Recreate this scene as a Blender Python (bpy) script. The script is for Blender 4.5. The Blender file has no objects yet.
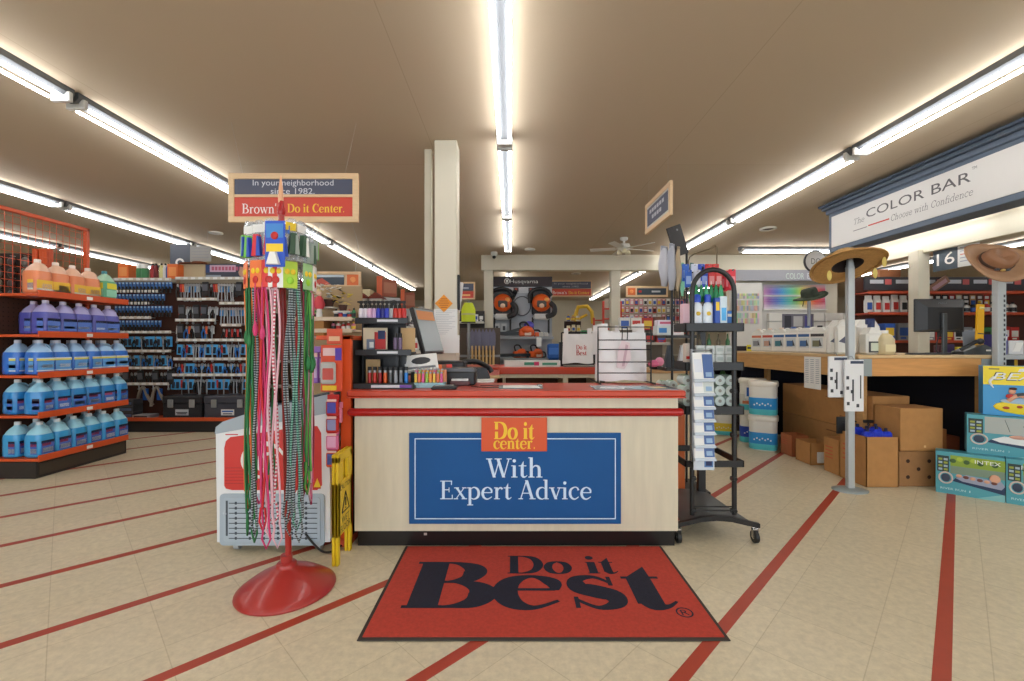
import bpy, bmesh, math, random
from mathutils import Matrix, Vector
S = bpy.context.scene
COL = S.collection
R = random.Random(7)
# ---------------------------------------------------------------- camera, world, exposure
cam_d = bpy.data.cameras.new('camera'); cam = bpy.data.objects.new('camera', cam_d); COL.objects.link(cam)
cam.location = (0, 0, 1.35); cam.rotation_euler = (math.pi/2, 0, 0)
cam_d.sensor_width = 36; cam_d.lens = 448/1024*36
cam_d.shift_x = 1/1024; cam_d.shift_y = 2.5/1024
cam_d.clip_start = .05; cam_d.clip_end = 100
S.camera = cam
w = bpy.data.worlds.new('world'); S.world = w; w.use_nodes = True
w.node_tree.nodes['Background'].inputs[0].default_value = (.82, .91, 1, 1)
w.node_tree.nodes['Background'].inputs[1].default_value = 2.6     # daylight entering by the unseen windows added behind the camera
S.view_settings.view_transform = 'Standard'; S.view_settings.look = 'None'
S.view_settings.gamma = 1; S.view_settings.use_curve_mapping = False
S.view_settings.exposure = 0.5
TUBE_POWER = 15.0
S.cycles.max_bounces = 7; S.cycles.diffuse_bounces = 5; S.cycles.glossy_bounces = 3
S.cycles.sample_clamp_indirect = 6
# ---------------------------------------------------------------- helpers
PI = math.pi
def X_(u, Y): return (u-511)/448*Y          # measuring: metres across for a column of the photo at depth Y
def Z_(v, Y): return 1.35-(v-343)/448*Y
def lin(c):
    return tuple(((x/255)/12.92 if x/255 <= .04045 else ((x/255+.055)/1.055)**2.4) for x in c[:3])
_m = {}
def CLR(c, a):
    m = bpy.data.materials.new('clear_film'); m.use_nodes = True; p = m.node_tree.nodes['Principled BSDF']
    p.inputs['Base Color'].default_value = (*lin(c), 1); p.inputs['Roughness'].default_value = .15; p.inputs['Alpha'].default_value = a; return m
def ROPE(c, c2, sc=24):
    m = bpy.data.materials.new('flecked_rope'); m.use_nodes = True; nt = m.node_tree; p = nt.nodes['Principled BSDF']; p.inputs['Roughness'].default_value = .6
    tc = nt.nodes.new('ShaderNodeTexCoord'); wv = nt.nodes.new('ShaderNodeTexWave'); wv.bands_direction = 'Z'; wv.inputs['Scale'].default_value = sc; wv.inputs['Distortion'].default_value = 2
    rp = nt.nodes.new('ShaderNodeValToRGB'); rp.color_ramp.interpolation = 'CONSTANT'; rp.color_ramp.elements[0].color = (*lin(c), 1); rp.color_ramp.elements[1].color = (*lin(c2), 1); rp.color_ramp.elements[1].position = .5
    nt.links.new(tc.outputs['Object'], wv.inputs[0]); nt.links.new(wv.outputs[1], rp.inputs[0]); nt.links.new(rp.outputs[0], p.inputs[0]); return m
def M(c, r=.5, met=0, var=0, vs=30, bump=0, bs=200, em=0, coat=0, stretch=None):
    key = (tuple(c), r, met, var, vs, bump, bs, em, coat, stretch)
    if key in _m: return _m[key]
    m = bpy.data.materials.new('surface_%d_%d_%d' % tuple(int(x) for x in c[:3])); m.use_nodes = True
    nt = m.node_tree; p = nt.nodes['Principled BSDF']; L = lin(c)
    p.inputs['Base Color'].default_value = (*L, 1); p.inputs['Roughness'].default_value = r
    p.inputs['Metallic'].default_value = met
    if coat: p.inputs['Coat Weight'].default_value = coat
    if em:
        p.inputs['Emission Color'].default_value = (*L, 1); p.inputs['Emission Strength'].default_value = em
    if var or bump:
        tc = nt.nodes.new('ShaderNodeTexCoord'); src = tc.outputs['Object']
        if stretch:
            mp = nt.nodes.new('ShaderNodeMapping'); mp.inputs['Scale'].default_value = stretch
            nt.links.new(src, mp.inputs[0]); src = mp.outputs[0]
    if var:
        n = nt.nodes.new('ShaderNodeTexNoise'); n.inputs['Scale'].default_value = vs; n.inputs['Detail'].default_value = 5
        nt.links.new(src, n.inputs['Vector'])
        mx = nt.nodes.new('ShaderNodeMix'); mx.data_type = 'RGBA'
        mx.inputs[6].default_value = (*[max(0, x*(1-var)) for x in L], 1)
        mx.inputs[7].default_value = (*[min(1, x*(1+var)) for x in L], 1)
        rp = nt.nodes.new('ShaderNodeMapRange'); rp.inputs[1].default_value = .3; rp.inputs[2].default_value = .7
        nt.links.new(n.outputs[0], rp.inputs[0]); nt.links.new(rp.outputs[0], mx.inputs[0])
        nt.links.new(mx.outputs[2], p.inputs['Base Color'])
    if bump:
        n2 = nt.nodes.new('ShaderNodeTexNoise'); n2.inputs['Scale'].default_value = bs
        nt.links.new(src, n2.inputs['Vector'])
        b = nt.nodes.new('ShaderNodeBump'); b.inputs['Strength'].default_value = bump; b.inputs['Distance'].default_value = .01
        nt.links.new(n2.outputs[0], b.inputs['Height']); nt.links.new(b.outputs[0], p.inputs['Normal'])
    _m[key] = m
    return m
def at(x=0, y=0, z=0, rz=0, rx=0, ry=0):
    return Matrix.Translation((x, y, z)) @ Matrix.Rotation(rz, 4, 'Z') @ Matrix.Rotation(rx, 4, 'X') @ Matrix.Rotation(ry, 4, 'Y')
def crom(P, n=6):
    out = []
    for i in range(len(P)-1):
        a, b, c, d = P[max(i-1, 0)], P[i], P[i+1], P[min(i+2, len(P)-1)]
        for k in range(n):
            t = k/n
            out.append(tuple(.5*(2*b[j]+(c[j]-a[j])*t+(2*a[j]-5*b[j]+4*c[j]-d[j])*t*t+(3*b[j]-a[j]-3*c[j]+d[j])*t**3) for j in range(len(b))))
    out.append(tuple(P[-1])); return out
class MB:
    def __init__(s, X=None): s.v = []; s.f = []; s.fm = []; s.fs = []; s.ms = []; s.X = X or Matrix()
    def add(s, vs, fs, m, sm=False):
        b = len(s.v); X = s.X
        s.v += [X @ Vector(p) for p in vs]
        if m not in s.ms: s.ms.append(m)
        k = s.ms.index(m)
        for f in fs: s.f.append([i+b for i in f]); s.fm.append(k); s.fs.append(sm)
        return s
    def box(s, x0, x1, y0, y1, z0, z1, m, b=0):
        if b <= 0:
            v = [(x, y, z) for x in (x0, x1) for y in (y0, y1) for z in (z0, z1)]
            return s.add(v, [(0, 1, 3, 2), (4, 6, 7, 5), (0, 4, 5, 1), (2, 3, 7, 6), (0, 2, 6, 4), (1, 5, 7, 3)], m)
        lo, hi = (x0, y0, z0), (x1, y1, z1); v = []; ix = {}
        for sx in (0, 1):
            for sy in (0, 1):
                for sz in (0, 1):
                    for a in range(3):
                        p = []
                        for q, sg in enumerate((sx, sy, sz)):
                            full = hi[q] if sg else lo[q]
                            p.append(full if q == a else full+(-b if sg else b))
                        ix[(sx, sy, sz, a)] = len(v); v.append(tuple(p))
        f = []
        for a in range(3):
            o = [q for q in range(3) if q != a]
            for sg in (0, 1):
                c = []
                for (i, j) in ((0, 0), (0, 1), (1, 1), (1, 0)):
                    t = [0, 0, 0]; t[a] = sg; t[o[0]] = i; t[o[1]] = j; c.append(ix[(*t, a)])
                f.append(c)
            for i in (0, 1):
                for j in (0, 1):
                    t0 = [0, 0, 0]; t0[o[0]] = i; t0[o[1]] = j; t1 = list(t0); t1[a] = 1
                    f.append([ix[(*t0, o[0])], ix[(*t1, o[0])], ix[(*t1, o[1])], ix[(*t0, o[1])]])
        for sx in (0, 1):
            for sy in (0, 1):
                for sz in (0, 1): f.append([ix[(sx, sy, sz, a)] for a in range(3)])
        return s.add(v, f, m)
    def cyl(s, p0, p1, r0, m, r1=None, n=12, caps=True, sm=True):
        r1 = r0 if r1 is None else r1
        p0, p1 = Vector(p0), Vector(p1); d = (p1-p0).normalized()
        u = d.orthogonal().normalized(); w_ = d.cross(u); v = []
        for p, r in ((p0, r0), (p1, r1)):
            for i in range(n):
                a = 2*PI*i/n; v.append(p+u*math.cos(a)*r+w_*math.sin(a)*r)
        s.add(v, [(i, (i+1) % n, n+(i+1) % n, n+i) for i in range(n)], m, sm)
        if caps: s.add(v, [tuple(range(n)), tuple(range(n, 2*n))], m)
        return s
    def tube(s, pts, r, m, n=6, closed=False):
        P = [Vector(p) for p in pts]; k = len(P); v = []; u = None
        for i in range(k):
            if closed: t = (P[(i+1) % k]-P[i-1]).normalized()
            else: t = (P[min(i+1, k-1)]-P[max(i-1, 0)]).normalized()
            if u is None: u = t.orthogonal().normalized()
            else:
                u = (u-t*u.dot(t))
                u = u.normalized() if u.length > 1e-6 else t.orthogonal().normalized()
            w_ = t.cross(u); rr = r[i] if isinstance(r, (list, tuple)) else r
            for j in range(n):
                a = 2*PI*j/n; v.append(P[i]+u*math.cos(a)*rr+w_*math.sin(a)*rr)
        f = []
        for i in range(k if closed else k-1):
            for j in range(n):
                i2 = (i+1) % k
                f.append((i*n+j, i*n+(j+1) % n, i2*n+(j+1) % n, i2*n+j))
        s.add(v, f, m, True)
        if not closed: s.add(v, [tuple(range(n)), tuple(range((k-1)*n, k*n))], m)
        return s
    def lathe(s, prof, m, n=20, c=(0, 0, 0), sm=True, sq=None, sx=1, sy=1):
        """prof: (radius, height); sq: superellipse exponent for squared sections"""
        v = []; f = []
        for (r, z) in prof:
            for i in range(n):
                a = 2*PI*(i+.5)/n; ca, sa = math.cos(a), math.sin(a)
                k = r if not sq else r/((abs(ca)**sq+abs(sa)**sq)**(1/sq))
                v.append((c[0]+ca*k*sx, c[1]+sa*k*sy, c[2]+z))
        for i in range(len(prof)-1):
            for j in range(n): f.append((i*n+j, i*n+(j+1) % n, (i+1)*n+(j+1) % n, (i+1)*n+j))
        s.add(v, f, m, sm); cp = []
        if prof[0][0] > 1e-4: cp.append(tuple(range(n)))
        if prof[-1][0] > 1e-4: cp.append(tuple(range((len(prof)-1)*n, len(prof)*n)))
        if cp: s.add(v, cp, m)
        return s
    def prism(s, pts, y0, y1, m, sm=False):
        """outline in x-z, thickness along y"""
        n = len(pts); v = [(x, y0, z) for x, z in pts]+[(x, y1, z) for x, z in pts]
        s.add(v, [tuple(range(n)), tuple(range(2*n-1, n-1, -1))], m)
        return s.add(v, [(i, (i+1) % n, n+(i+1) % n, n+i) for i in range(n)], m, sm)
    def ball(s, c, r, m, n=12, k=8):
        r = (r, r, r) if not isinstance(r, tuple) else r; v = []; f = []
        for i in range(k+1):
            t = PI*i/k
            for j in range(n):
                a = 2*PI*j/n; v.append((c[0]+r[0]*math.sin(t)*math.cos(a), c[1]+r[1]*math.sin(t)*math.sin(a), c[2]+r[2]*math.cos(t)))
        for i in range(k):
            for j in range(n): f.append((i*n+j, i*n+(j+1) % n, (i+1)*n+(j+1) % n, (i+1)*n+j))
        return s.add(v, f, m, True)
    def sheet(s, rows, m, sm=True):
        n = len(rows[0]); v = [p for r in rows for p in r]
        return s.add(v, [(i*n+j, i*n+j+1, (i+1)*n+j+1, (i+1)*n+j) for i in range(len(rows)-1) for j in range(n-1)], m, sm)
    def rect(s, x0, x1, z0, z1, m, y=0, t=.0015):
        """thin plate facing -y"""
        return s.box(x0, x1, y-t, y, z0, z1, m)
    def text(s, st, x0, x1, z, h, m, y=-.002, font='sans', bold=1, shear=0):
        polys, wd, cap = glyphs(st, font, bold, shear)
        kx = (x1-x0)/wd; kz = h/cap
        for i, (vs, fs) in enumerate(polys): s.add([(x0+a*kx, y-2.5e-5*i, z+b*kz) for a, b in vs], fs, m)
        return s
def build(mb, name):
    me = bpy.data.meshes.new(name)
    me.from_pydata([tuple(v) for v in mb.v], [], mb.f)
    for m in mb.ms: me.materials.append(m)
    me.polygons.foreach_set('material_index', mb.fm); me.polygons.foreach_set('use_smooth', mb.fs)
    bm = bmesh.new(); bm.from_mesh(me); bmesh.ops.recalc_face_normals(bm, faces=bm.faces); bm.to_mesh(me); bm.free()
    me.update(); return me
def tag(o, label=None, cat=None, group=None, kind=None):
    if label: o['label'] = label
    if cat: o['category'] = cat
    if group: o['group'] = group
    if kind: o['kind'] = kind
    return o
def fin(mb, name, parent=None, label=None, cat=None, group=None, kind=None, loc=None, rz=0):
    o = bpy.data.objects.new(name, build(mb, name) if isinstance(mb, MB) else mb); COL.objects.link(o)
    if parent: o.parent = parent
    if loc is not None: o.location = loc
    o.rotation_euler = (0, 0, rz)
    return tag(o, label, cat, group, kind)
def thing(name, label, cat, loc=(0, 0, 0), rz=0, group=None):
    o = bpy.data.objects.new(name, None); COL.objects.link(o); o.location = loc; o.rotation_euler = (0, 0, rz)
    o.empty_display_size = .05
    return tag(o, label, cat, group)
def dup(root, loc, rz=None, label=None, group=None, scale=None):
    c = root.copy(); COL.objects.link(c); c.location = loc
    if rz is not None: c.rotation_euler = (c.rotation_euler[0], c.rotation_euler[1], rz)
    if label: c['label'] = label
    if group: c['group'] = group
    if scale: c.scale = scale
    for ch in list(root.children):
        d = ch.copy(); COL.objects.link(d); d.parent = c
        for g in list(ch.children):
            e = g.copy(); COL.objects.link(e); e.parent = d
    return c
ORD = ('first second third fourth fifth sixth seventh eighth ninth tenth eleventh twelfth thirteenth fourteenth fifteenth sixteenth '
       'seventeenth eighteenth nineteenth twentieth').split()+['twenty-%s' % x for x in 'first second third fourth fifth sixth seventh eighth ninth'.split()]+['thirtieth']
# ---------------------------------------------------------------- lettering
_sans = {}
def sans(st):
    if st in _sans: return _sans[st]
    cu = bpy.data.curves.new('lettering', 'FONT'); cu.body = st; cu.resolution_u = 3
    o = bpy.data.objects.new('lettering', cu); COL.objects.link(o)
    dg = bpy.context.evaluated_depsgraph_get(); me = bpy.data.meshes.new_from_object(o.evaluated_get(dg))
    vs = [(v.co.x, v.co.y) for v in me.vertices]; fs = [tuple(p.vertices) for p in me.polygons]
    bpy.data.objects.remove(o); bpy.data.curves.remove(cu); bpy.data.meshes.remove(me)
    mn = min(v[0] for v in vs); vs = [(a-mn, b) for a, b in vs]
    _sans[st] = ([(vs, fs)], max(v[0] for v in vs), .70)
    return _sans[st]
def gl(ch, B):
    """serif letters from weighted strokes; returns polygons and advance"""
    P = []; s = .1*B; h = .034
    def q(*p): P.append((list(p), [tuple(range(len(p)))]))
    def st(x, y0, y1, w=s): q((x-w/2, y0), (x+w/2, y0), (x+w/2, y1), (x-w/2, y1))
    def sf(x0, x1, y): q((x0, y), (x1, y), (x1, y+h), (x0, y+h))
    def dg(x0, y0, x1, y1, w=s): q((x0-w/2, y0), (x0+w/2, y0), (x1+w/2, y1), (x1-w/2, y1))
    def cv(pts, closed=False):
        c = crom([(a, b, (w*B if w > .05 else w)) for a, b, w in pts], 6); v = []; f = []
        for i, (x, y, w) in enumerate(c):
            a, b = c[max(i-1, 0)], c[min(i+1, len(c)-1)]
            if closed and i in (0, len(c)-1): a, b = c[-2], c[1]
            dx, dy = b[0]-a[0], b[1]-a[1]; l = math.hypot(dx, dy) or 1
            v += [(x-dy/l*w/2, y+dx/l*w/2), (x+dy/l*w/2, y-dx/l*w/2)]
        for i in range(len(c)-1): f.append((2*i, 2*i+1, 2*i+3, 2*i+2))
        P.append((v, f))
    def dot(x, y, r): q(*[(x+r*math.cos(2*PI*i/10), y+r*math.sin(2*PI*i/10)) for i in range(10)])
    adv = .5
    if ch == 'D': st(.15, 0, .66); sf(.03, .27, 0); sf(.03, .2, .63); cv([(.15, .645, .03), (.33, .64, .045), (.52, .55, .09), (.6, .33, .115), (.52, .11, .09), (.33, .02, .045), (.15, .015, .03)]); adv = .7
    elif ch == 'B':
        st(.15, 0, .66, s*1.15); sf(.02, .27, 0); sf(.02, .2, .63)
        cv([(.15, .645, .03), (.3, .64, .04), (.42, .57, .08), (.45, .49, .1), (.4, .39, .07), (.28, .345, .035), (.15, .34, .03)])
        cv([(.15, .345, .03), (.33, .34, .035), (.47, .28, .08), (.52, .18, .115), (.46, .07, .08), (.32, .02, .04), (.15, .015, .03)]); adv = .6
    elif ch == 'W':
        dg(.07, .66, .25, 0); dg(.25, 0, .43, .66, .04); dg(.37, .66, .57, 0); dg(.57, 0, .75, .66, .04)
        sf(-.03, .18, .63); sf(.26, .5, .63); sf(.67, .84, .63); adv = .8
    elif ch == 'E':
        st(.15, 0, .66); sf(.03, .47, .63); sf(.03, .5, 0); sf(.15, .36, .32); st(.45, .51, .66, .035); st(.48, 0, .16, .035); st(.36, .25, .42, .03); adv = .55
    elif ch == 'A': dg(.08, 0, .3, .68, .04); dg(.52, 0, .3, .68, s*1.1); sf(.16, .45, .2); sf(0, .17, 0); sf(.41, .64, 0); adv = .63
    elif ch == 'C':
        cv([(.57, .45, .03), (.52, .58, .05), (.37, .65, .045), (.19, .57, .09), (.11, .33, .115), (.19, .1, .09), (.37, .01, .045), (.5, .06, .04), (.58, .18, .03)]); st(.57, .44, .66, .03); adv = .63
    elif ch == 'T': st(.28, 0, .66); sf(.03, .53, .63); sf(.17, .39, 0); st(.04, .5, .66, .03); st(.52, .5, .66, .03); adv = .56
    elif ch == 'o': cv([(.25, .43, .035), (.12, .36, .08), (.07, .215, .1), (.12, .07, .08), (.25, 0, .035), (.38, .07, .08), (.43, .215, .1), (.38, .36, .08), (.25, .43, .035)], True); adv = .5
    elif ch == 'e':
        sf(.08, .4, .22); cv([(.4, .225, .05), (.385, .34, .07), (.25, .425, .04), (.11, .35, .08), (.065, .2, .1), (.12, .06, .08), (.25, .005, .05), (.41, .09, .03)]); adv = .46
    elif ch == 'i': st(.13, 0, .42); sf(.03, .24, 0); sf(.03, .13, .39); dot(.13, .58, .06*min(B, 1.3)); adv = .26
    elif ch == 't': st(.14, .05, .42); q((.14-s/2, .41), (.14+s/2, .41), (.14+s*.45, .58)); sf(.02, .28, .39); cv([(.14, .12, s/B), (.165, .035, .08), (.24, .02, .045), (.31, .08, .02)]); adv = .32
    elif ch == 's':
        cv([(.32, .33, .03), (.22, .415, .045), (.1, .38, .06), (.1, .27, .085), (.2, .215, .1), (.31, .15, .09), (.31, .05, .065), (.19, .005, .045), (.07, .1, .03)]); st(.32, .29, .42, .03); st(.065, 0, .14, .03); adv = .39
    elif ch == 'r': st(.13, 0, .42); sf(.03, .25, 0); sf(.03, .13, .39); cv([(.14, .25, .04), (.2, .37, .045), (.28, .41, .06), (.34, .36, .075)]); adv = .37
    elif ch in 'nh':
        st(.13, 0, .42 if ch == 'n' else .7); st(.4, 0, .28); sf(.03, .24, 0); sf(.3, .51, 0); sf(.03, .13, .39 if ch == 'n' else .67)
        cv([(.14, .28, .03), (.22, .39, .045), (.31, .41, .06), (.385, .35, .09), (.4, .24, .1)]); adv = .53
    elif ch == 'c': cv([(.38, .32, .07), (.33, .41, .05), (.23, .43, .04), (.1, .35, .08), (.065, .2, .1), (.12, .06, .08), (.25, .005, .05), (.39, .09, .03)]); adv = .43
    elif ch == 'x': dg(.39, 0, .09, .42); dg(.06, 0, .38, .42, .04); sf(.0, .18, .39); sf(.3, .46, .39); sf(-.02, .15, 0); sf(.28, .48, 0); adv = .46
    elif ch == 'p': st(.13, -.22, .42); sf(.03, .25, -.22); sf(.03, .13, .39); cv([(.14, .34, .03), (.27, .425, .04), (.41, .36, .08), (.46, .215, .1), (.41, .07, .08), (.27, .005, .04), (.14, .07, .03)]); adv = .54
    elif ch == 'd': st(.4, 0, .7); sf(.3, .4, .67); sf(.4, .5, 0); cv([(.39, .36, .03), (.26, .425, .04), (.12, .36, .08), (.07, .215, .1), (.12, .07, .08), (.26, .005, .04), (.39, .07, .03)]); adv = .53
    elif ch == 'f': st(.14, 0, .55); sf(.04, .26, 0); sf(.03, .28, .39); cv([(.14, .5, .1), (.17, .63, .07), (.25, .68, .05), (.32, .63, .06)]); adv = .3
    elif ch == 'v': dg(.24, 0, .08, .42); dg(.23, 0, .38, .42, .04); sf(-.02, .18, .39); sf(.29, .46, .39); adv = .44
    elif ch == 'w': dg(.22, 0, .08, .42); dg(.21, 0, .36, .42, .04); dg(.48, 0, .33, .42); dg(.47, 0, .6, .42, .04); sf(-.02, .18, .39); sf(.24, .42, .39); sf(.52, .68, .39); adv = .67
    elif ch == "'": dg(.08, .5, .1, .68, .07); adv = .18
    elif ch == '.': dot(.09, .05, .055); adv = .2
    elif ch == ' ': adv = .25
    return P, adv
def glyphs(st, font, bold, shear):
    if font == 'sans':
        p, w_, c = sans(st)
        if shear: p = [([(a+b*shear, b) for a, b in vs], fs) for vs, fs in p]
        return p, w_, c
    out = []; x = 0
    for ch in st:
        P, adv = gl(ch, bold)
        out += [([(a+x+b*shear, b) for a, b in vs], fs) for vs, fs in P]; x += adv
    return out, x, .66
# ---------------------------------------------------------------- shared surfaces
WHITE = M((232, 230, 224), .5); PAPER = M((232, 232, 228), .8); BLACK = M((22, 21, 21), .45); SATIN = M((30, 29, 28), .35)
CHROME = M((190, 190, 188), .25, 1); STEEL = M((150, 152, 152), .4, .7); GREY = M((120, 124, 130), .5); DGREY = M((60, 62, 66), .5)
ORANGE = M((214, 84, 30), .45); RED = M((190, 34, 28), .4); CARD = M((178, 128, 74), .85, var=.06, vs=14)
WOODF = M((222, 190, 148), .55, var=.05, vs=12, stretch=(1, 1, 8)); BLUE = M((28, 92, 178), .45); LBLUE = M((84, 176, 236), .45)
YELLOW = M((238, 200, 40), .5); GREEN = M((40, 130, 70), .5); CREAM = M((226, 220, 200), .75); RAIL = M((214, 208, 192), .5)
NAVY = M((34, 46, 92), .5); PURPLE = M((110, 70, 160), .5); PINK = M((226, 110, 150), .5); BROWNP = M((70, 38, 26), .7)
SLATE = M((86, 90, 108), .55); SIGNRED = M((206, 70, 52), .5); TEAL = M((80, 190, 200), .5); LIME = M((150, 205, 50), .5)
def strip_box(mb, x0, x1, y0, y1, z0, z1, bands):
    """a carton whose front (-y) carries printed bands: (u0,u1,w0,w1,material) in fractions"""
    for u0, u1, w0, w1, m in bands:
        mb.rect(x0+(x1-x0)*u0, x0+(x1-x0)*u1, z0+(z1-z0)*w0, z0+(z1-z0)*w1, m, y=y0)
# ---------------------------------------------------------------- setting
def floor_mat():
    m = bpy.data.materials.new('cream_vinyl_tile'); m.use_nodes = True; nt = m.node_tree; p = nt.nodes['Principled BSDF']
    tc = nt.nodes.new('ShaderNodeTexCoord'); mp = nt.nodes.new('ShaderNodeMapping'); mp.inputs['Rotation'].default_value = (0, 0, -PI/4)
    mp.inputs['Location'].default_value = (.05, .10, 0)
    nt.links.new(tc.outputs['Object'], mp.inputs[0])
    br = nt.nodes.new('ShaderNodeTexBrick'); br.offset = 0; br.inputs['Scale'].default_value = 1
    br.inputs['Brick Width'].default_value = .371; br.inputs['Row Height'].default_value = .371; br.inputs['Mortar Size'].default_value = .0022
    br.inputs['Color1'].default_value = (*lin((215, 203, 174)), 1); br.inputs['Color2'].default_value = (*lin((210, 198, 169)), 1); br.inputs['Mortar'].default_value = (*lin((193, 180, 150)), 1)
    nt.links.new(mp.outputs[0], br.inputs[0])
    n = nt.nodes.new('ShaderNodeTexNoise'); n.inputs['Scale'].default_value = 26; n.inputs['Detail'].default_value = 8; n.inputs['Roughness'].default_value = .7
    nt.links.new(tc.outputs['Object'], n.inputs['Vector'])
    mr = nt.nodes.new('ShaderNodeMapRange'); mr.inputs[1].default_value = .35; mr.inputs[2].default_value = .65; mr.inputs[3].default_value = .86; mr.inputs[4].default_value = 1.06
    nt.links.new(n.outputs[0], mr.inputs[0])
    mx = nt.nodes.new('ShaderNodeMix'); mx.data_type = 'RGBA'; mx.blend_type = 'MULTIPLY'; mx.inputs[0].default_value = 1
    nt.links.new(br.outputs[0], mx.inputs[6]); nt.links.new(mr.outputs[0], mx.inputs[7]); nt.links.new(mx.outputs[2], p.inputs['Base Color'])
    p.inputs['Roughness'].default_value = .38; p.inputs['Specular IOR Level'].default_value = .35
    return m
def ceil_mat():
    m = bpy.data.materials.new('painted_drywall_ceiling'); m.use_nodes = True; nt = m.node_tree; p = nt.nodes['Principled BSDF']
    tc = nt.nodes.new('ShaderNodeTexCoord'); br = nt.nodes.new('ShaderNodeTexBrick'); br.offset = .5
    mp = nt.nodes.new('ShaderNodeMapping'); mp.inputs['Rotation'].default_value = (0, 0, PI/2); mp.inputs['Location'].default_value = (0, .78, 0); nt.links.new(tc.outputs['Object'], mp.inputs[0])
    br.inputs['Scale'].default_value = 1; br.inputs['Brick Width'].default_value = 4.9; br.inputs['Row Height'].default_value = 2.44; br.inputs['Mortar Size'].default_value = .006; br.inputs['Mortar Smooth'].default_value = 1
    br.inputs['Color1'].default_value = (*lin((192, 176, 152)), 1); br.inputs['Color2'].default_value = (*lin((190, 174, 150)), 1); br.inputs['Mortar'].default_value = (*lin((174, 158, 134)), 1)
    nt.links.new(mp.outputs[0], br.inputs[0]); nt.links.new(br.outputs[0], p.inputs['Base Color']); p.inputs['Roughness'].default_value = .9
    return m
CH = 3.3
PAINT = M((214, 207, 187), .75, var=.015, vs=3)
fin(MB().box(-14, 14, -3.6, 20.6, -.1, 0, floor_mat()), 'floor', kind='structure')
fin(MB().box(-14, 14, -3.6, 20.6, CH, CH+.1, ceil_mat()), 'ceiling', kind='structure')
fin(MB().box(-14, 14, 20.5, 20.6, 0, CH, PAINT), 'wall_back', kind='structure')
mb = MB().box(-14, 14, -3.6, -3.5, 0, .35, PAINT).box(-14, 14, -3.6, -3.5, 2.75, CH, PAINT).box(-14, -9.1, -3.6, -3.5, .35, 2.75, PAINT).box(9.1, 14, -3.6, -3.5, .35, 2.75, PAINT)
fin(mb, 'wall_front', kind='structure')
mb = MB()
for i in range(9): mb.box(-9.1+i*2.26, -9.0+i*2.26, -3.58, -3.5, .35, 2.75, M((120, 110, 96), .5))
fin(mb.box(-9.1, 9.1, -3.58, -3.5, .35, .42, M((120, 110, 96), .5)).box(-9.1, 9.1, -3.58, -3.5, 2.68, 2.75, M((120, 110, 96), .5)), 'window_added_1', kind='structure')  # unseen shop windows, added to give the counter front daylight
_l = bpy.data.lights.new('window_portal', 'AREA'); _l.shape = 'RECTANGLE'; _l.size = 18.2; _l.size_y = 2.4; _l.cycles.is_portal = True
_o = bpy.data.objects.new('window_portal', _l); COL.objects.link(_o); _o.location = (0, -3.55, 1.55); _o.rotation_euler = (PI/2, 0, PI)
fin(MB().box(-14, -13.9, -3.5, 20.5, 0, CH, PAINT), 'wall_left', kind='structure')
fin(MB().box(13.9, 14, -3.5, 20.5, 0, CH, PAINT), 'wall_right', kind='structure')
fin(MB().box(-.66, 7.4, 9.9, 10.14, 2.96, CH, PAINT, .006), 'beam_back', kind='structure')
fin(MB().box(7.1, 7.4, -.5, 9.9, 2.9, CH, PAINT, .006), 'beam_side', kind='structure')
fin(MB().box(4.95, 7.4, 10.16, 10.3, 0, CH, PAINT), 'wall_paint', kind='structure')
for i, (x, y, s_, z1) in enumerate([(-.5, 10.02, .1, 2.96), (2.32, 10.02, .1, 2.96), (7.12, 7.82, .1, 2.96)]):
    fin(MB().box(x-s_, x+s_, y-s_, y+s_, 0, z1, PAINT, .006), 'column', kind='structure')
fin(MB().box(-.735, -.52, 4.3, 4.52, 0, CH, PAINT, .006), 'pillar', kind='structure')
fin(MB().box(-.87, -.8, 4.5, 4.57, 0, CH, PAINT, .004), 'pipe_chase_column', kind='structure')
TAPE = M((168, 62, 38), .45, var=.06, vs=9)
k = 0
for n in range(-3, 15):
    c = -.07-1.05*n                                  # x - Y = c on the floor: the red stripes run at 45 degrees
    lo = max(-3.4, -13.8-c); hi = min(19.5, 13.8-c)
    if hi-lo < 1: continue
    k += 1; t = .029
    a, b = Vector((c+lo, lo, 0)), Vector((c+hi, hi, 0)); d = Vector((.7071, -.7071, 0))*t
    z = Vector((0, 0, .0012))
    v = [a-d, a+d, b+d, b-d]; v = v+[p+z for p in v]
    fin(MB().add(v, [(0, 1, 2, 3), (4, 5, 6, 7), (0, 1, 5, 4), (1, 2, 6, 5), (2, 3, 7, 6), (3, 0, 4, 7)], TAPE), 'trim_%d' % k, kind='structure')
# grey soffit and trim over the paint wall
fin(MB().box(4.95, 7.1, 9.86, 9.9, 2.72, 2.96, M((150, 150, 156), .6)).text('COLOR', 6.05, 6.45, 2.76, .13, M((190, 205, 196), .5), y=9.857).text('BAR', 6.52, 6.8, 2.76, .13, M((200, 200, 204), .5), y=9.857), 'trim_19', kind='structure')
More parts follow.
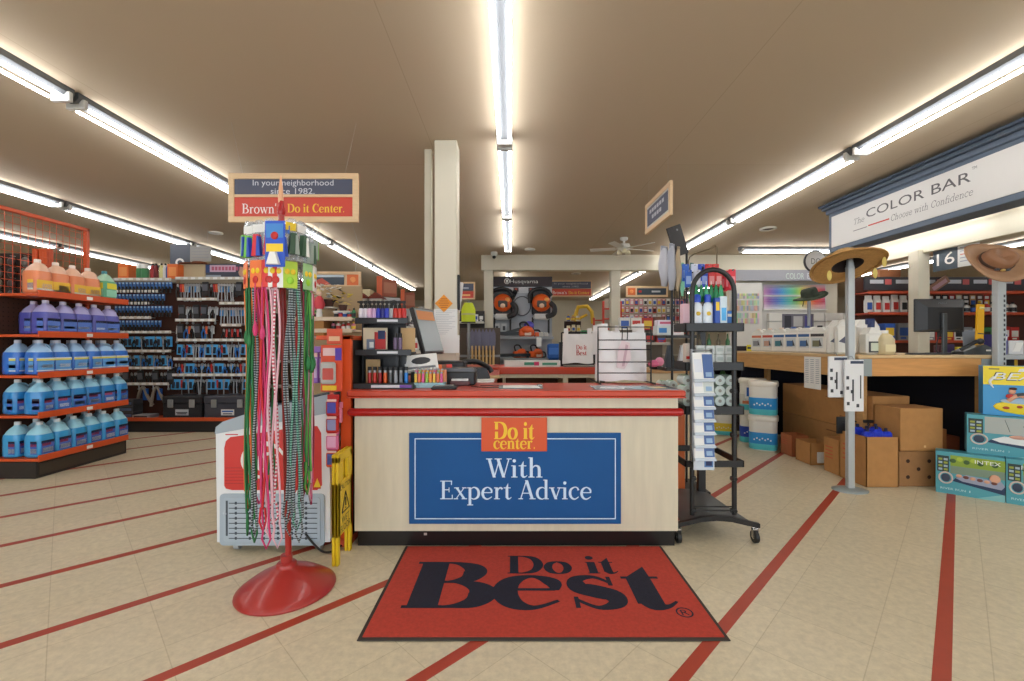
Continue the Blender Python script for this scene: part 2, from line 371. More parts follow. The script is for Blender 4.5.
# ---------------------------------------------------------------- strip lights: housing, two tubes, sockets
TUBE = bpy.data.materials.new('fluorescent_tube'); TUBE.use_nodes = True
_p = TUBE.node_tree.nodes['Principled BSDF']; _p.inputs['Base Color'].default_value = (.9, .9, .9, 1)
_p.inputs['Emission Color'].default_value = (.98, .985, 1, 1); _p.inputs['Emission Strength'].default_value = TUBE_POWER
FIX = M((216, 214, 206), .4); CHAN = M((92, 95, 98), .6)
FL = 2.44
def strip_light(label, loc, rz=0):
    t = thing('strip_light', label, 'ceiling light', loc, rz, 'fluorescent strip lights')
    h = MB().prism([(-.055, 0), (.055, 0), (.055, -.045), (.03, -.075), (-.03, -.075), (-.055, -.045)], -FL/2+.005, FL/2-.005, CHAN)
    fin(h, 'housing', t)
    for sx in (-1, 1):
        fin(MB().cyl((sx*.05, -FL/2+.1, -.098), (sx*.05, FL/2-.1, -.098), .0125, TUBE, n=10), 'tube', t)
    for sy in (-1, 1):
        fin(MB().box(-.075, .075, sy*(FL/2-.05)-.018, sy*(FL/2-.05)+.018, -.115, -.04, M((206, 206, 202), .35), .006), 'socket_bar', t)
    return t
rows = [(-.06, 9.12, 5, 'middle row'), (-3.42, 15.76, 8, 'row by the big shop sign'), (-6.15, 13.5, 6, 'row above the jugs'),
        (-8.9, 13.69, 4, 'row behind the orange grid'), (3.42, 19.19, 9, 'row by the slanted sign'), (6.8, 8.9, 4, 'row by the blue-grey sign')]
proto = None
for (x, ye, n, nm) in rows:
    for i in range(n):
        y = ye-FL/2-i*(FL+.02)
        lb = 'twin-tube strip light, %s from far end of %s' % (ORD[i], nm)
        if proto is None: proto = strip_light(lb, (x, y, CH))
        else: dup(proto, (x, y, CH), 0, lb)
for i, x in enumerate((5.85, 8.32)):
    dup(proto, (x, 9.1, CH), PI/2, 'crosswise strip light above the paint wall, %s' % ('over the colour chips' if i == 0 else 'beyond the round wall sign'))
for i, (x, y) in enumerate([(9.6, 8.2), (9.6, 11.2), (9.6, 14.4)]):
    dup(proto, (x, y, CH), 0, 'strip light beyond the cream side beam, %s from the front' % ORD[i])
for i, (x, y) in enumerate([(-.06, 13), (-.06, 16.2), (6.6, 12.6), (6.6, 15.6)]):  # extra fixtures added to brighten the area behind the beam
    dup(proto, (x, y, CH), 0, 'added strip light behind the cream back beam, %s from the beam' % ORD[i])
# ---------------------------------------------------------------- ceiling fittings
def blade(a):
    mb = MB(at(0, 0, 0, a)); mb.tube([(.09, 0, -.2), (.2, 0, -.2)], .012, FIX)
    mb.X = at(0, 0, -.2, a, rx=.2); mb.prism([(.16, -.004), (.62, -.004), (.62, .004), (.16, .004)], -.06, .06, FIX); return mb
t = thing('ceiling_fan', 'white five-blade ceiling fan in front of the back beam', 'ceiling fan', (X_(624, 8.3), 8.3, CH))
fin(MB().lathe([(.07, 0), (.07, -.04), (.02, -.06), (.02, -.1), (.1, -.12), (.12, -.17), (.1, -.21), (.05, -.24), (0, -.25)], FIX), 'motor_housing', t)
for i in range(5): fin(blade(.35+i*2*PI/5), 'blade', t)
for i in range(3):
    a = i*2.1+.4; fin(MB().lathe([(.02, 0), (.045, -.04), (.05, -.08), (0, -.085)], M((225, 215, 180), .4), c=(.09*math.cos(a), .09*math.sin(a), -.22)), 'lamp_shade', t)
for (u, v, Y, lb) in [(768, 231, 7.6, 'dark round ceiling vent right of the black arched rack'), (576, 276, 12.5, 'dark round ceiling vent behind the back beam')]:
    t = thing('ceiling_vent', lb, 'vent', (X_(u, Y), Y, CH)); fin(MB().lathe([(.13, 0), (.13, -.025), (.1, -.03), (.09, -.01)], FIX), 'rim', t)
    fin(MB().lathe([(.09, -.012), (.05, -.02), (0, -.02)], M((60, 52, 44), .7)), 'grille', t)
for (u, v, Y, lb) in [(530, 262, 9.3, 'white ceiling disc beside the end of the middle light row'), (216, 237, 7.9, 'white ceiling disc near the bottle-topped tool aisle')]:
    fin(MB().lathe([(.11, 0), (.11, -.02), (.07, -.03), (0, -.035)], FIX), 'ceiling_speaker', None, lb, 'speaker', loc=(X_(u, Y), Y, CH))
t = thing('security_camera', 'white dome camera with a dark lens under the back beam corner', 'camera', (X_(494, 9.5), 9.6, CH))
fin(MB().lathe([(.07, 0), (.075, -.05), (.05, -.09), (.03, -.1)], FIX), 'body', t); fin(MB().ball((0, -.02, -.11), .04, BLACK), 'lens', t)
# ---------------------------------------------------------------- jug endcap (faces +x); frame local: x along the face, -y outward
ED = M((206, 82, 34), .4); PEG = M((72, 44, 30), .8); KICK = M((40, 33, 28), .6)
EX, EY0, EY1 = -5.2, 4.45, 5.5
t = thing('endcap_shelf', 'orange five-deck end shelf on a black base holding rows of jugs', 'shelf', (EX, (EY0+EY1)/2, 0), PI/2)
W2 = (EY1-EY0)/2
def pegboard(mb, x0, x1, z0, z1, y, m=PEG):
    mb.box(x0, x1, y-.006, y+.006, z0, z1, m)
fin(MB().box(-W2, W2, -.48, 0, 0, .165, KICK, .004).box(-W2+.03, W2-.03, -.484, -.48, .03, .14, M((62, 52, 40), .6)), 'base', t)
mb = MB(); pegboard(mb, -W2, W2, .17, 1.86, -.01)
DOT = M((30, 18, 12), .9)
for i in range(22):
    for j in range(16): mb.rect(-W2+.03+i*.047-.005, -W2+.03+i*.047+.005, 1.1+j*.047, 1.11+j*.047, DOT, y=-.016)
fin(mb, 'pegboard', t)
for z in (.2, .63, 1.03, 1.44, 1.85):
    s = fin(MB().box(-W2, W2, -.5, -.02, z-.03, z-.004, ED, .003).box(-W2, W2, -.508, -.496, z-.035, z+.03, ED, .003), 'deck', t)
    fin(MB().rect(-.02, .05, z-.022, z+.012, PAPER, y=-.509), 'price_tag', s)
for x in (-W2+.02, W2-.02): fin(MB().box(x-.02, x+.02, -.03, .02, .16, 2.75, ED, .004), 'upright', t)
mb = MB().box(-W2, W2, -.03, .02, 2.71, 2.75, ED, .004)
fin(mb, 'top_rail', t)
mb = MB()
for i in range(1, 14): mb.cyl((-W2+i*W2/7, 0, 1.86), (-W2+i*W2/7, 0, 2.71), .0028, ED, n=5)
for j in range(1, 12): mb.cyl((-W2, 0, 1.86+j*.074), (W2, 0, 1.86+j*.074), .0028, ED, n=5)
fin(mb, 'wire_grid', t)
# jugs
def jug(body, pale, bands, cap, fill=.2):
    prof = [(.06, 0), (.08, .006), (.083, .03), (.083, .17), (.078, .2), (.062, .232), (.04, .258), (.024, .272), (.022, .285)]
    a = [p for p in prof if p[1] <= fill+.001]; b = [p for p in prof if p[1] >= fill-.001]
    mb = MB().lathe(a, body, n=20, sq=5).lathe(b, pale, n=20, sq=3.6)
    mb.tube(crom([(.02, .0, .27), (.058, 0, .262), (.08, 0, .235), (.084, 0, .19)], 3), .0115, pale, n=7)
    root = fin(mb, 'washer_fluid_jug')
    fin(MB().lathe([(.026, .28), (.026, .305), (.023, .31), (0, .31)], cap, n=14), 'cap', root)
    lb = MB()
    for z0, z1, x0, x1, m in bands:
        lb.rect(-.072+x0*.144, -.072+x1*.144, z0, z1, m, y=-.084, t=.001)
        lb.X = at(rz=PI/2); lb.rect(-.06, .0, z0, z1, m, y=-.084, t=.001); lb.X = at(rz=-PI/2); lb.rect(0, .06, z0, z1, m, y=-.084, t=.001); lb.X = Matrix()
    fin(lb, 'label_sticker', root)
    return root
DN = M((22, 26, 60), .4); LW = M((206, 216, 226), .5); LR = M((190, 52, 56), .5)
def jm(c): return M(c, .28, coat=.2)
kinds = {
    'orange': jug(jm((232, 138, 92)), M((240, 196, 168), .4), [(.03, .12, 0, 1, M((236, 190, 60), .5)), (.045, .09, .3, .9, M((140, 126, 180), .5)), (.03, .045, 0, 1, LW)], M((238, 222, 210), .5)),
    'green': jug(jm((96, 178, 136)), M((170, 216, 190), .4), [(.12, .18, .1, .95, M((226, 214, 60), .5)), (.04, .11, .05, .95, M((150, 214, 186), .5))], M((70, 140, 150), .5)),
    'purple': jug(jm((84, 86, 172)), M((170, 168, 214), .4), [(.03, .13, .05, .95, M((86, 120, 200), .5)), (.12, .145, .05, .95, DN), (.055, .075, .1, .8, LW)], M((210, 208, 226), .5)),
    'banded': jug(jm((46, 112, 206)), M((160, 200, 236), .4), [(.03, .04, 0, 1, LW), (.04, .125, .05, .95, M((92, 158, 220), .5)), (.125, .14, 0, 1, M((220, 214, 90), .5)), (.14, .15, 0, 1, LW), (.06, .09, .3, .9, M((180, 190, 200), .5)), (.07, .08, .2, .6, M((100, 130, 180), .5))], M((206, 216, 230), .5)),
    'blue': jug(jm((44, 136, 206)), M((150, 208, 234), .4), [(.03, .12, .1, .9, M((70, 112, 196), .5)), (.12, .14, .1, .9, DN), (.1, .122, .1, .7, LR), (.045, .075, .2, .8, LW)], M((210, 226, 234), .5)),
    'aqua': jug(jm((58, 158, 216)), M((160, 218, 238), .4), [(.03, .13, .08, .92, M((76, 104, 190), .5)), (.12, .145, .08, .92, DN), (.098, .122, .12, .7, LR), (.04, .08, .15, .85, LW)], M((214, 230, 236), .5)),
}
used = set()
def put_jug(kind, x, y, z, label, turn=0):
    o = kinds[kind]; rz = PI/2+turn
    if kind not in used:
        used.add(kind); o.location = (x, y, z); o.rotation_euler = (0, 0, rz); o.scale = (1.04, 1.04, 1.13); tag(o, label, 'jug', 'gallon jugs on the orange end shelf')
        return
    dup(o, (x, y, z), rz, label, 'gallon jugs on the orange end shelf')
def row(kind, z, ys, x, desc, turns=None):
    for i, y in enumerate(ys):
        put_jug(kind, x, y, z+.001, '%s, %s from the near end' % (desc, ORD[i]), (R.uniform(-.25, .25) if turns is None else turns))
row('orange', 1.85, [4.56, 4.74, 4.92, 5.1], -4.82, 'orange jug with yellow label on the top deck')
put_jug('green', -4.82, 5.31, 1.851, 'green jug with yellow badge at the far end of the top deck')
F = [4.56+.178*i for i in range(6)]
row('purple', 1.44, [4.62+.178*i for i in range(5)], -4.80, 'purple jug on the second deck, front rank')
row('purple', 1.44, [4.72], -5.03, 'purple jug on the second deck, back rank')
row('banded', 1.03, F, -4.80, 'blue jug with yellow-banded label on the third deck, front rank')
row('banded', 1.03, F, -5.02, 'blue jug with yellow-banded label on the third deck, back rank')
row('blue', .63, F, -4.80, 'blue jug with red-topped label on the fourth deck, front rank')
row('blue', .63, F, -5.02, 'blue jug with red-topped label on the fourth deck, back rank')
row('aqua', .2, F, -4.80, 'aqua jug with red-topped label on the bottom deck, front rank', 0)
row('aqua', .2, F, -5.02, 'aqua jug with red-topped label on the bottom deck, back rank', 0)
# a second orange frame behind the grid carrying dark hanging goods
t = thing('hook_panel', 'dark hook panel with orange end post behind the orange grid', 'display panel', (-6.02, 5.34, 0), 0)
fin(MB().box(-1.1, .42, 0, .03, 0, 2.42, M((48, 34, 28), .8)), 'board', t)
fin(MB().box(.42, .52, -.03, .05, 0, 2.47, ED, .004).box(.34, .40, -.03, .05, 0, 2.47, ED, .004), 'post', t)
tone = [M((40, 34, 32), .5), M((96, 90, 84), .5), M((60, 40, 36), .5), M((118, 108, 92), .5)]
proto = None
for j in range(6):
    for i in range(8):
        m = tone[(i*3+j*2) % 4]
        mb = MB().ball((0, -.04, -.05), (.05, .03, .06), m, 8, 5).cyl((0, 0, .02), (0, -.06, .02), .004, STEEL, n=5)
        fin(mb, 'work_glove', None, 'dark work glove behind the orange grid, %s along the %s row from top' % (ORD[i], ORD[j]), 'glove', 'gloves on the hook panel', loc=(-6.86+i*.16, 5.335, 2.36-j*.13))
# ---------------------------------------------------------------- tool aisle (faces -y)
TX0, TX1, TY = -7.3, -4.02, 7.15
t = thing('tool_gondola', 'long brown-backed tool aisle with cream price rails and orange deck', 'shelf', ((TX0+TX1)/2, TY, 0))
H = (TX1-TX0)/2; BR = M((74, 42, 30), .85, var=.08, vs=6)
fin(MB().box(-H, H, -.36, .4, 0, .17, M((34, 28, 26), .6), .004), 'base', t)
fin(MB().box(-H, H, -.38, -.01, .17, .2, ED, .004).box(-H, H, -.39, -.375, .17, .225, ED, .003), 'deck', t)
fin(MB().box(-H, H, -.01, .03, .2, 2.36, BR), 'backboard', t)
fin(MB().box(H-.03, H+.03, -.05, .05, 0, 2.36, ED, .004), 'end_post', t)
RAILM = M((206, 200, 186), .5)
TF = TY-.02
def tx(u): return X_(u, 7.0)
rails = []
def rail(u0, u1, v, Yo=.12):
    z = Z_(v, 7.0); x0, x1 = tx(u0), tx(u1)
    mb = MB().box(x0, x1, TY-Yo-.012, TY-Yo, z-.022, z+.022, RAILM, .003)
    n = max(2, int((x1-x0)/.11))
    for i in range(n): mb.rect(x0+.02+i*(x1-x0)/n, x0+.085+i*(x1-x0)/n, z-.018, z+.018, PAPER, y=TY-Yo-.012)
    for x in (x0+.03, x1-.03): mb.cyl((x, TY-.01, z), (x, TY-Yo, z), .006, STEEL, n=5)
    o = fin(mb, 'price_rail', t); o.location = (-(TX0+TX1)/2, -TY, 0); return z
def socket_card():
    return MB().box(-.018, .018, -.015, 0, -.05, .05, M((70, 122, 190), .4)).box(-.012, .012, -.035, -.012, -.12, -.02, M((24, 24, 28), .35), .005).rect(-.014, .014, .02, .045, M((170, 200, 230), .5), y=-.015)
def wrench(c):
    h = M((170, 172, 174), .3, .8)
    return MB().box(-.03, .03, -.008, 0, -.06, .06, c).cyl((0, -.014, -.19), (0, -.014, .05), .009, h, n=6).cyl((0, -.02, .05), (0, -.004, .05), .024, h, n=8).cyl((0, -.02, -.19), (0, -.004, -.19), .018, h, n=8)
def pliers(c):
    return MB().tube([(-.02, -.01, -.14), (-.03, -.01, -.05), (0, -.01, .02)], .011, c, n=6).tube([(.02, -.01, -.14), (.03, -.01, -.05), (0, -.01, .02)], .011, c, n=6).ball((0, -.01, .035), (.02, .01, .035), STEEL, 8, 5)
def driver(c):
    return MB().cyl((0, -.015, -.06), (0, -.015, .06), .016, c, n=8).cyl((0, -.015, -.19), (0, -.015, -.06), .005, STEEL, n=6)
def pouch(c):
    return MB().box(-.05, .05, -.03, 0, -.12, .1, c, .01).box(-.04, .04, -.034, -.03, -.04, .06, M((90, 92, 100), .5))
protos = {'socket set card': ('socket_set', build(socket_card(), 'socket_set'), .03), 'blue-carded chrome wrench': ('wrench', build(wrench(M((76, 160, 230), .4)), 'wrench'), .04),
          'black-carded chrome wrench': ('wrench', build(wrench(M((28, 30, 36), .4)), 'wrench'), .036), 'black-handled pliers': ('pliers', build(pliers(M((26, 26, 28), .4)), 'pliers'), .045),
          'blue-handled pliers': ('pliers', build(pliers(M((40, 110, 190), .4)), 'pliers'), .045), 'red screwdriver': ('screwdriver', build(driver(M((190, 40, 34), .35)), 'screwdriver'), .03),
          'black pouch of tools': ('tool_pouch', build(pouch(M((34, 33, 34), .6)), 'tool_pouch'), .075), 'blue blister card': ('tool_card', build(MB().box(-.045, .045, -.012, 0, -.09, .07, LBLUE).box(-.02, .02, -.03, -.012, -.07, .03, M((40, 48, 64), .4), .005), 'tool_card'), .055)}
COUNT = {}
def hang(kind, u, v, where):
    nm, me, _ = protos[kind]; k = (kind, where); COUNT[k] = COUNT.get(k, 0)+1
    n = ORD[min(COUNT[k]-1, 29)]
    o = bpy.data.objects.new(nm, me); COL.objects.link(o); o.location = (tx(u), TY-.1, Z_(v, 7.0)); o.rotation_euler = (0, R.uniform(-.08, .08), 0)
    tag(o, '%s, %s from left on the tool aisle %s' % (kind, n, where), nm.replace('_', ' '), 'tools hanging on the tool aisle')
def fill(u0, u1, v, seq, where, drop=9):
    u = u0; i = 0
    while u < u1:
        k = seq[i % len(seq)]; i += 1
        if k: hang(k, u, v+drop, where)
        u += (protos[k][2] if k else .06)*(1.9 if k == 'socket set card' else 1.16)/7.0*448
protos['white-carded chrome wrench'] = ('wrench', build(wrench(M((200, 204, 206), .4)), 'wrench'), .038); protos['orange screwdriver'] = ('screwdriver', build(driver(M((222, 100, 50), .35)), 'screwdriver'), .03)
SC, BW, KW, KP, BP, RS, PO, BC, WW, OS = list(protos)
L = 'left tool bay'
for i, (v, u1) in enumerate([(279, 170), (291, 157), (303, 148), (317.5, 150)]):
    rail(112, u1, v); fill(114, 171 if i in (0, 2) else u1+8, v, [SC], 'left bay %s rail' % ORD[i], 6)
for i, (v, seq, dr) in enumerate([(332, [KW, KP, BC, BC, KP, BC], 9), (351, [KP, BC, KW, BP], 9), (368, [KP, KW, PO, KP], 9)]):
    rail(118, 170, v); fill(118, 169, v, seq, 'left bay %s rail' % ORD[i+4], dr)
rail(118, 168, 384)
Rr = 'right tool bay'
for i, (u0, u1, v, seq, dr) in enumerate([(174, 248, 278, [KP, RS, OS, WW, BW, KW, BW, WW, KW, KP, PO], 10), (176, 216, 299, [RS, PO, WW, KP, WW, PO], 12), (218, 248, 303, [BW, WW, KW, BW], 9),
                                  (174, 214, 320, [WW, PO, BP, OS, KP], 10), (220, 240, 325, [KP, RS], 8), (176, 250, 340, [BC, BP, RS, BC, WW, KW, BW, BP, BW, BC, KW], 9),
                                  (172, 250, 359, [KP, BP, RS, KW, BC, BC, BP, KP, BW], 9), (170, 250, 375, [BC, BC, RS, BC, KW, BC, KP, KW, KW, KP, KW], 9)]):
    rail(u0, u1, v); fill(u0+2, u1-1, v, seq, 'right bay %s rail' % ORD[i], dr)
# hanging curved saws and toolboxes on the deck
for i, u in enumerate((142, 156)):
    mb = MB().tube(crom([(-.12, -.02, -.2), (-.08, -.02, .02), (-.02, -.02, .1), (.05, -.02, -.05), (.13, -.02, -.18)], 4), .022, M((150, 140, 126), .4), n=6).box(-.02, .05, -.03, 0, -.1, .08, BLUE)
    fin(mb, 'hand_saw', None, 'bow-shaped saw hanging above the deck, %s from the left' % ORD[i], 'saw', 'saws above the deck', loc=(tx(u), TY-.08, Z_(394, 7)))
for i, (u0, u1, m, lb) in enumerate([(162, 201, M((34, 33, 36), .5), 'black toolbox with grey badge on the orange deck, left of two'), (203.5, 251, M((66, 66, 74), .5), 'charcoal toolbox with blue-white label on the orange deck')]):
    x0, x1 = X_(u0, 6.8), X_(u1, 6.8); w2 = (x1-x0)/2; z1 = .34
    t2 = thing('toolbox', lb, 'toolbox', ((x0+x1)/2, 6.98, .201))
    fin(MB().box(-w2, w2, -.17, .12, 0, z1*.68, m, .012), 'body', t2)
    fin(MB().box(-w2-.008, w2+.008, -.18, .13, z1*.68, z1, m, .015).box(-.1, .1, -.03, .03, z1-.005, z1+.02, m, .008), 'lid', t2)
    for sx in (-.55, .55): fin(MB().box(sx*w2*1.0-.04, sx*w2+.04, -.2, -.178, z1*.5, z1*.86, M((170, 172, 170), .35, .5), .005), 'latch', t2)
    mb = MB().rect(-.1, .1, .05, .14, M((180, 184, 188), .5) if i == 0 else PAPER, y=-.171)
    mb.rect(-.085, .085, .1 if i else .085, .12 if i else .1, BLUE if i else DGREY, y=-.173).rect(-.07, .07, .065, .08, NAVY if i else DGREY, y=-.173)
    fin(mb, 'label_sticker', t2)
mb = MB().box(-.13, .13, -.1, .1, 0, .05, M((150, 150, 152), .5), .004).rect(-.1, .1, .01, .04, DGREY, y=-.1)
fin(mb, 'flat_carton', None, 'flat grey carton on the deck beside the black toolbox', 'box', loc=(tx(150), 6.92, .201))
for i in range(3): fin(MB().box(-.12, .12, -.1, .1, 0, .09, DGREY, .004).rect(-.1, .1, .02, .06, M((90, 110, 150), .5), y=-.1), 'tool_case', None, 'dark tool case beside the jug shelf, %s from the bottom of its stack' % ORD[i], 'case', 'stacked tool cases', loc=(tx(133), 6.95, .201+i*.0925))
# goods on top of the aisle
fin(MB().box(tx(174), tx(250), TY-.02, TY+.32, 2.3, 2.36, M((150, 140, 120), .6)).box(tx(104), tx(174), TY-.1, TY+.32, 2.3, 2.36, M((150, 140, 120), .6)), 'top_shelf', t).location = (-(TX0+TX1)/2, -TY, 0)
def bottle(c, capc, r=.045, h=.22):
    return MB().lathe([(r*.9, 0), (r, .01), (r, h*.68), (r*.75, h*.8), (r*.35, h*.88), (r*.35, h*.9)], c, n=10).lathe([(r*.42, h*.9), (r*.42, h), (0, h)], capc, n=8)
tops = [(118, 'orange', 'carton'), (131, 'green', 'jar'), (136, 'green', 'jar'), (144, 'red', 'bottle'), (147.5, 'maroon', 'bottle'), (153, 'cream', 'bottle'), (157, 'white', 'bottle'), (160, 'blue', 'bottle'), (168, 'orange', 'carton')]
cm = {'orange': M((226, 110, 46), .5), 'green': M((60, 130, 80), .4), 'red': M((170, 40, 40), .4), 'maroon': M((120, 34, 40), .4), 'cream': M((220, 214, 150), .4), 'white': WHITE, 'blue': M((60, 90, 170), .4)}
for i, (u, c, kd) in enumerate(tops):
    if kd == 'carton': mb = MB().box(-.085, .085, -.08, .08, 0, .24, cm[c], .004).rect(-.06, .06, .05, .19, M((236, 150, 80), .5), y=-.08)
    elif kd == 'jar': mb = MB().lathe([(.045, 0), (.05, .01), (.05, .16), (.04, .18)], cm[c], n=12).lathe([(.046, .18), (.046, .25), (0, .25)], WHITE, n=12)
    else: mb = bottle(cm[c], BLACK, .034, .26)
    fin(mb, kd if kd != 'bottle' else 'spray_bottle', None, '%s %s on top of the tool aisle, %s from the left' % (c, kd, ORD[i]), kd, 'goods on top of the tool aisle', loc=(tx(u), TY+.02, 2.361))
t2 = thing('aisle_header', 'dark header board with a pink word band and a hand photo over tools', 'sign', (tx(216), TY+.1, 2.36))
w2 = (tx(246)-tx(184))/2
mb = MB().box(-w2, w2, 0, .02, 0, .27, M((64, 68, 82), .5), .003)
mb.rect(-w2+.01, -w2+.22, .13, .25, M((44, 70, 120), .5), y=0).rect(-w2+.22, w2-.33, .14, .25, M((208, 170, 190), .5), y=0)
[mb.rect(-w2+.25+k_*.055, -w2+.29+k_*.055, .165, .225, M((186, 90, 116), .5), y=-.0005) for k_ in range(9)]
mb.rect(-w2+.03, -w2+.4, .04, .09, M((150, 160, 170), .5), y=-.0005)
mb.ball((w2-.17, 0, .13), (.12, .012, .09), M((206, 160, 136), .6), 12, 6)
for i in range(4): mb.tube([(w2-.25+i*.05, -.006, .12), (w2-.23+i*.05, -.01, .22)], .018, M((206, 160, 136), .6), n=6)
fin(mb, 'board', t2)
for sx in (-w2+.1, w2-.1): fin(MB().box(sx-.01, sx+.01, .02, .035, -.002, .25, STEEL), 'bracket', t2)
# aisle number sign hanging behind, cartons on top
def wires(mb, xs, y, z0):
    for x in xs: mb.cyl((x, y, z0), (x, y, CH+.002), .0025, M((180, 176, 166), .5), n=4)
Ys = 7.7; t2 = thing('aisle_sign', 'grey hanging aisle sign with white numeral behind the tool header', 'sign', (X_(180, Ys), Ys, 0))
z0, z1 = Z_(275, Ys), Z_(244, Ys); wv = 20/448*Ys/2
mb = MB().box(-wv, wv, 0, .015, z0, z1, M((80, 86, 98), .5))  .text('9', -.08, .08, z1-.5, .26, WHITE, y=-.002)
mb.box(wv, wv+.36, 0, .012, z1-.3, z1-.04, M((160, 158, 152), .6))
for i in range(4): mb.rect(wv+.03, wv+.32, z1-.09-.05*i, z1-.075-.05*i, M((150, 150, 150), .6), y=0)
fin(mb, 'panel', t2); mb = MB(); wires(mb, (-wv+.03, wv+.3), .008, z1); fin(mb, 'hanger_wire', t2)
fin(MB().box(-.2, .2, -.15, .15, 0, .26, M((196, 176, 140), .8), .004), 'carton', None, 'tan carton on the tool aisle below the aisle number', 'box', loc=(tx(182), TY+.22, 2.361))
fin(MB().lathe([(.26, 0), (.28, .01), (.12, .03), (.1, .06), (0, .07)], M((120, 66, 36), .7), n=18), 'straw_basket_lid', None, 'flat brown woven lid lying on the tan carton', 'lid', loc=(tx(183), TY+.22, 2.622))
# ---------------------------------------------------------------- service counter
LAM = M((209, 199, 174), .5, var=.05, vs=5, stretch=(6, 6, .7)); CTOP = M((198, 78, 62), .3, var=.05, vs=14); CEDGE = M((190, 62, 30), .35)
t = thing('service_counter', 'pale wood service counter with red top, red bumper and blue sign', 'counter', (0, 0, 0))
fin(MB().box(-1.03, 1.1, 2.95, 3.46, .112, .99, LAM), 'front_panel', t)
fin(MB().box(-1.02, 1.09, 2.985, 3.4, 0, .112, M((24, 20, 20), .3)).rect(-.58, -.56, .07, .085, M((190, 180, 170), .5), y=2.985), 'toe_kick', t)
fin(MB().box(-1.065, 1.135, 2.9, 3.48, .992, 1.0, CEDGE).box(-1.065, 1.135, 2.9, 3.48, 1.0, 1.04, CEDGE, .008).box(-1.06, 1.13, 2.906, 3.475, 1.038, 1.0405, CTOP), 'worktop', t)
mb = MB().cyl((-1.05, 2.944, .895), (1.11, 2.944, .895), .027, M((170, 26, 22), .28), n=14)
mb.ball((-1.05, 2.944, .895), .027, M((170, 26, 22), .28), 10, 6).ball((1.11, 2.944, .895), .027, M((170, 26, 22), .28), 10, 6)
fin(mb, 'bumper_rail', t)
SB = M((10, 80, 140), .75, var=.05, vs=3); ST = M((206, 226, 244), .5)
mb = MB().box(-.669, .722, 2.938, 2.95, .163, .76, SB, .002)
x0, x1, z0, z1 = -.632, .687, .195, .725
for a in ((x0, x1, z0, z0+.006), (x0, x1, z1-.006, z1), (x0, x0+.006, z0, z1), (x1-.006, x1, z0, z1)): mb.rect(*a, ST, y=2.9378)
mb.text('With', X_(487, 2.94), X_(543, 2.94), Z_(477.3, 2.94), .124, ST, y=2.936, font='serif')
mb.text('Expert Advice', X_(439.5, 2.94), X_(592, 2.94), Z_(499, 2.94), .121, ST, y=2.936, font='serif')
fin(mb, 'blue_sign', t, label='blue sign reading With Expert Advice')
mb = MB().box(-.194, .236, 2.93, 2.938, .641, .862, M((214, 84, 36), .45), .002); YT = M((238, 190, 40), .45)
mb.text('Do it', X_(493.5, 2.93), X_(534.5, 2.93), Z_(439, 2.93), .112, YT, y=2.928, font='serif', bold=1.5)
mb.text('center', X_(493.5, 2.93), X_(532.5, 2.93), Z_(448.8, 2.93), .08, YT, y=2.928, font='serif', bold=1.4)
mb.text('.', X_(533.2, 2.93), X_(535.6, 2.93), Z_(448.8, 2.93), .07, YT, y=2.928, font='serif')
mb.rect(X_(493, 2.93), X_(499, 2.93), Z_(431.5, 2.93), Z_(429.3, 2.93), M((214, 84, 36), .45), y=2.927)
fin(mb, 'orange_badge', t, label='orange badge reading Do it center')
# inner wings of the counter
t = thing('counter_wing', 'red-topped side wing of the counter running back beside the pillar', 'counter', (0, 0, 0))
fin(MB().box(-.49, -.16, 3.5, 5.2, 0, .99, LAM).box(-1.0, -.49, 3.5, 4.27, 0, .99, LAM).box(-1.0, -.49, 4.6, 5.2, 0, .99, LAM), 'cabinet', t)
fin(MB().box(-.49, -.13, 3.49, 5.19, .992, 1.04, CEDGE, .006).box(-1.03, -.49, 3.49, 4.28, .992, 1.04, CEDGE).box(-1.03, -.49, 4.59, 5.19, .992, 1.04, CEDGE).box(-.485, -.14, 3.5, 5.18, 1.038, 1.0405, CTOP).box(-1.02, -.485, 3.5, 4.27, 1.038, 1.0405, CTOP).box(-1.02, -.485, 4.6, 5.18, 1.038, 1.0405, CTOP), 'worktop', t)
t = thing('back_counter', 'red-topped back counter with open cubbies behind the service counter', 'counter', (0, 0, 0))
fin(MB().box(-1.0, 1.05, 5.3, 6.0, .98, 1.06, CEDGE, .006).box(-.99, 1.04, 5.31, 5.99, 1.059, 1.0615, CTOP), 'worktop', t)
mb = MB().box(-1.0, 1.02, 5.95, 5.98, 0, .98, M((96, 70, 50), .7)).box(-1.0, 1.02, 5.34, 5.95, .05, .08, LAM).box(-1.0, 1.02, 5.33, 5.36, .935, .98, LAM)  # brown back puts the shade of the deep cubbies into the colour
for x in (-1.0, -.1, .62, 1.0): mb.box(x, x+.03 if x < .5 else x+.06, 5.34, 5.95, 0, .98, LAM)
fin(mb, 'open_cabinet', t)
t = thing('side_cabinet', 'orange wood cabinet between the counter end and the arched rack', 'cabinet', (0, 0, 0))
OW = M((216, 106, 40), .45, var=.08, vs=6, stretch=(5, 5, .6))
fin(MB().box(1.14, 1.43, 3.68, 3.88, .02, .87, OW, .003), 'body', t); fin(MB().box(1.13, 1.44, 3.67, 3.885, .87, .89, M((150, 76, 40), .5)), 'top_panel', t)
# ---------------------------------------------------------------- door mat
mx0, mx1, my0, my1 = -.69, 1.01, 2.035, 2.965
t = thing('door_mat', 'red entrance mat reading Do it Best before the counter', 'mat', (.148, 2.495, 0))
MR = M((182, 62, 46), .95, var=.12, vs=60, bump=.25, bs=350); MD = M((30, 30, 46), .95, var=.15, vs=60, bump=.25, bs=350)
fin(MB().box(-.846, .846, -.472, .472, .0015, .007, M((60, 52, 46), .8), .003), 'rubber_border', t)
mb = MB().box(-.826, .826, -.45, .455, .006, .011, MR)

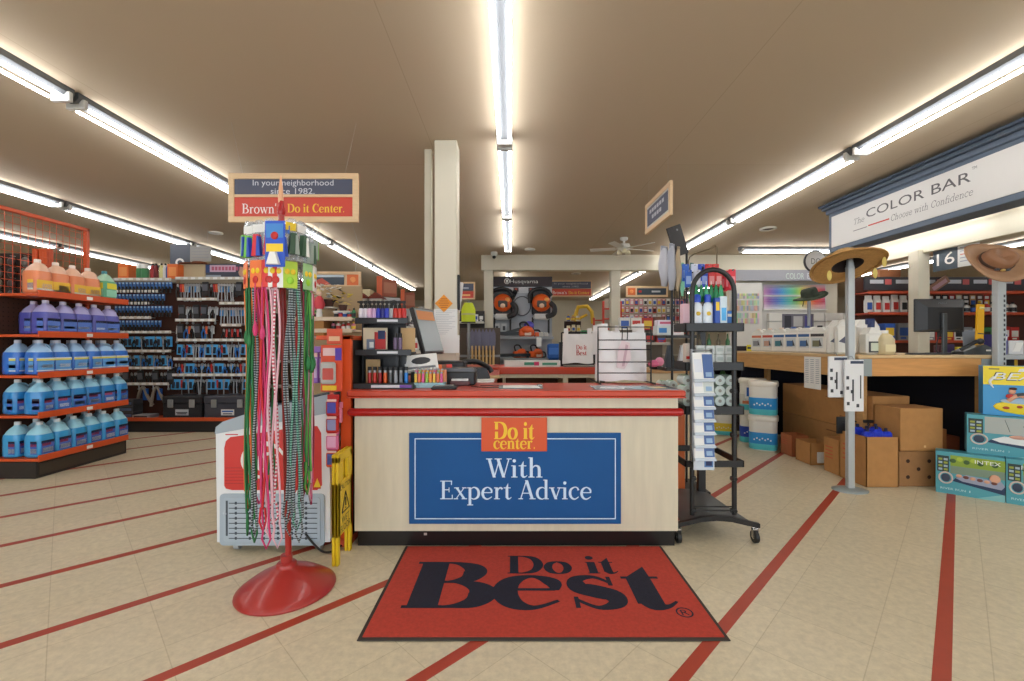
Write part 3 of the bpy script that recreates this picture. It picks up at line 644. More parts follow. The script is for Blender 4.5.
FX = Matrix.Translation((-.148, -2.495, .0112)) @ Matrix.Rotation(-PI/2, 4, 'X')
mb.X = FX        # local x across, z away from the camera, -y up
mb.text('Best', -.575, .868, 2.262, .475, MD, y=-.001, font='serif', bold=1.7)
mb.text('Do it', -.03, .63, 2.6, .215, MD, y=-.0013, font='serif', bold=1.55)
c0 = (.862, 2.225)
ring = [(c0[0]+.042*math.cos(a*PI/12), c0[1]+.042*math.sin(a*PI/12)) for a in range(24)]; ri = [(c0[0]+.034*math.cos(a*PI/12), c0[1]+.034*math.sin(a*PI/12)) for a in range(24)]
mb.add([(a, -.001, b) for a, b in ring+ri], [(i, (i+1) % 24, 24+(i+1) % 24, 24+i) for i in range(24)], MD)
mb.text('R', c0[0]-.018, c0[0]+.02, c0[1]-.022, .044, MD, y=-.001)
fin(mb, 'carpet_pile', t)
# ---------------------------------------------------------------- leash rack
LX, LY = -1.232, 2.46
RP = M((164, 42, 36), .32, coat=.25)
t = thing('leash_rack', 'red pole rack on a round red base draped with coloured leashes', 'display rack', (LX, LY, 0))
fin(MB().lathe([(.25, 0), (.254, .006), (.252, .014), (.226, .034), (.17, .072), (.1, .108), (.06, .126), (.052, .13), (.052, .142), (.045, .15), (0, .15)], RP, n=40), 'base', t)
fin(MB().cyl((0, 0, .14), (0, 0, .19), .03, RP, n=16).cyl((.01, 0, .19), (-.03, 0, 2.06), .0165, RP, n=12), 'pole', t)
fin(MB().lathe([(.018, 1.99), (.024, 2.0), (.016, 2.02), (.015, 2.05), (.022, 2.065), (.022, 2.08), (.014, 2.1), (.012, 2.13)], M((170, 30, 30), .25), n=14, c=(-.03, 0, 0)), 'knob', t)
fin(MB().lathe([(.012, 2.12), (.014, 2.14), (.011, 2.2), (.003, 2.27), (0, 2.27)], M((226, 170, 130), .4), n=10, c=(-.032, 0, 0)), 'tapered_tip', t)
NL = 14
for tier, (z, r) in enumerate(((1.96, .15), (1.775, .155))):
    mb = MB()
    for i in range(NL):
        a = 2*PI*i/NL; mb.tube([(-.03, 0, z), (-.03+r*math.cos(a), r*math.sin(a), z-.01), (-.03+(r+.012)*math.cos(a), (r+.012)*math.sin(a), z+.012)], .003, STEEL, n=5)
    fin(mb, 'hook_ring', t)
def polar(a, r, z): return (LX-.03+r*math.cos(a), LY+r*math.sin(a), z)
CLEAR = CLR((214, 222, 226), .3)
def pack(c, c2, top):
    mb = MB().prism([(-.036, -.2), (.036, -.2), (.036, 0), (.014, .018), (-.014, .018), (-.036, 0)], -.006, .002, CLEAR)
    mb.prism([(-.026, -.17), (.026, -.17), (.014, -.06), (-.014, -.06)], -.028, -.006, c).prism([(.004, -.17), (.028, -.17), (.018, -.07), (.008, -.07)], -.032, -.012, c2)
    mb.rect(-.034, .034, -.045, -.004, top, y=-.006); return mb
cols = {'green': M((110, 190, 60), .4), 'red': M((206, 40, 50), .4), 'blue': M((36, 76, 180), .4), 'white': M((230, 230, 226), .4), 'dark green': M((60, 90, 66), .5), 'grey': M((150, 160, 150), .5)}
packs = [(188, 'green', 'blue', WHITE), (212, 'green', 'blue', WHITE), (232, 'red', 'blue', WHITE), (252, 'red', 'blue', WHITE), (272, 'white', 'blue', BLUE), (288, 'dark green', 'grey', YELLOW), (306, 'dark green', 'white', WHITE), (326, 'grey', 'dark green', CLEAR), (348, 'grey', 'green', CLEAR), (40, 'green', 'red', WHITE), (90, 'blue', 'white', WHITE), (140, 'red', 'white', WHITE)]
for i, (d, c, c2, tp) in enumerate(packs):
    a = math.radians(d+27); o = fin(pack(cols[c], cols[c2], tp), 'dog_toy_pack', None, '%s pet accessory in clear pack on the leash rack top tier, %s around' % (c, ORD[i]), 'package', 'packs on the leash rack', loc=polar(a, .16, 1.965+R.uniform(-.025, .02)), rz=a+PI/2+R.uniform(-.25, .25))
fin(MB().box(-.05, .05, -.004, .004, -.155, .075, M((30, 80, 190), .4), .003).rect(-.042, .042, -.08, -.04, YELLOW, y=-.004).rect(-.042, .042, -.01, .06, M((60, 130, 200), .4), y=-.004).prism([(-.03, -.145), (.03, -.145), (.012, -.085), (-.012, -.085)], -.03, -.004, WHITE).ball((0, -.006, .0), (.02, .006, .02), RED, 8, 5),
    'header_card', None, 'large blue and yellow carded toy at the front of the leash rack', 'card', loc=(LX+.055, LY-.225, 1.885))
cards = [(196, 'orange'), (228, 'orange'), (252, 'red'), (262, 'white'), (284, 'lime'), (318, 'pale green'), (344, 'white')]
cc = {'orange': M((236, 120, 60), .5), 'red': M((214, 50, 44), .5), 'white': WHITE, 'lime': M((176, 206, 60), .5), 'pale green': M((150, 190, 130), .5)}
for i, (d, c) in enumerate(cards):
    a = math.radians(d+27); mb = MB().box(-.036, .036, -.003, .003, -.13, .01, cc[c], .002)
    mb.ball((-.014, -.004, -.045), (.013, .004, .015), YELLOW, 8, 5).ball((.014, -.004, -.045), (.013, .004, .015), YELLOW, 8, 5).ball((0, -.004, -.09), (.018, .004, .02), RED if c in ('white', 'red', 'orange') else LIME, 8, 5)
    fin(mb, 'leash_card', None, '%s printed leash card on the lower tier of the rack, %s from the left' % (c, ORD[i]), 'card', 'leash cards on the rack', loc=polar(a, .172, 1.765), rz=a+PI/2)
lc = {'green': M((34, 112, 58), .6), 'orange': M((226, 116, 44), .6), 'lime': M((90, 160, 66), .6), 'red': M((196, 34, 40), .6), 'pink': M((202, 56, 108), .6), 'rose': M((220, 172, 182), .6), 'white': M((222, 210, 212), .6),
      'black': M((36, 40, 44), .6), 'teal': M((40, 110, 96), .6), 'maroon': M((130, 34, 56), .6)}
def leash(c, L, w, check=None, wob=.01, clasp=True):
    mb = MB(); ph = R.uniform(0, 6)
    for s in (-1, 1):
        pts = [(s*w*(.4+.6*min(1, k/2))+wob*math.sin(ph+k*.9+s), -.006*s+wob*.5*math.cos(ph+k*.7), -.1-k*(L-.1)/9) for k in range(10)]
        P = crom(pts, 3)
        mb.tube(P, .0066 if check else .0056, check or c, n=6)
    root = fin(mb, 'leash')
    e = (wob*math.sin(ph+8), 0, -L)
    fin(MB().tube([(e[0]-w, 0, e[2]), (e[0]-w*1.7, 0, e[2]-.07), (e[0], 0, e[2]-.12), (e[0]+w*1.7, 0, e[2]-.07), (e[0]+w, 0, e[2])], .0052, check or c, n=6), 'hand_loop', root)
    fin(MB().tube([(-w*.4, 0, -.1), (-w*.2, 0, -.05), (0, 0, 0), (w*.2, 0, -.05), (w*.4, 0, -.1)], .0056, check or c, n=6).cyl((0, -.002, .0), (0, -.002, -.035), .005, CHROME, n=6), 'clasp', root)
    return root
leashes = [(186, 'orange', 1.02, .012, 0), (192, 'green', 1.12, .01, 0), (204, 'green', .98, .012, 0), (214, 'green', 1.14, .014, 0), (222, 'black', 1.1, .012, 1), (230, 'pink', .96, .014, 0), (237, 'red', 1.08, .011, 0), (243, 'pink', 1.16, .013, 0), (249, 'rose', 1.12, .012, 0),
           (256, 'white', 1.06, .013, 2), (261, 'rose', 1.16, .012, 0), (284, 'black', 1.06, .012, 1), (289, 'black', 1.12, .012, 1), (294, 'teal', 1.1, .012, 1), (300, 'black', 1.16, .012, 1),
           (308, 'maroon', .98, .012, 0), (316, 'green', .9, .012, 0), (324, 'lime', .95, .013, 0), (331, 'green', .93, .012, 0), (340, 'rose', 1.0, .012, 0), (349, 'pink', 1.02, .011, 0), (358, 'maroon', .96, .012, 0), (60, 'red', 1.0, .012, 0), (110, 'green', 1.0, .012, 0), (150, 'orange', 1.0, .012, 0)]
cnt = {}; ropes = {}
for d, c, L_, w_, ck in leashes:
    a = math.radians(d+27); cnt[c] = cnt.get(c, 0)+1
    if (c, ck) not in ropes: ropes[(c, ck)] = {0: None, 1: ROPE((150, 158, 160) if c == 'black' else (120, 170, 150), (30, 34, 38) if c == 'black' else (30, 80, 70)), 2: ROPE((226, 214, 214), (200, 80, 100), 16)}[ck]
    chk = ropes[(c, ck)]
    pat = {0: 'plain', 1: 'speckled', 2: 'striped'}[ck]
    o = leash(lc[c], L_*1.13, w_, chk); o.location = polar(a, .152 if d % 3 else .162, 1.725); o.rotation_euler = (0, 0, a+PI/2)
    tag(o, '%s %s leash on the red pole rack, %s of its colour from the left' % (pat, c, ORD[cnt[c]-1]), 'leash', 'leashes on the red pole rack')
for i, (d, z, c) in enumerate([(214, 1.34, 'green'), (205, 1.36, 'green'), (228, 1.40, 'pink'), (241, 1.38, 'pink'), (318, 1.22, 'green'), (328, 1.2, 'green'), (334, 1.22, 'green')]):
    a = math.radians(d+27); fin(MB().tube([(0, 0, .28), (0, -.004, .05)], .004, lc[c], n=5).lathe([(.004, .06), (.012, .035), (.014, .01), (.008, -.012), (0, -.015)], lc[c], n=8), 'training_tassel', None, '%s bulb-ended tassel amid the leashes, %s from the left' % (c, ORD[i]), 'tassel', 'tassels on the leash rack', loc=polar(a, .175, z), rz=a)
# ---------------------------------------------------------------- chest freezer seen from its end
FX0, FX1, FY = -1.89, -1.165, 2.88
WB = M((226, 228, 228), .3); GL = M((160, 172, 180), .35)
t = thing('ice_cream_freezer', 'white chest freezer with red swirl panel, grey lid and vent', 'freezer', ((FX0+FX1)/2, FY, 0))
hw = (FX1-FX0)/2; FD = 1.25
def ux(u): return X_(u, FY)-(FX0+FX1)/2
def rp(mb, x0, x1, z0, z1, r, y0, y1, m):
    p = []
    for cx, cz, a0 in ((x1-r, z1-r, 0), (x0+r, z1-r, PI/2), (x0+r, z0+r, PI), (x1-r, z0+r, 1.5*PI)):
        p += [(cx+r*math.cos(a0+k*PI/10), cz+r*math.sin(a0+k*PI/10)) for k in range(6)]
    return mb.prism(p, y0, y1, m)
fin(MB().prism([(-hw, .07), (hw, .07), (hw+.005, .16), (hw-.005, .9), (-hw-.008, .765), (-hw, .16)], 0, FD, WB), 'cabinet', t)
lid = [(-hw-.012, .765), (-hw-.006, .81), (-hw+.04, .845), (-hw+.16, .885), (.1, .965), (hw-.01, 1.02), (hw-.005, .9)]
fin(MB().prism(lid, -.004, FD, GL, False).prism([(-hw+.06, .855), (-hw+.16, .888), (.1, .97), (hw-.06, 1.015), (hw-.06, 1.022), (.1, .978), (-hw+.16, .896)], .12, FD-.1, M((90, 104, 112), .08)), 'lid', t)
RFP = M((204, 52, 44), .4)
mb = MB(); x0, x1 = ux(224.5), ux(322); z0, z1 = Z_(490, FY), Z_(434, FY)
p = [(x0+.05, z0), (x1-.03, z0), (x1, z0+.03), (x1-.005, Z_(433, FY)), (x1-.03, Z_(426, FY)), (ux(300), Z_(426.5, FY)), (ux(250), Z_(434.5, FY)), (x0+.04, Z_(437, FY)), (x0+.01, Z_(441, FY)), (x0, Z_(448, FY)), (x0, z0+.03), (x0+.01, z0+.01)]
mb.prism(p, -.003, 0, RFP)
def arc_band(mb, cx, cz, r0, r1, a0, a1, w0, w1, m, y=-.0045, sq=.86):
    n = 26; v = []; f = []
    for i in range(n+1):
        u = i/n; a = a0+(a1-a0)*u; r = r0+(r1-r0)*u; w = w0+(w1-w0)*math.sin(PI*u)
        v += [(cx+(r-w/2)*math.cos(a), y, cz+sq*(r-w/2)*math.sin(a)), (cx+(r+w/2)*math.cos(a), y, cz+sq*(r+w/2)*math.sin(a))]
    for i in range(n): f.append((2*i, 2*i+1, 2*i+3, 2*i+2))
    mb.add(v, f, m)
cx, cz = ux(264), Z_(461, FY)
arc_band(mb, cx, cz, .135, .12, .35, 4.9, .015, .045, WHITE); arc_band(mb, cx+.03, cz-.015, .075, .06, .9, 5.2, .012, .035, WHITE); arc_band(mb, cx+.09, cz+.02, .11, .09, -1.0, 1.1, .012, .035, WHITE)
for i in range(6): mb.rect(ux(225.5), ux(246), Z_(468+i*3.1, FY), Z_(467.4+i*3.1, FY), M((170, 36, 32), .4), y=-.003)
mb.prism([(ux(314), Z_(487, FY)), (ux(321), Z_(487, FY)), (ux(317.5), Z_(478, FY))], -.005, -.003, YELLOW).rect(ux(314), ux(321), Z_(488.5, FY), Z_(487, FY), RED, y=-.003)
mb.rect(ux(225.5), ux(238), Z_(435, FY), Z_(434, FY), RED, y=-.0)
fin(mb, 'red_panel', t)
mb = MB(); rp(mb, ux(220.5), ux(325), Z_(545, FY), Z_(493.5, FY), .025, -.008, .0, M((166, 180, 190), .4)); rp(mb, ux(224.5), ux(321), Z_(541, FY), Z_(497, FY), .015, -.012, -.008, M((172, 186, 196), .4))
VD = M((66, 76, 86), .5)
for j in range(8):
    zz = Z_(502+j*5, FY); mb.rect(ux(230), ux(318), zz-.006, zz-.001, VD, y=-.0115)
    for i in range(6): mb.rect(ux(236+i*14), ux(238+i*14), zz-.012, zz+.006, VD, y=-.0115)
mb.rect(ux(227), ux(229), Z_(535, FY), Z_(500, FY), VD, y=-.0115).ball((ux(226), -.012, Z_(513, FY)), (.012, .004, .012), M((176, 188, 198), .3), 8, 5)
fin(mb, 'vent_panel', t)
for x in (-hw+.1, hw-.09):
    for y in (.06, FD-.1):
        fin(MB().cyl((x-.016, y, .032), (x+.016, y, .032), .032, M((176, 180, 182), .5), n=14).box(x-.022, x+.022, y-.02, y+.02, .055, .075, STEEL), 'caster', t)
fin(MB().tube(crom([(hw-.15, -.014, .13), (hw-.08, -.03, .06), (hw-.02, -.03, .02), (hw+.03, .02, .012), (hw+.06, .2, .012)], 5), .007, BLACK, n=6), 'power_cable', t)
# ---------------------------------------------------------------- yellow wet-floor sign, folded, edge towards the door
YS = M((226, 190, 30), .45)
t = thing('wet_floor_sign', 'yellow folded caution wet floor sign beside the counter corner', 'floor sign', (-1.06, 2.70, 0), PI/2)
def wf(y0, y1, lean, txt):
    mb = MB(at(0, 0, 0, 0, rx=lean))
    for a in ((0, .035, 0, .66), (.205, .24, 0, .66), (0.0, .24, .17, .5), (0, .24, .62, .675), (.03, .085, .5, .62), (.155, .21, .5, .62)): mb.box(a[0], a[1], y0, y1, a[2], a[3], YS, .004)
    if txt:
        k = M((40, 36, 24), .6)
        mb.text('CAUTION', .03, .21, .445, .032, k, y=y0-.001).text('WET', .06, .18, .235, .04, k, y=y0-.001).text('FLOOR', .04, .2, .185, .04, k, y=y0-.001)
        tri = [(.06, .3), (.18, .3), (.12, .42)]
        for i in range(3):
            a, b = tri[i], tri[(i+1) % 3]; mb.cyl((a[0], y0-.001, a[1]), (b[0], y0-.001, b[1]), .004, k, n=5)
        mb.cyl((.12, y0-.001, .33), (.12, y0-.001, .38), .005, k, n=5).cyl((.12, y0-.001, .315), (.12, y0-.001, .32), .005, k, n=5)
    return mb
fin(wf(-.018, 0, .0, True), 'front_leaf', t); fin(wf(.004, .022, 0, False), 'rear_leaf', t)
# ---------------------------------------------------------------- impulse gondola between freezer and counter
IO = M((222, 84, 30), .4)
t = thing('impulse_rack', 'slim orange rack of pegged sweets between freezer and counter', 'display rack', (-1.1, 3.0, 0))
fin(MB().box(-.015, .03, .02, .9, .05, 1.38, BLACK), 'pegboard', t)
fin(MB().box(-.035, .035, -.02, .02, 0, 1.4, IO, .005), 'front_post', t); fin(MB().box(-.035, .035, .88, .92, 0, 1.4, IO, .005), 'rear_post', t)
fin(MB().box(-.2, .035, -.02, .92, 1.37, 1.4, IO, .005), 'top_shelf', t)
fin(MB().box(-.05, .035, -.04, .92, 0, .05, M((200, 80, 50), .5), .004), 'foot', t)
def peg_pack(bc, fc, w, h, d=.03):
    return MB().box(-w/2, w/2, -d*.3, 0, -h*.0-.03, .01, bc, .002).box(-w/2, w/2, -d, 0, -h, -.03, bc, .008).box(-w*.36, w*.36, -d-.003, -d, -h*.85, -h*.3, fc, .002).rect(-w*.4, w*.4, -h*.26, -h*.14, M((240, 200, 190), .5), y=-d)
for i in range(4):
    fin(peg_pack(M((150, 100, 190), .4), M((206, 180, 220), .4), .085, .24, .05), 'sweet_bag', None, 'purple bag of sweets pegged over the freezer, %s from the left' % ORD[i], 'bag', 'purple bags on the orange rack', loc=(-1.42+i*.07, 3.08+.015*i, Z_(348, 3.0)))
t2 = thing('product_card', 'big orange-red blister card hanging over the freezer corner', 'package', (X_(331, 2.9), 2.93, 0))
z0, z1 = Z_(392, 2.9), Z_(345, 2.9)
fin(MB().box(-.075, .065, -.012, 0, z0, z1, M((222, 80, 44), .4), .004).rect(.02, .062, z1-.1, z1-.02, M((90, 60, 170), .4), y=-.012).rect(-.06, .02, z1-.07, z1-.02, M((236, 200, 200), .4), y=-.012), 'backing_card', t2)
fin(MB().box(-.07, .03, -.04, -.012, z0+.05, z1-.11, M((186, 186, 180), .15), .012).box(-.05, .02, -.044, -.04, z0+.08, z1-.15, M((206, 90, 80), .4), .004).box(-.06, .03, -.02, -.012, z0+.01, z0+.04, YELLOW), 'blister', t2)
fin(MB().box(-.05, .05, -.012, 0, 0, .1, M((220, 90, 60), .4), .003).rect(-.035, .035, .02, .05, M((236, 190, 150), .4), y=-.012), 'product_card', None, 'small orange card above the big blister card', 'package', loc=(X_(335, 2.93), 2.93, Z_(344, 2.93)))
sw = [('red and blue', RED, M((80, 80, 170), .4)), ('red and silver', RED, M((150, 150, 190), .4)), ('pink', M((214, 110, 150), .4), M((230, 170, 200), .4)), ('orange and blue', M((224, 90, 50), .4), M((70, 90, 160), .4)), ('pink and red', M((226, 130, 160), .4), RED)]
for i, v in enumerate((396, 413, 430, 447, 405)):
    n, a, b = sw[i]; fin(peg_pack(a, b, .075, .125, .035), 'sweet_bag', None, '%s sweet bag hanging in a strip beside the orange post' % n, 'bag', 'sweet bags on the strip', loc=(X_(332.5, 2.85), 2.87 if i < 4 else 2.93, Z_(v, 2.86)))
fin(MB().box(-.012, .012, -.002, .002, Z_(468, 2.93), Z_(392, 2.93), M((224, 110, 90), .4)), 'hanging_strip', t).location = (X_(332.5, 2.93)+1.1, -.085, 0)
t.location = (-1.1, 3.0, 0)
# ---------------------------------------------------------------- things on the counter
CT = 1.0412
t = thing('lighter_display', 'black three-tier counter display of bottles and lighters', 'display stand', (-.865, 3.18, CT))
DK = M((20, 19, 20), .35)
fin(MB().prism([(-.195, 0), (.215, 0), (.215, .02), (-.195, .02)], -.17, .1, DK).box(-.195, .215, -.185, -.165, 0, .04, DK, .004), 'base_tray', t)
fin(MB().box(-.19, .1, .08, .1, .02, .47, DK).box(-.195, -.178, .0, .1, .02, .56, DK, .003).box(.04, .06, .02, .1, .02, .42, DK), 'back_frame', t)
LG = M((210, 210, 214), .5)
for i, (z, w2) in enumerate([(.245, .17), (.46, .15)]):
    s = fin(MB().box(-.19, w2, -.14, .1, z-.012, z, DK).box(-.19, w2+.02, -.152, -.138, z-.022, z+.02, DK, .003), 'tier', t)
    fin(MB().rect(-.04, .1, z-.008, z+.008, LG, y=-.1525), 'tier_label', s)
fin(MB().rect(-.07, .12, .01, .028, LG, y=-.186).rect(.12, .2, .01, .028, PURPLE, y=-.186), 'logo_strip', t)
def lighter(c):
    return MB().cyl((0, 0, 0), (0, 0, .085), .0135, c, n=10).cyl((0, 0, .085), (0, 0, .1), .013, STEEL, n=10).box(-.012, .012, -.006, .01, .1, .125, BLACK, .003)
lcs = ['red', 'scarlet', 'crimson', 'orange', 'grey', 'silver', 'steel grey', 'blue']
lcm = {'red': (170, 40, 36), 'scarlet': (196, 48, 36), 'crimson': (150, 30, 34), 'orange': (226, 96, 40), 'grey': (90, 92, 92), 'silver': (160, 160, 164), 'steel grey': (120, 124, 130), 'blue': (40, 120, 200)}
for i, c in enumerate(lcs):
    fin(lighter(M(lcm[c], .3, .2)), 'lighter', None, '%s torch lighter on the bottom tier, %s from the left' % (c, ORD[i]), 'lighter', 'lighters on the counter display', loc=(-.975+i*.036, 3.09, CT+.0205))
for i in range(2): fin(MB().box(-.05, .05, -.004, .004, 0, .17, M((206, 170, 120), .7)), 'backing_card', None, 'tan card behind the %s on the counter display' % ('bottom-tier lighters' if i == 0 else 'middle-tier canisters'), 'card', loc=(-.985, 3.2, CT+.021) if i == 0 else (-.735, 3.2, CT+.246))
t2 = thing('display_card', 'cream display card with red picture on the middle tier', 'card', (-.955, 3.15, CT+.246))
fin(MB().box(-.085, .085, 0, .008, 0, .17, M((222, 206, 176), .7), .002), 'card_board', t2)
fin(MB().rect(-.06, .0, .01, .09, M((120, 130, 150), .5), y=0).rect(-.005, .075, .02, .14, RED, y=0).rect(.02, .07, .09, .15, NAVY, y=-.001).rect(-.04, -.01, .03, .07, WHITE, y=-.001), 'picture', t2)
def spray(c): return MB().lathe([(.015, 0), (.0165, .01), (.0165, .075), (.011, .088)], c, n=10).lathe([(.0125, .086), (.0125, .108), (.007, .112), (.007, .12)], BLACK, n=10).box(-.012, .012, -.008, .008, .118, .138, BLACK, .003).box(-.026, -.01, -.005, .005, .124, .136, BLACK, .002)
tb = [('white', (222, 214, 222)), ('white', (214, 206, 216)), ('pale pink', (222, 180, 206)), ('lilac', (206, 168, 206)), ('blue', (40, 50, 170)), ('navy', (40, 44, 130)), ('blue', (48, 60, 180)), ('grey', (170, 170, 174)), ('red', (196, 50, 40)), ('red', (206, 56, 44)), ('scarlet', (190, 36, 34))]
for i, (c, rgb) in enumerate(tb):
    fin(spray(M(rgb, .35)), 'spray_bottle', None, '%s spray bottle on the top tier, %s from the left' % (c, ORD[i]), 'bottle', 'spray bottles on the top tier', loc=(-1.03+i*.0295, 3.08, CT+.461))
for i in range(2): fin(MB().cyl((0, 0, 0), (0, 0, .1), .014, M((110, 90, 120), .35), n=10).cyl((0, 0, .1), (0, 0, .13), .011, BLACK, n=10), 'canister', None, 'mauve canister on the middle tier, %s of two' % ('left' if i == 0 else 'right'), 'canister', 'canisters on the middle tier', loc=(-.80+i*.034, 3.1, CT+.246))
# box of coloured lighters
t2 = thing('lighter_box', 'open box of bright coloured lighters beside the black display', 'box', (-.565, 3.12, CT))
fin(MB().box(-.11, .11, -.05, .06, 0, .035, M((150, 190, 200), .5), .003).box(-.11, .11, .03, .06, .0, .12, M((226, 150, 110), .5), .003), 'tray', t2)
pal = [(230, 190, 60), (226, 110, 60), (214, 80, 140), (150, 190, 70), (236, 150, 60)]
names = ['yellow', 'orange', 'pink', 'lime', 'amber']
for j in range(2):
    for i in range(8):
        k = (i+j*2) % 5
        fin(MB().box(-.009, .009, -.006, .006, 0, .062, M(pal[k], .3), .003).box(-.008, .008, -.005, .005, .062, .075, STEEL, .002), 'pocket_lighter', None, '%s pocket lighter in the open box, %s along the %s row' % (names[k], ORD[i], ('front', 'back')[j]), 'lighter', 'pocket lighters in the open box', loc=(-.658+i*.0255, 3.095+j*.03, CT+.0355+j*.02))
# magazine on a slanted stand
t2 = thing('magazine', 'white magazine with dark oval leaning above the lighter box', 'magazine', (-.645, 3.25, CT))
X0 = at(0, 0, .11, rz=.15, rx=-.75, ry=-.12)
fin(MB(X0).box(-.12, .12, -.01, .01, 0, .15, PAPER, .003).ball((0, -.011, .085), (.07, .004, .035), M((54, 58, 62), .4), 16, 6).rect(-.1, .1, .01, .03, GREY, y=-.01), 'cover', t2)
fin(MB().box(-.09, .09, .03, .05, 0, .14, BLACK, .003), 'easel', t2)
for i, (c, x) in enumerate([('orange', -.53), ('brown', -.50), ('red', -.46)]):
    fin(MB(at(0, 0, 0, .3, rx=-.25)).box(-.03, .03, -.008, .008, 0, .15, M({'orange': (226, 110, 50), 'brown': (120, 76, 50), 'red': (200, 60, 50)}[c], .5), .003), 'leaflet', None, '%s leaflet leaning behind the lighter box' % c, 'leaflet', 'leaflets behind the lighter box', loc=(x, 3.27+.02*i, CT+.003))
t2 = thing('card_terminal', 'flat black payment pad lying near the counter front edge', 'payment pad', (-.45, 3.03, CT), .05)
fin(MB().prism([(-.075, 0), (.075, 0), (.075, .02), (-.075, .02)], -.05, .07, M((26, 26, 28), .4)).box(-.085, .085, -.06, .085, 0, .014, M((26, 26, 28), .4), .005), 'body', t2)
fin(MB().box(-.06, .06, -.03, .06, .02, .0225, M((120, 122, 122), .3)), 'screen', t2)
# monitor on a pole: seen from behind/left
t2 = thing('checkout_screen', 'tall tilted checkout screen on a stand left of the pillar', 'monitor', (-.70, 3.78, CT))
Xm = at(0, 0, .38, rz=1.2, rx=-.3)
fin(MB(Xm).box(-.16, .16, -.02, .02, -.17, .23, M((34, 32, 32), .4), .008), 'housing', t2)
fin(MB(Xm).box(-.145, .145, -.024, -.019, -.15, .215, M((150, 158, 160), .25)).box(-.13, .13, -.0255, -.0235, .12, .2, M((206, 130, 70), .3)), 'screen_glass', t2)  # orange bar is a reflection painted onto the glass
fin(MB().cyl((0, 0, 0), (0, 0, .2), .025, BLACK).box(-.1, .1, -.09, .09, 0, .015, BLACK, .005), 'stand', t2)
# printers, phone, papers
t2 = thing('receipt_printer', 'black receipt printer on the counter before the pillar', 'printer', (-.52, 3.6, CT))
fin(MB().box(-.19, .17, -.12, .14, 0, .09, M((30, 30, 32), .45), .012).box(-.14, .16, -.1, .12, .09, .165, M((26, 26, 28), .4), .015), 'body', t2); fin(MB().box(-.12, .0, -.126, -.119, .11, .14, DGREY), 'paper_slot', t2)
t2 = thing('cash_printer', 'grey-lidded black printer right of the receipt printer', 'printer', (-.38, 3.36, CT))
fin(MB().box(-.14, .12, -.1, .1, 0, .1, M((28, 28, 30), .45), .01), 'body', t2); fin(MB().prism([(-.14, .1), (.12, .1), (.1, .125), (-.1, .125)], -.09, .1, M((90, 92, 96), .4)), 'lid', t2)
fin(MB().box(-.06, .08, -.14, -.1, .0, .035, M((90, 60, 62), .5), .006).box(-.05, .07, -.13, -.1, .035, .05, PAPER, .003), 'paper_tray', t2)
t2 = thing('desk_phone', 'black desk telephone with its handset beside the printers', 'telephone', (-.29, 3.8, CT), .3)
fin(MB(at(rx=.0)).prism([(-.09, 0), (.09, 0), (.09, .03), (.06, .1), (-.06, .1), (-.09, .03)], -.1, .1, M((30, 30, 33), .4)), 'base', t2)
fin(MB().tube(crom([(-.13, -.05, .13), (-.1, -.05, .155), (0, -.03, .15), (.1, 0, .1), (.13, 0, .06)], 4), .022, M((22, 22, 24), .35), n=8), 'handset', t2)
mb = MB(); mb.tube(crom([(-.1, 0, .004), (.02, -.1, .004), (.14, -.05, .004), (.1, .05, .004), (-.04, .06, .004)], 5), .003, BLACK, n=5)
fin(mb, 'loose_cable', None, 'thin black cable looping on the red counter top', 'cable', loc=(-.18, 3.15, CT+.001))
pp = [('tan folder stack on the side wing', -.18, 3.95, .16, .12, M((206, 180, 130), .8), .02), ('white paper stack on the side wing', -.22, 3.68, .16, .1, PAPER, .012), ('white sheet stack at the wing front', -.2, 3.52, .13, .07, PAPER, .008)]
for lb, x, y, w_, d_, m, h in pp: fin(MB(at(rz=.1)).box(-w_/2, w_/2, -d_/2, d_/2, 0, h, m, .002), 'paper_stack', None, lb, 'papers', loc=(x, y, CT))
t2 = thing('clipboard', 'white form on a clipboard lying at the counter middle', 'clipboard', (.065, 3.1, CT), .02)
fin(MB().box(-.15, .15, -.09, .11, 0, .006, M((120, 130, 130), .4), .002), 'board', t2); fin(MB().box(-.12, .13, -.07, .1, .006, .008, PAPER), 'form', t2); fin(MB().box(.12, .16, .04, .1, .006, .016, CHROME, .003), 'clip', t2)
t2 = thing('counter_mat', 'clear counter mat over leaflets beside the wire bag rack', 'mat', (.83, 3.08, CT))
fin(MB().box(-.27, .28, -.12, .14, 0, .004, M((170, 180, 184), .12), .001), 'sheet', t2)
for i, (x, y, c) in enumerate([(-.14, -.03, (226, 230, 236)), (.0, .02, (206, 214, 226)), (.14, -.02, (226, 206, 160)), (.05, -.06, (150, 180, 200))]): fin(MB(at(x, y, 0, .3*i-.3)).box(-.08, .08, -.05, .05, .004+.0006*i, .0046+.0006*i, M(c, .5)), 'leaflet', t2)
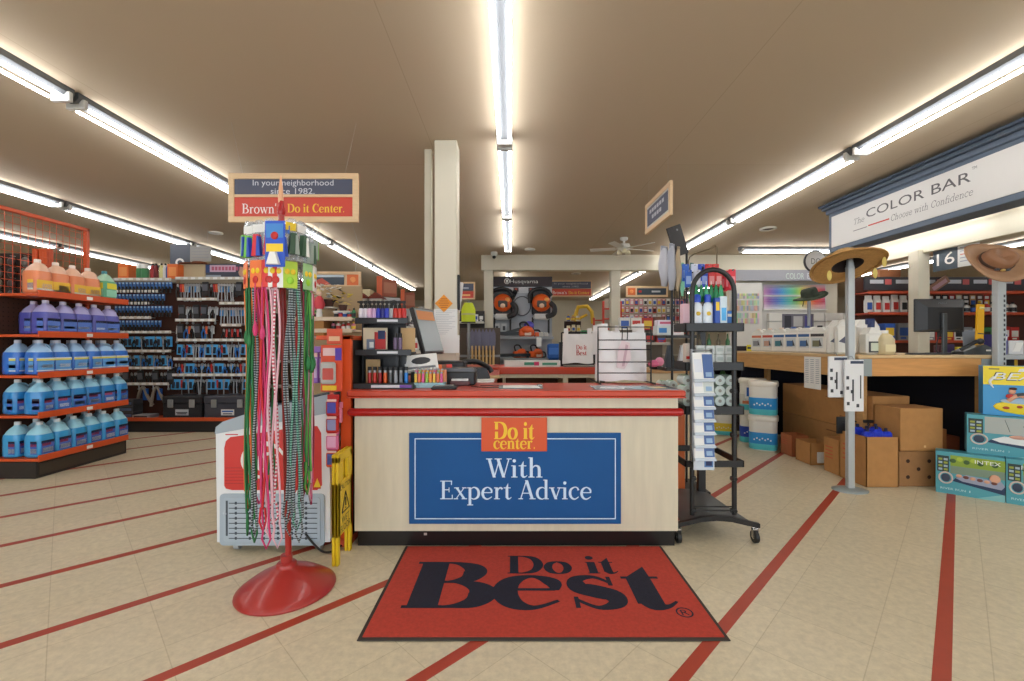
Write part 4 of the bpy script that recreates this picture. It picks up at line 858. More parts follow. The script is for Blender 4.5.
# wire bag rack with plastic bags
BY = 3.42
t2 = thing('bag_rack', 'black wire bag stand at the right end of the counter', 'bag rack', ((X_(598, BY)+X_(651, BY))/2, BY, CT))
hw2 = (X_(651, BY)-X_(598, BY))/2
zt = Z_(327, BY)-CT; WR = M((24, 24, 24), .4)
fin(MB().tube([(-hw2, 0, .006), (-hw2, 0, zt), (hw2, 0, zt), (hw2, 0, .006)], .006, WR, n=6), 'frame', t2)
for v in (340, 349.5, 362, 373): fin(MB().cyl((-hw2, 0, Z_(v, BY)-CT), (hw2, 0, Z_(v, BY)-CT), .004, WR, n=6), 'crossbar', t2)
for sx in (-1, 1): fin(MB().tube([(sx*hw2, 0, .006), (sx*hw2, -.1, .006)], .006, WR, n=6).tube([(sx*hw2, 0, .006), (sx*hw2, .3, .006)], .006, WR, n=6), 'foot', t2)
for x in (-.02, .02): fin(MB().tube(crom([(x, 0, zt), (x+.006, .01, zt-.05), (x+.003, .01, zt-.1)], 4), .004, WR, n=6), 'hook', t2)
def carrier(w_, h, seed, m, logo=None, handles=True):
    rr = random.Random(seed); nx, nz = 12, 14; rows_ = []
    def front(sy):
        out = []
        for j in range(nz+1):
            r = []
            for i in range(nx+1):
                u = i/nx*2-1; v = j/nz
                bulge = (1-u*u)*(.035+.02*math.sin(3*v+seed))*(1.1-v)
                r.append((u*w_/2*(1+.06*(1-v)), sy*bulge-.004*sy+.006*math.sin(7*u+seed+5*v), -h+v*h+.008*math.sin(4*u+seed)*(1-v)))
            out.append(r)
        return out
    mb = MB(); mb.sheet(front(-1), m); mb.sheet(front(1), m)
    if handles:
        for s in (-1, 1): mb.sheet([[(s*w_/2*.95-s*k*w_*.05, .0+.004*y, .0+.07*a) for k in range(4)] for y, a in ((-1, -.2), (0, .6), (1, 1))], m)
    return mb
BAGM = M((228, 224, 222), .4)
for i in range(3):
    c_ = fin(carrier(hw2*1.75, .37, i*1.7+1, BAGM), 'plastic_bag', None, 'white plastic carrier bag on the counter wire rack, %s' % ('at the front', 'second behind', 'third behind')[i], 'bag', 'carrier bags on the wire rack', loc=(t2.location[0]+.0, BY+.06+i*.075, CT+.37+.02))
    if i == 0: fin(MB().prism([(-.06, -.27), (.0, -.28), (.05, -.2), (.04, -.08), (-.02, -.06), (-.05, -.14)], -.0565, -.0555, M((220, 198, 200), .5)).prism([(-.02, -.26), (.0, -.26), (.03, -.1), (.01, -.09)], -.0575, -.0565, M((196, 160, 168), .5)), 'print', c_)
# printed bag hanging at the back counter on a dark stand
t2 = thing('bag_stand', 'dark bag stand on the back counter behind the printed bag', 'bag rack', (X_(577, 5.6), 5.62, 1.0612))
fin(MB().box(-.2, .22, -.02, .06, 0, .02, BLACK, .003).cyl((-.19, 0, .02), (-.19, 0, .42), .009, BLACK).cyl((.21, 0, .02), (.21, 0, .42), .009, BLACK).cyl((-.19, 0, .42), (.21, 0, .42), .009, BLACK).box(-.22, -.17, .0, .05, .04, .3, DK).box(.19, .25, .0, .05, .04, .3, DK), 'frame', t2)
b = fin(carrier(.36, .36, 2.2, BAGM), 'plastic_bag', None, 'white carrier bag with red lettering hanging at the back counter', 'bag', loc=(X_(578, 5.5), 5.52, 1.0612+.40))
mb = MB()
mb.text('Do it', -.03, .1, -.19, .055, RED, y=-.062, font='serif', bold=1.3).text('Best', -.03, .1, -.26, .06, RED, y=-.062, font='serif', bold=1.3)
fin(mb, 'red_print', b)
b = fin(carrier(.34, .3, 4.1, BAGM), 'plastic_bag', None, 'blank white carrier bag behind the wire rack at the back counter', 'bag', loc=(X_(606, 5.6), 5.6, 1.0612+.44))
t2 = thing('long_carton', 'long white and green carton lying on the back counter', 'box', (X_(532, 5.55), 5.5, 1.0612))
fin(MB().box(-.34, .34, -.06, .06, 0, .075, M((222, 226, 220), .5), .003), 'body', t2); fin(MB().rect(-.1, .02, .02, .055, M((60, 140, 110), .5), y=-.06).rect(.02, .08, .015, .06, M((200, 60, 110), .5), y=-.06).rect(.12, .3, .02, .05, M((70, 150, 120), .5), y=-.06), 'print', t2)
fin(MB().box(-.2, .2, -.1, .1, 0, .02, M((120, 110, 100), .5), .003), 'tray', None, 'flat grey tray before the printed bag stand', 'tray', loc=(X_(580, 5.45), 5.42, 1.0612))
# notices on the pillar
PY = 4.298
t2 = thing('paper_notice', 'long white paper sheets taped to the pillar', 'notice', (0, 0, 0))
def sheet_(u0, u1, v0, v1, y, m=PAPER):
    x0, x1, z0, z1 = X_(u0, y), X_(u1, y), Z_(v1, y), Z_(v0, y)
    mb = MB().sheet([[(x0+(x1-x0)*i/5, y-.0015-.012*(1-j/5)**2*(i/5), z0+(z1-z0)*j/5) for i in range(6)] for j in range(6)], m)
    return mb, x0, x1, z0, z1
mb, x0, x1, z0, z1 = sheet_(434, 457.5, 309, 342, PY-.004); lnm = M((176, 178, 182), .8)
for i in range(17): mb.rect(x0+.02, x1-.02-.03*(i % 3), z1-.02-.017*i, z1-.017-.017*i, lnm, y=PY-.0075)
fin(mb, 'upper_sheet', t2); mb, x0, x1, z0, z1 = sheet_(435, 459.5, 335, 353, PY-.01); fin(mb, 'lower_sheet', t2)
t2 = thing('diamond_notice', 'orange diamond note above the white sheets on the pillar', 'notice', (X_(444, PY), PY-.008, Z_(303.5, PY)))
fin(MB().prism([(-.085, 0), (0, -.085), (.085, 0), (0, .085)], -.002, 0, M((232, 150, 40), .6)), 'card', t2)
mb = MB()
for i in range(5):
    w_ = .05-.008*abs(i-2)*1.2; mb.rect(-w_, w_, .04-.02*i, .046-.02*i, M((170, 80, 40), .7), y=-.002)
fin(mb, 'writing', t2)
fin(MB().box(-.01, .012, -.03, .03, Z_(310, 4.35), Z_(275, 4.35), BLACK, .004), 'wall_handset', None, 'slim black handset mounted on the pillar side', 'handset', loc=(-.508, 4.35, 0))
fin(MB(at(rz=PI/2)).sheet([[(-.02+.03*i, -.01-.012*j*(i % 2), Z_(312-j*10, 4.38)) for i in range(4)] for j in range(4)], PAPER), 'paper_sheet', None, 'loose white paper hanging at the right side of the pillar', 'paper', loc=(-.518, 4.4, 0))
# ---------------------------------------------------------------- black arched rack on casters
RK = M((26, 25, 25), .4); AX0, AX1, AY = 1.245, 1.535, 3.08
cxr = (AX0+AX1)/2
t = thing('arched_rack', 'black arched display rack on casters at the counter end', 'display rack', (cxr, AY, 0))
hw = (AX1-AX0)/2; ztop = 1.86
arch = [(-hw, 0, .17)]+[(-hw, 0, z) for z in (.6, 1.2)]+[(hw*math.cos(PI-k*PI/12), 0, 1.70+.155*math.sin(k*PI/12)) for k in range(13)]+[(hw, 0, z) for z in (1.2, .6)]+[(hw, 0, .17)]
fin(MB().tube(arch, .017, RK, n=8), 'arch_frame', t)
fin(MB().box(.10, .16, .48, .52, .15, 1.5, RK, .004), 'rear_post', t)
base = [(-.29, .0), (-.29, .03), (-.2, .05), (-.1, .075), (0, .085), (.1, .075), (.2, .05), (.29, .03), (.29, .0), (.2, .018), (.1, .042), (0, .05), (-.1, .042), (-.2, .018)]
def base_m(): return MB(at(0, -.06, .1)).prism(base, 0, .025, RK)
fin(base_m(), 'base_rail', t)
fin(MB().sheet([[(-.24, -.04, .135), (-.1, -.04, .17), (.1, -.04, .17), (.24, -.04, .135)], [(-.2, .2, .15), (-.08, .2, .18), (.08, .2, .18), (.2, .2, .15)], [(-.1, .55, .16), (-.05, .55, .17), (.1, .55, .17), (.17, .55, .16)]], M((78, 82, 84), .35)), 'base_plate', t)
fin(MB().box(-.12, .18, .53, .56, .1, .16, RK, .004), 'rear_foot', t)
for x, y in ((-.26, -.05), (.26, -.05), (-.09, .55), (.09, .55)):
    c = fin(MB().cyl((x+.012, y, .042), (x-.012, y, .042), .042, M((26, 26, 26), .5), n=16).cyl((x+.014, y, .042), (x-.014, y, .042), .016, CHROME, n=10), 'caster', t)
    fin(MB().box(x-.02, x-.014, y-.012, y+.012, .035, .1, CHROME, .002).box(x+.014, x+.02, y-.012, y+.012, .035, .1, CHROME, .002).box(x-.02, x+.02, y-.014, y+.014, .085, .1, CHROME, .002), 'fork', c)
for z in (.2, .225): fin(MB().cyl((-hw, 0, z), (hw, 0, z), .005, RK, n=6), 'wire_bar', t)
def deck(z, x0, x1, y0, y1, h=.045):
    mb = MB().box(x0, x1, y0, y0+.012, z-h, z+.012, RK, .003).box(x0, x1, y1-.012, y1, z-h, z+.012, RK, .003).box(x0, x0+.012, y0, y1, z-h, z+.012, RK, .003).box(x1-.012, x1, y0, y1, z-h, z+.012, RK, .003)
    return mb.box(x0+.01, x1-.01, y0+.01, y1-.01, z-.008, z, RK)
for z, y1 in ((1.475, .2), (1.207, .2), (.905, .38)): fin(deck(z, -.2, .205, -.02, y1), 'deck', t)
fin(MB().box(.11, .14, .2, .5, 1.44, 1.465, RK, .003).box(.11, .14, .2, .5, 1.17, 1.195, RK, .003), 'rear_strut', t)
fin(MB().box(-.2, .205, -.02, -.006, .5, .545, RK, .003).box(-.2, .205, .44, .455, .5, .545, RK, .003).box(-.2, -.186, -.02, .455, .5, .545, RK, .003).box(.19, .205, -.02, .455, .5, .545, RK, .003), 'open_deck', t)
for x in (-hw, hw):
    for z in (1.02, .72, .42, .2): fin(MB().cyl((x-.024 if x > 0 else x+.024, -.0, z), (x, 0, z), .016, RK, n=10).cyl((x, -.024, z), (x, 0, z), .012, RK, n=8), 'clamp_knob', t)
# goods on it
for i, (x, c, nm) in enumerate([(-.085, (226, 232, 238), 'white'), (-.012, (222, 230, 236), 'white')]):
    b = fin(MB().lathe([(.032, 0), (.034, .01), (.034, .13), (.026, .15), (.014, .16), (.014, .165)], M(c, .35), n=14, sy=.7, c=(0, 0, 0)).ball((0, -.022, .08), (.016, .004, .016), M((226, 190, 60), .4), 8, 5), 'lotion_bottle', None, '%s blue-capped bottle on the upper deck, %s from the left post' % (nm, ORD[i]), 'bottle', 'bottles on the arched rack', loc=(cxr+x, AY+.06, 1.4752))
    fin(MB().lathe([(.022, .16), (.024, .2), (.016, .215), (0, .215)], M((40, 80, 190), .35), n=12), 'cap', b)
fin(MB().box(-.018, .018, -.02, .02, 0, .19, M((40, 80, 170), .4), .003).rect(-.012, .012, .1, .16, YELLOW, y=-.02), 'slim_box', None, 'slim blue and yellow box beside the white bottles on the upper deck', 'box', loc=(cxr+.045, AY+.05, 1.4752))
fin(MB().box(-.024, .024, -.02, .02, 0, .2, M((214, 230, 238), .4), .003).rect(-.016, .016, .03, .12, LBLUE, y=-.02), 'slim_box', None, 'tall pale blue box near the right post on the upper deck', 'box', loc=(cxr+.088, AY+.05, 1.4752))
fin(MB().box(-.035, .035, -.03, .03, 0, .1, M((30, 110, 190), .4), .003).rect(-.025, .025, .06, .08, WHITE, y=-.03), 'carton', None, 'square bright blue carton outside the right post on the upper deck', 'box', loc=(cxr+.158, AY+.1, 1.4752))
fin(MB().box(-.025, .025, -.03, .03, 0, .15, M((226, 190, 200), .4), .003), 'carton', None, 'pale pink carton outside the left post on the upper deck', 'box', loc=(cxr-.163, AY+.08, 1.4752))
hangers = [(-.10, 'blue', (40, 90, 180)), (-.045, 'white', (206, 210, 226)), (.0, 'blue', (44, 80, 190)), (.045, 'red', (206, 44, 44)), (.09, 'red', (214, 60, 54))]
fin(MB().cyl((-.13, .16, 1.86), (.16, .16, 1.86), .005, RK, n=6).cyl((-.13, .16, 1.74), (.16, .16, 1.74), .005, RK, n=6).cyl((0, .16, 1.9), (.0, .48, 1.48), .008, RK, n=6), 'hook_bar', t)
def hangpack(c, w=.05, h=.12): return MB().box(-w/2, w/2, -.014, .0, -h, .012, M(c, .4), .004).rect(-w*.35, w*.35, -h*.8, -h*.3, M(tuple(min(255, x*.5+120) for x in c), .4), y=-.014).cyl((0, -.03, .0), (0, .0, .0), .003, STEEL, n=5)
for j in range(2):
    for i, (x, n, c) in enumerate(hangers): fin(hangpack(c, .05, .115), 'hanging_pack', None, '%s hanging pack under the arch, %s from left in the %s rank' % (n, ORD[i], ('front', 'rear')[j]), 'package', 'hanging packs under the arch', loc=(cxr+x*1.15, AY+.15+j*.05, 1.865+j*.05))
for i in range(7): fin(MB().lathe([(.005, .02), (.012, .0), (.02, -.06), (.016, -.1), (.0, -.105)], M((36, 130, 80) if i % 3 else (70, 170, 120), .35), n=8, sy=.6).cyl((0, 0, .02), (0, 0, .045), .003, WHITE, n=5), 'air_freshener', None, 'green hanging bottle under the arch, %s from the left' % ORD[i], 'bottle', 'green hanging bottles', loc=(cxr-.105+.035*i, AY+.11, 1.745))
fin(MB().tube(crom([(-.06, 0, 0), (-.06, 0, .13), (.1, 0, .19), (.14, 0, .2), (.14, 0, .0)], 4), .005, M((110, 96, 70), .5), n=6), 'wire_hanger', None, 'bent bronze wire hanger rising above the arch', 'hanger', loc=(cxr+.02, AY+.3, 1.87))
for i in range(3): fin(hangpack((214, 40, 60), .05, .13), 'hanging_pack', None, 'red hanging pack outside the right shoulder of the arch, %s from the front' % ORD[i], 'package', 'red packs right of the arch', loc=(cxr+.175, AY+.1+.06*i, 1.86+.0*i))
fin(MB().cyl((0, -.03, 0), (0, .25, 0), .005, RK, n=6).cyl((0, .25, 0), (-.16, .25, -.38), .006, RK, n=6), 'hook_arm', t).location = (.175, .1, 1.865)
for i in range(8):
    r_, k = divmod(i, 4)
    fin(MB().box(-.032, .032, -.03, .03, 0, .062, M((206, 210, 206), .5), .004).rect(-.02, .02, .02, .045, M((176, 186, 180), .5), y=-.03), 'small_carton', None, 'small whitish carton on the middle deck, %s from left in the %s layer' % (ORD[k], ('lower', 'upper')[r_]), 'box', 'cartons on the middle deck', loc=(cxr-.06+.068*k, AY+.09, 1.2072+.0635*r_))
for i in range(4): fin(MB().lathe([(.014, 0), (.014, .03), (.005, .05), (.005, .08), (0, .082)], M((60, 110, 70), .4) if i % 2 else M((90, 80, 60), .4), n=8), 'nozzle', None, 'small dark nozzle standing on the whitish cartons, %s from the left' % ORD[i], 'nozzle', 'nozzles on the cartons', loc=(cxr-.055+.066*i, AY+.09, 1.3342))
for i, x in enumerate((-.13, -.16)): fin(MB().box(-.03, .0, -.03, .03, 0, .14, M((206, 190, 176), .5), .004).rect(-.028, -.004, .03, .05, RED, y=-.03), 'small_carton', None, 'beige carton beside the left post on the middle deck, %s from the post' % ORD[i], 'box', 'beige cartons', loc=(cxr+x+.03, AY+.1, 1.2072))
def roll(): return MB().cyl((0, -.06, 0), (0, .06, 0), .036, M((206, 218, 212), .6), n=14).cyl((0, -.061, 0), (0, -.0595, 0), .012, M((150, 150, 140), .6), n=10).box(-.014, .014, -.03, .03, -.001, .0365, M((150, 190, 150), .6))
rm = build(roll(), 'paper_roll')
for j in range(3):
    for i in range(5):
        fin(rm, 'paper_roll', None, 'plastic-wrapped pale green roll on the lower deck, %s from left in the %s layer' % (ORD[i], ('bottom', 'middle', 'top')[j]), 'roll', 'wrapped rolls on the lower deck', loc=(cxr-.15+.075*i, AY+.12, .905+.0375+.0725*j))
for j in range(2):
    for i in range(2): fin(rm, 'paper_roll', None, 'wrapped pale roll left of the arched rack posts, %s in the %s layer' % (ORD[i], ('bottom', 'top')[j]), 'roll', 'wrapped rolls left of the rack', loc=(1.35-.075*i, 3.78, .8902+.0375+.0725*j))
# stepped brochure holder on the front of the rack
t2 = thing('brochure_holder', 'stepped wire holder of blue and white brochures on the arched rack', 'brochure holder', (X_(704, 3.0), 3.05, 0))
fin(MB().box(-.075, -.07, -.03, .0, .55, 1.31, STEEL).box(.065, .07, -.03, .0, .55, 1.31, STEEL).cyl((-.07, .0, 1.3), (.07, 0, 1.3), .006, STEEL, n=6), 'wire_frame', t2)
bz = [1.17, 1.075, .985, .90, .815, .73, .645]
for i, z in enumerate(bz):
    Xb = at(0, -.03-.002*i, z, rx=-.22)
    pk = fin(MB(Xb).box(-.072, .072, -.022, .0, -.085, -.066, M((186, 196, 206), .2), .003).box(-.072, .072, 0, .012, -.085, .06, M((170, 176, 186), .3), .002), 'pocket', t2)
    h = .115 if i == 0 else .012
    fin(MB(Xb).box(-.068, .066, -.014, -.003, -.08, h, PAPER, .001).rect(-.004, .064, -.06, h*.9, M((66, 96, 150), .4) if i != 1 else M((200, 206, 200), .4), y=-.0145).rect(-.06, -.01, -.02, h*.6, M((214, 218, 226), .5), y=-.0145).rect(.01, .05, -.05, -.02, M((140, 170, 200), .4), y=-.0155), 'brochure', pk)
fin(MB(at(0, -.045, .58)).box(-.07, .068, -.01, 0, -.08, .06, M((206, 214, 222), .2), .002).rect(.0, .06, -.06, .05, M((80, 120, 170), .4), y=-.01).rect(.01, .05, -.05, -.02, NAVY, y=-.011), 'lower_pocket', t2)
# ---------------------------------------------------------------- second black rack with a wire grid behind
GX0, GX1, GY = X_(669, 4.1), X_(690, 4.1), 4.1
t = thing('grid_rack', 'black wire grid rack with hanging bags behind the arched rack', 'display rack', ((GX0+GX1)/2, GY, 0))
h2 = (GX1-GX0)/2
GA = at(rz=.75)
fin(MB(GA).cyl((-h2*1.45, 0, .05), (-h2*1.45, 0, 2.14), .011, RK, n=8).cyl((h2*1.45, 0, .05), (h2*1.45, 0, 2.24), .011, RK, n=8), 'post_pair', t)
mb = MB(GA)
for i in range(7): mb.cyl((-h2*1.45+i*h2*.483, 0, 1.45), (-h2*1.45+i*h2*.483, 0, 2.06), .004, RK, n=5)
for j in range(9): mb.cyl((-h2*1.45, 0, 1.45+j*.076), (h2*1.45, 0, 1.45+j*.076), .004, RK, n=5)
mb.box(-h2*1.5, h2*1.5, -.012, .012, 2.04, 2.07, M((120, 112, 96), .5))
fin(mb, 'wire_grid', t)
fin(MB().box(-.16, .2, -.1, .14, 1.395, 1.42, RK, .003).box(-.16, .2, -.1, .14, 1.1, 1.13, RK, .003), 'deck', t)
fin(MB().box(-.2, .2, -.2, .2, 0, .05, RK, .005), 'base', t)
t2 = thing('tilted_board', 'charcoal square board tilted above the wire grid rack', 'sign board', (X_(677, 4.0), 4.02, 2.29))
fin(MB(at(0, 0, 0, .35, ry=-.36)).box(-.075, .085, -.008, .008, -.16, .11, M((54, 52, 52), .6), .003), 'board', t2)
fin(MB().ball((.0, -.02, .07), (.01, .006, .01), STEEL, 8, 5), 'rivet', t2); fin(MB().cyl((0.03, .02, -.22), (.03, .02, -.05), .005, RK, n=6), 'stem', t2)
def softpack(w_, h, c, seed):
    rr = random.Random(seed); rows_ = []
    mb = MB()
    for s in (-1, 1): mb.sheet([[(w_/2*(i/4-1)*(.4+.6*math.sin(PI*(.12+.8*j/7)))+.008*math.sin(j*1.3+seed), s*.035*math.sin(PI*j/7)*(1-(i/4-1)**2), -h*j/7) for i in range(9)] for j in range(8)], M(c, .35))
    return mb.rect(-w_*.3, w_*.3, -h*.12, -.005, M(tuple(x*.8 for x in c), .5), y=-.004)
for i, (u, v, c, n, w_, h) in enumerate([(664, 246, (180, 180, 188), 'pale grey', .13, .36), (672, 243, (164, 166, 176), 'silver', .11, .42), (679, 246, (170, 150, 120), 'mottled tan', .06, .4), (684, 262, (120, 190, 160), 'mint', .05, .3), (694, 262, (40, 110, 100), 'dark teal', .06, .3)]):
    fin(softpack(w_, h, c, i), 'hanging_bag', None, '%s soft bag hanging on the wire grid rack, %s from the left' % (n, ORD[i]), 'bag', 'bags on the wire grid', loc=(X_(u, 3.98), 3.98+.01*i, Z_(v, 3.98)), rz=.5)
for i, (u0, u1, h, c, c2, n) in enumerate([(657, 671, .085, (206, 214, 214), (60, 130, 200), 'white and blue'), (672.5, 684, .1, (226, 222, 222), (206, 60, 60), 'white and red')]):
    x0, x1 = X_(u0, 4.0), X_(u1, 4.0)
    fin(MB().box(-(x1-x0)/2, (x1-x0)/2, -.06, .06, 0, h, M(c, .5), .003).rect(-(x1-x0)*.36, (x1-x0)*.2, h*.25, h*.75, M(c2, .5), y=-.06), 'carton', None, '%s carton on the small deck of the wire grid rack' % n, 'box', loc=((x0+x1)/2, 4.06, 1.4202))
fin(MB().box(-.07, .07, -.05, .05, 0, .05, M((220, 214, 224), .5), .003).rect(-.05, .05, .015, .035, M((200, 90, 120), .5), y=-.05), 'carton', None, 'flat pink-printed carton on top of the white and blue carton', 'box', loc=(X_(664, 4.05), 4.06, 1.5057))
for i, (dx, c, n) in enumerate([(-.1, (70, 76, 84), 'slate grey'), (.02, (206, 206, 206), 'white'), (.1, (60, 40, 40), 'dark brown')]):
    fin(MB().prism([(-.05, 0), (.05, 0), (.015, .2), (-.015, .2)], -.02, .02, M(c, .6)), 'cone_tent_pack', None, '%s tapered pack on the middle deck of the wire grid rack' % n, 'package', loc=((GX0+GX1)/2+dx, 4.08, 1.1302))
fin(MB().ball((0, 0, .03), (.07, .05, .04), M((220, 110, 150), .7), 10, 6).ball((.06, 0, .05), (.05, .05, .05), M((226, 140, 170), .7), 10, 6), 'plush_bundle', None, 'pink soft bundle left of the wire grid rack', 'bundle', loc=(X_(654, 4.9), 4.9, 1.0955))
fin(MB().box(-.35, .5, -.2, .4, 0, 1.02, M((196, 182, 152), .6), .004).box(-.37, .52, -.22, .42, 1.02, 1.055, M((170, 130, 80), .5), .004), 'service_cabinet', None, 'beige cabinet with tan top behind the wire bag rack', 'cabinet', loc=(1.5, 5.1, 0))
fin(MB().ball((0, 0, .02), (.1, .06, .02), BLACK, 10, 5), 'leather_glove', None, 'black glove lying on the beige cabinet', 'glove', loc=(X_(657, 5.0), 4.97, 1.0555))
# ---------------------------------------------------------------- paint bench
BW_ = M((206, 148, 84), .5, var=.1, vs=7, stretch=(.6, 6, 6)); BW2 = M((196, 150, 92), .55, var=.1, vs=7, stretch=(6, .6, 6)); GALV = M((150, 158, 156), .45, .4)
BX0, BX1, BY0, BY1, BZ = 3.3, 4.62, 4.25, 6.6, 1.235
t = thing('paint_bench', 'heavy timber bench with plywood top carrying jugs and monitor', 'bench', (BX0, BY0, 0))
PLY = M((206, 176, 130), .45, var=.06, vs=5)
fin(MB().box(-.01, BX1-BX0, -.01, BY1-BY0, BZ-.03, BZ, PLY, .004), 'top', t)
fin(MB().box(0, BX1-BX0-.02, 0, .045, BZ-.20, BZ-.03, BW_, .004), 'front_rail', t)
fin(MB().box(0, .045, .045, BY1-BY0-.02, BZ-.22, BZ-.03, BW2, .004), 'side_rail', t)
for x, y in ((.0, .3), (BX1-BX0-.09, .0), (BX1-BX0-.18, BY1-BY0-.12), (.05, BY1-BY0-.25)):
    fin(MB().box(x+.315 if x < .1 else x+.01, x+.36 if x < .1 else x+.055, y+.05, y+.14, 0, BZ-.2, BW2, .004), 'leg', t)
fin(MB().box(-.004, .12, -.006, -.0, BZ-.2, BZ-.035, GALV).box(-.006, .0, 0, .12, BZ-.2, BZ-.035, GALV), 'corner_bracket', t)
fin(MB().box(BX1-BX0-.16, BX1-BX0-.01, -.006, 0, BZ-.2, BZ-.035, GALV).ball((BX1-BX0-.13, -.008, BZ-.08), .008, STEEL, 8, 5), 'corner_bracket', t)
fin(MB().box(.05, BX1-BX0-.05, 2.25, 2.28, .02, BZ-.21, M((20, 20, 34), .9)), 'shade_backboard', t)  # added near-black board, its colour standing in for shade under the bench
fin(MB().box(BX1-BX0-.05, BX1-BX0-.025, .12, 2.25, .02, BZ-.21, M((20, 20, 34), .9)), 'shade_end_board', t)  # second added board, painted as the shade towards the bench end
# price sheets on the bench side
t2 = thing('price_sheet', 'white printed sheet hanging from the bench side rail', 'notice', (BX0-.003, 4.9, 0), -PI/2)
mb = MB().rect(-.135, .135, .85, 1.20, PAPER, y=0, t=.002)
for i in range(13):
    for k in range(3): mb.rect(-.115+.085*k, -.06+.085*k, 1.165-.021*i, 1.171-.021*i, M((150, 156, 168), .7), y=-.002)
fin(mb, 'sheet', t2)
# jugs on the bench
JW = M((228, 226, 218), .4)
def flat_jug(c, c2, w_=.21, h=.31, cap=M((200, 190, 180), .5)):
    mb = MB().box(-w_/2, w_/2, -.075, .075, 0, h*.78, JW, .02).prism([(-w_/2+.01, h*.77), (w_/2-.01, h*.77), (w_*.2, h*.93), (-w_*.12, h*.93)], -.065, .065, JW)
    mb.tube(crom([(w_*.1, 0, h*.9), (w_*.36, 0, h*.93), (w_*.43, 0, h*.76)], 3), .014, JW, n=7)
    o = fin(mb, 'detergent_jug')
    fin(MB().lathe([(.026, h*.92), (.026, h), (0, h)], cap, n=12, c=(-w_*.1, 0, 0)), 'cap', o)
    fin(MB().rect(-w_*.34, w_*.36, h*.6, h*.7, c, y=-.0755).rect(-w_*.3, w_*.3, h*.2, h*.56, M((200, 206, 206), .5), y=-.0755).rect(-w_*.24, w_*.12, h*.24, h*.46, c2, y=-.0765).prism([(-w_*.05, h*.26), (w_*.26, h*.26), (w_*.14, h*.5)], -.0775, -.0765, DGREY), 'label_sticker', o)
    return o
jl = [('orange-headed label', (206, 110, 80), (130, 130, 134), 759), ('red-headed label', (206, 80, 60), (190, 150, 130), 770), ('blue-headed green label', (50, 100, 150), (60, 120, 130), 781.5), ('blue-headed label', (50, 96, 150), (70, 110, 160), 793.5), ('blue-headed label', (50, 96, 150), (70, 110, 160), 807), ('black-headed label', (60, 58, 56), (120, 120, 90), 820)]
for i, (n, a, b, u) in enumerate(jl):
    x = BX0+.13; y = x*448/(u-511); o = flat_jug(M(a, .5), M(b, .5), cap=M((60, 90, 150), .5) if i in (3, 4) else (BLACK if i == 5 else M((220, 200, 180), .5)))
    o.location = (x+.02, y, BZ+.0005); o.rotation_euler = (0, 0, -PI/2+.35); tag(o, 'white jug with %s on the bench side, %s from the far end' % (n, ORD[i]), 'jug', 'white jugs along the bench')
for i, u in enumerate((768, 779, 790, 803)):
    x = BX0+.42; y = x*448/(u-511)+.15; o = flat_jug(M((70, 110, 170), .5), M((100, 130, 170), .5), cap=M((70, 100, 160), .5)); o.location = (x, y, BZ+.0005); o.rotation_euler = (0, 0, -PI/2+.3); tag(o, 'white jug in the second rank of the bench, %s from the far end' % ORD[i], 'jug', 'second rank of white jugs')
fin(MB().box(-.06, .06, -.05, .05, 0, .09, M((226, 214, 50), .5), .01).rect(-.04, .04, .03, .06, DGREY, y=-.05), 'yellow_tub', None, 'small yellow tub at the far corner of the bench', 'tub', loc=(BX0+.12, 6.35, BZ+.0005), rz=-1.0)
for i, u in enumerate((836.5, 845)):
    b = fin(MB().box(-.085, .085, -.06, .06, 0, .3, M((224, 222, 212), .4), .02).prism([(-.07, .29), (.07, .29), (.03, .35), (-.03, .35)], -.05, .05, M((224, 222, 212), .4)), 'cleaner_jug', None, 'white jug with two grey wing shapes, %s right of the labelled row' % ORD[i], 'jug', 'white jugs with grey wings', loc=(X_(u, 4.62-.1*i), 4.62-.1*i, BZ+.0005), rz=-.5)
    fin(MB().prism([(-.06, .13), (.02, .1), (.06, .14), (.05, .21), (-.01, .18)], -.062, -.06, M((90, 92, 110), .5)), 'label_sticker', b)
for i, (u, y) in enumerate([(859, 4.75), (868, 4.95)]):
    fin(MB().box(-.09, .09, -.07, .07, 0, .3, WHITE, .02).prism([(-.08, .29), (.08, .29), (.03, .36), (-.03, .36)], -.06, .06, WHITE), 'blank_jug', None, 'blank white jug behind the hat pole, %s from the left' % ORD[i], 'jug', 'blank white jugs', loc=(X_(u, y), y, BZ+.0005))
b = fin(MB().box(-.085, .085, -.06, .06, 0, .22, M((222, 222, 216), .4), .02).prism([(-.07, .21), (.07, .21), (.035, .27), (-.035, .27)], -.05, .05, M((222, 222, 216), .4)), 'cleaner_jug', None, 'white jug with a navy pump and black-framed label right of the hat pole', 'jug', loc=(X_(871, 4.5), 4.5, BZ+.0005))
fin(MB().box(-.07, .07, -.062, -.06, .02, .13, DGREY).rect(-.05, .05, .035, .115, M((200, 210, 190), .5), y=-.062), 'label_sticker', b); fin(MB().cyl((0, 0, .26), (0, 0, .32), .03, NAVY, n=12).box(-.05, .03, -.02, .02, .3, .36, NAVY, .008), 'pump_head', b)
b = fin(MB().lathe([(.06, 0), (.07, .01), (.07, .15), (.05, .19), (.025, .21), (.025, .22)], M((206, 190, 150), .3), n=16, sq=4), 'amber_jug', None, 'translucent amber jug with white cap beside the monitor', 'jug', loc=(X_(884.5, 4.45), 4.45, BZ+.0005))
fin(MB().lathe([(.03, .21), (.03, .24), (0, .24)], WHITE, n=12), 'cap', b); fin(MB().rect(-.05, .05, .03, .1, M((226, 214, 170), .5), y=-.072), 'label_sticker', b)
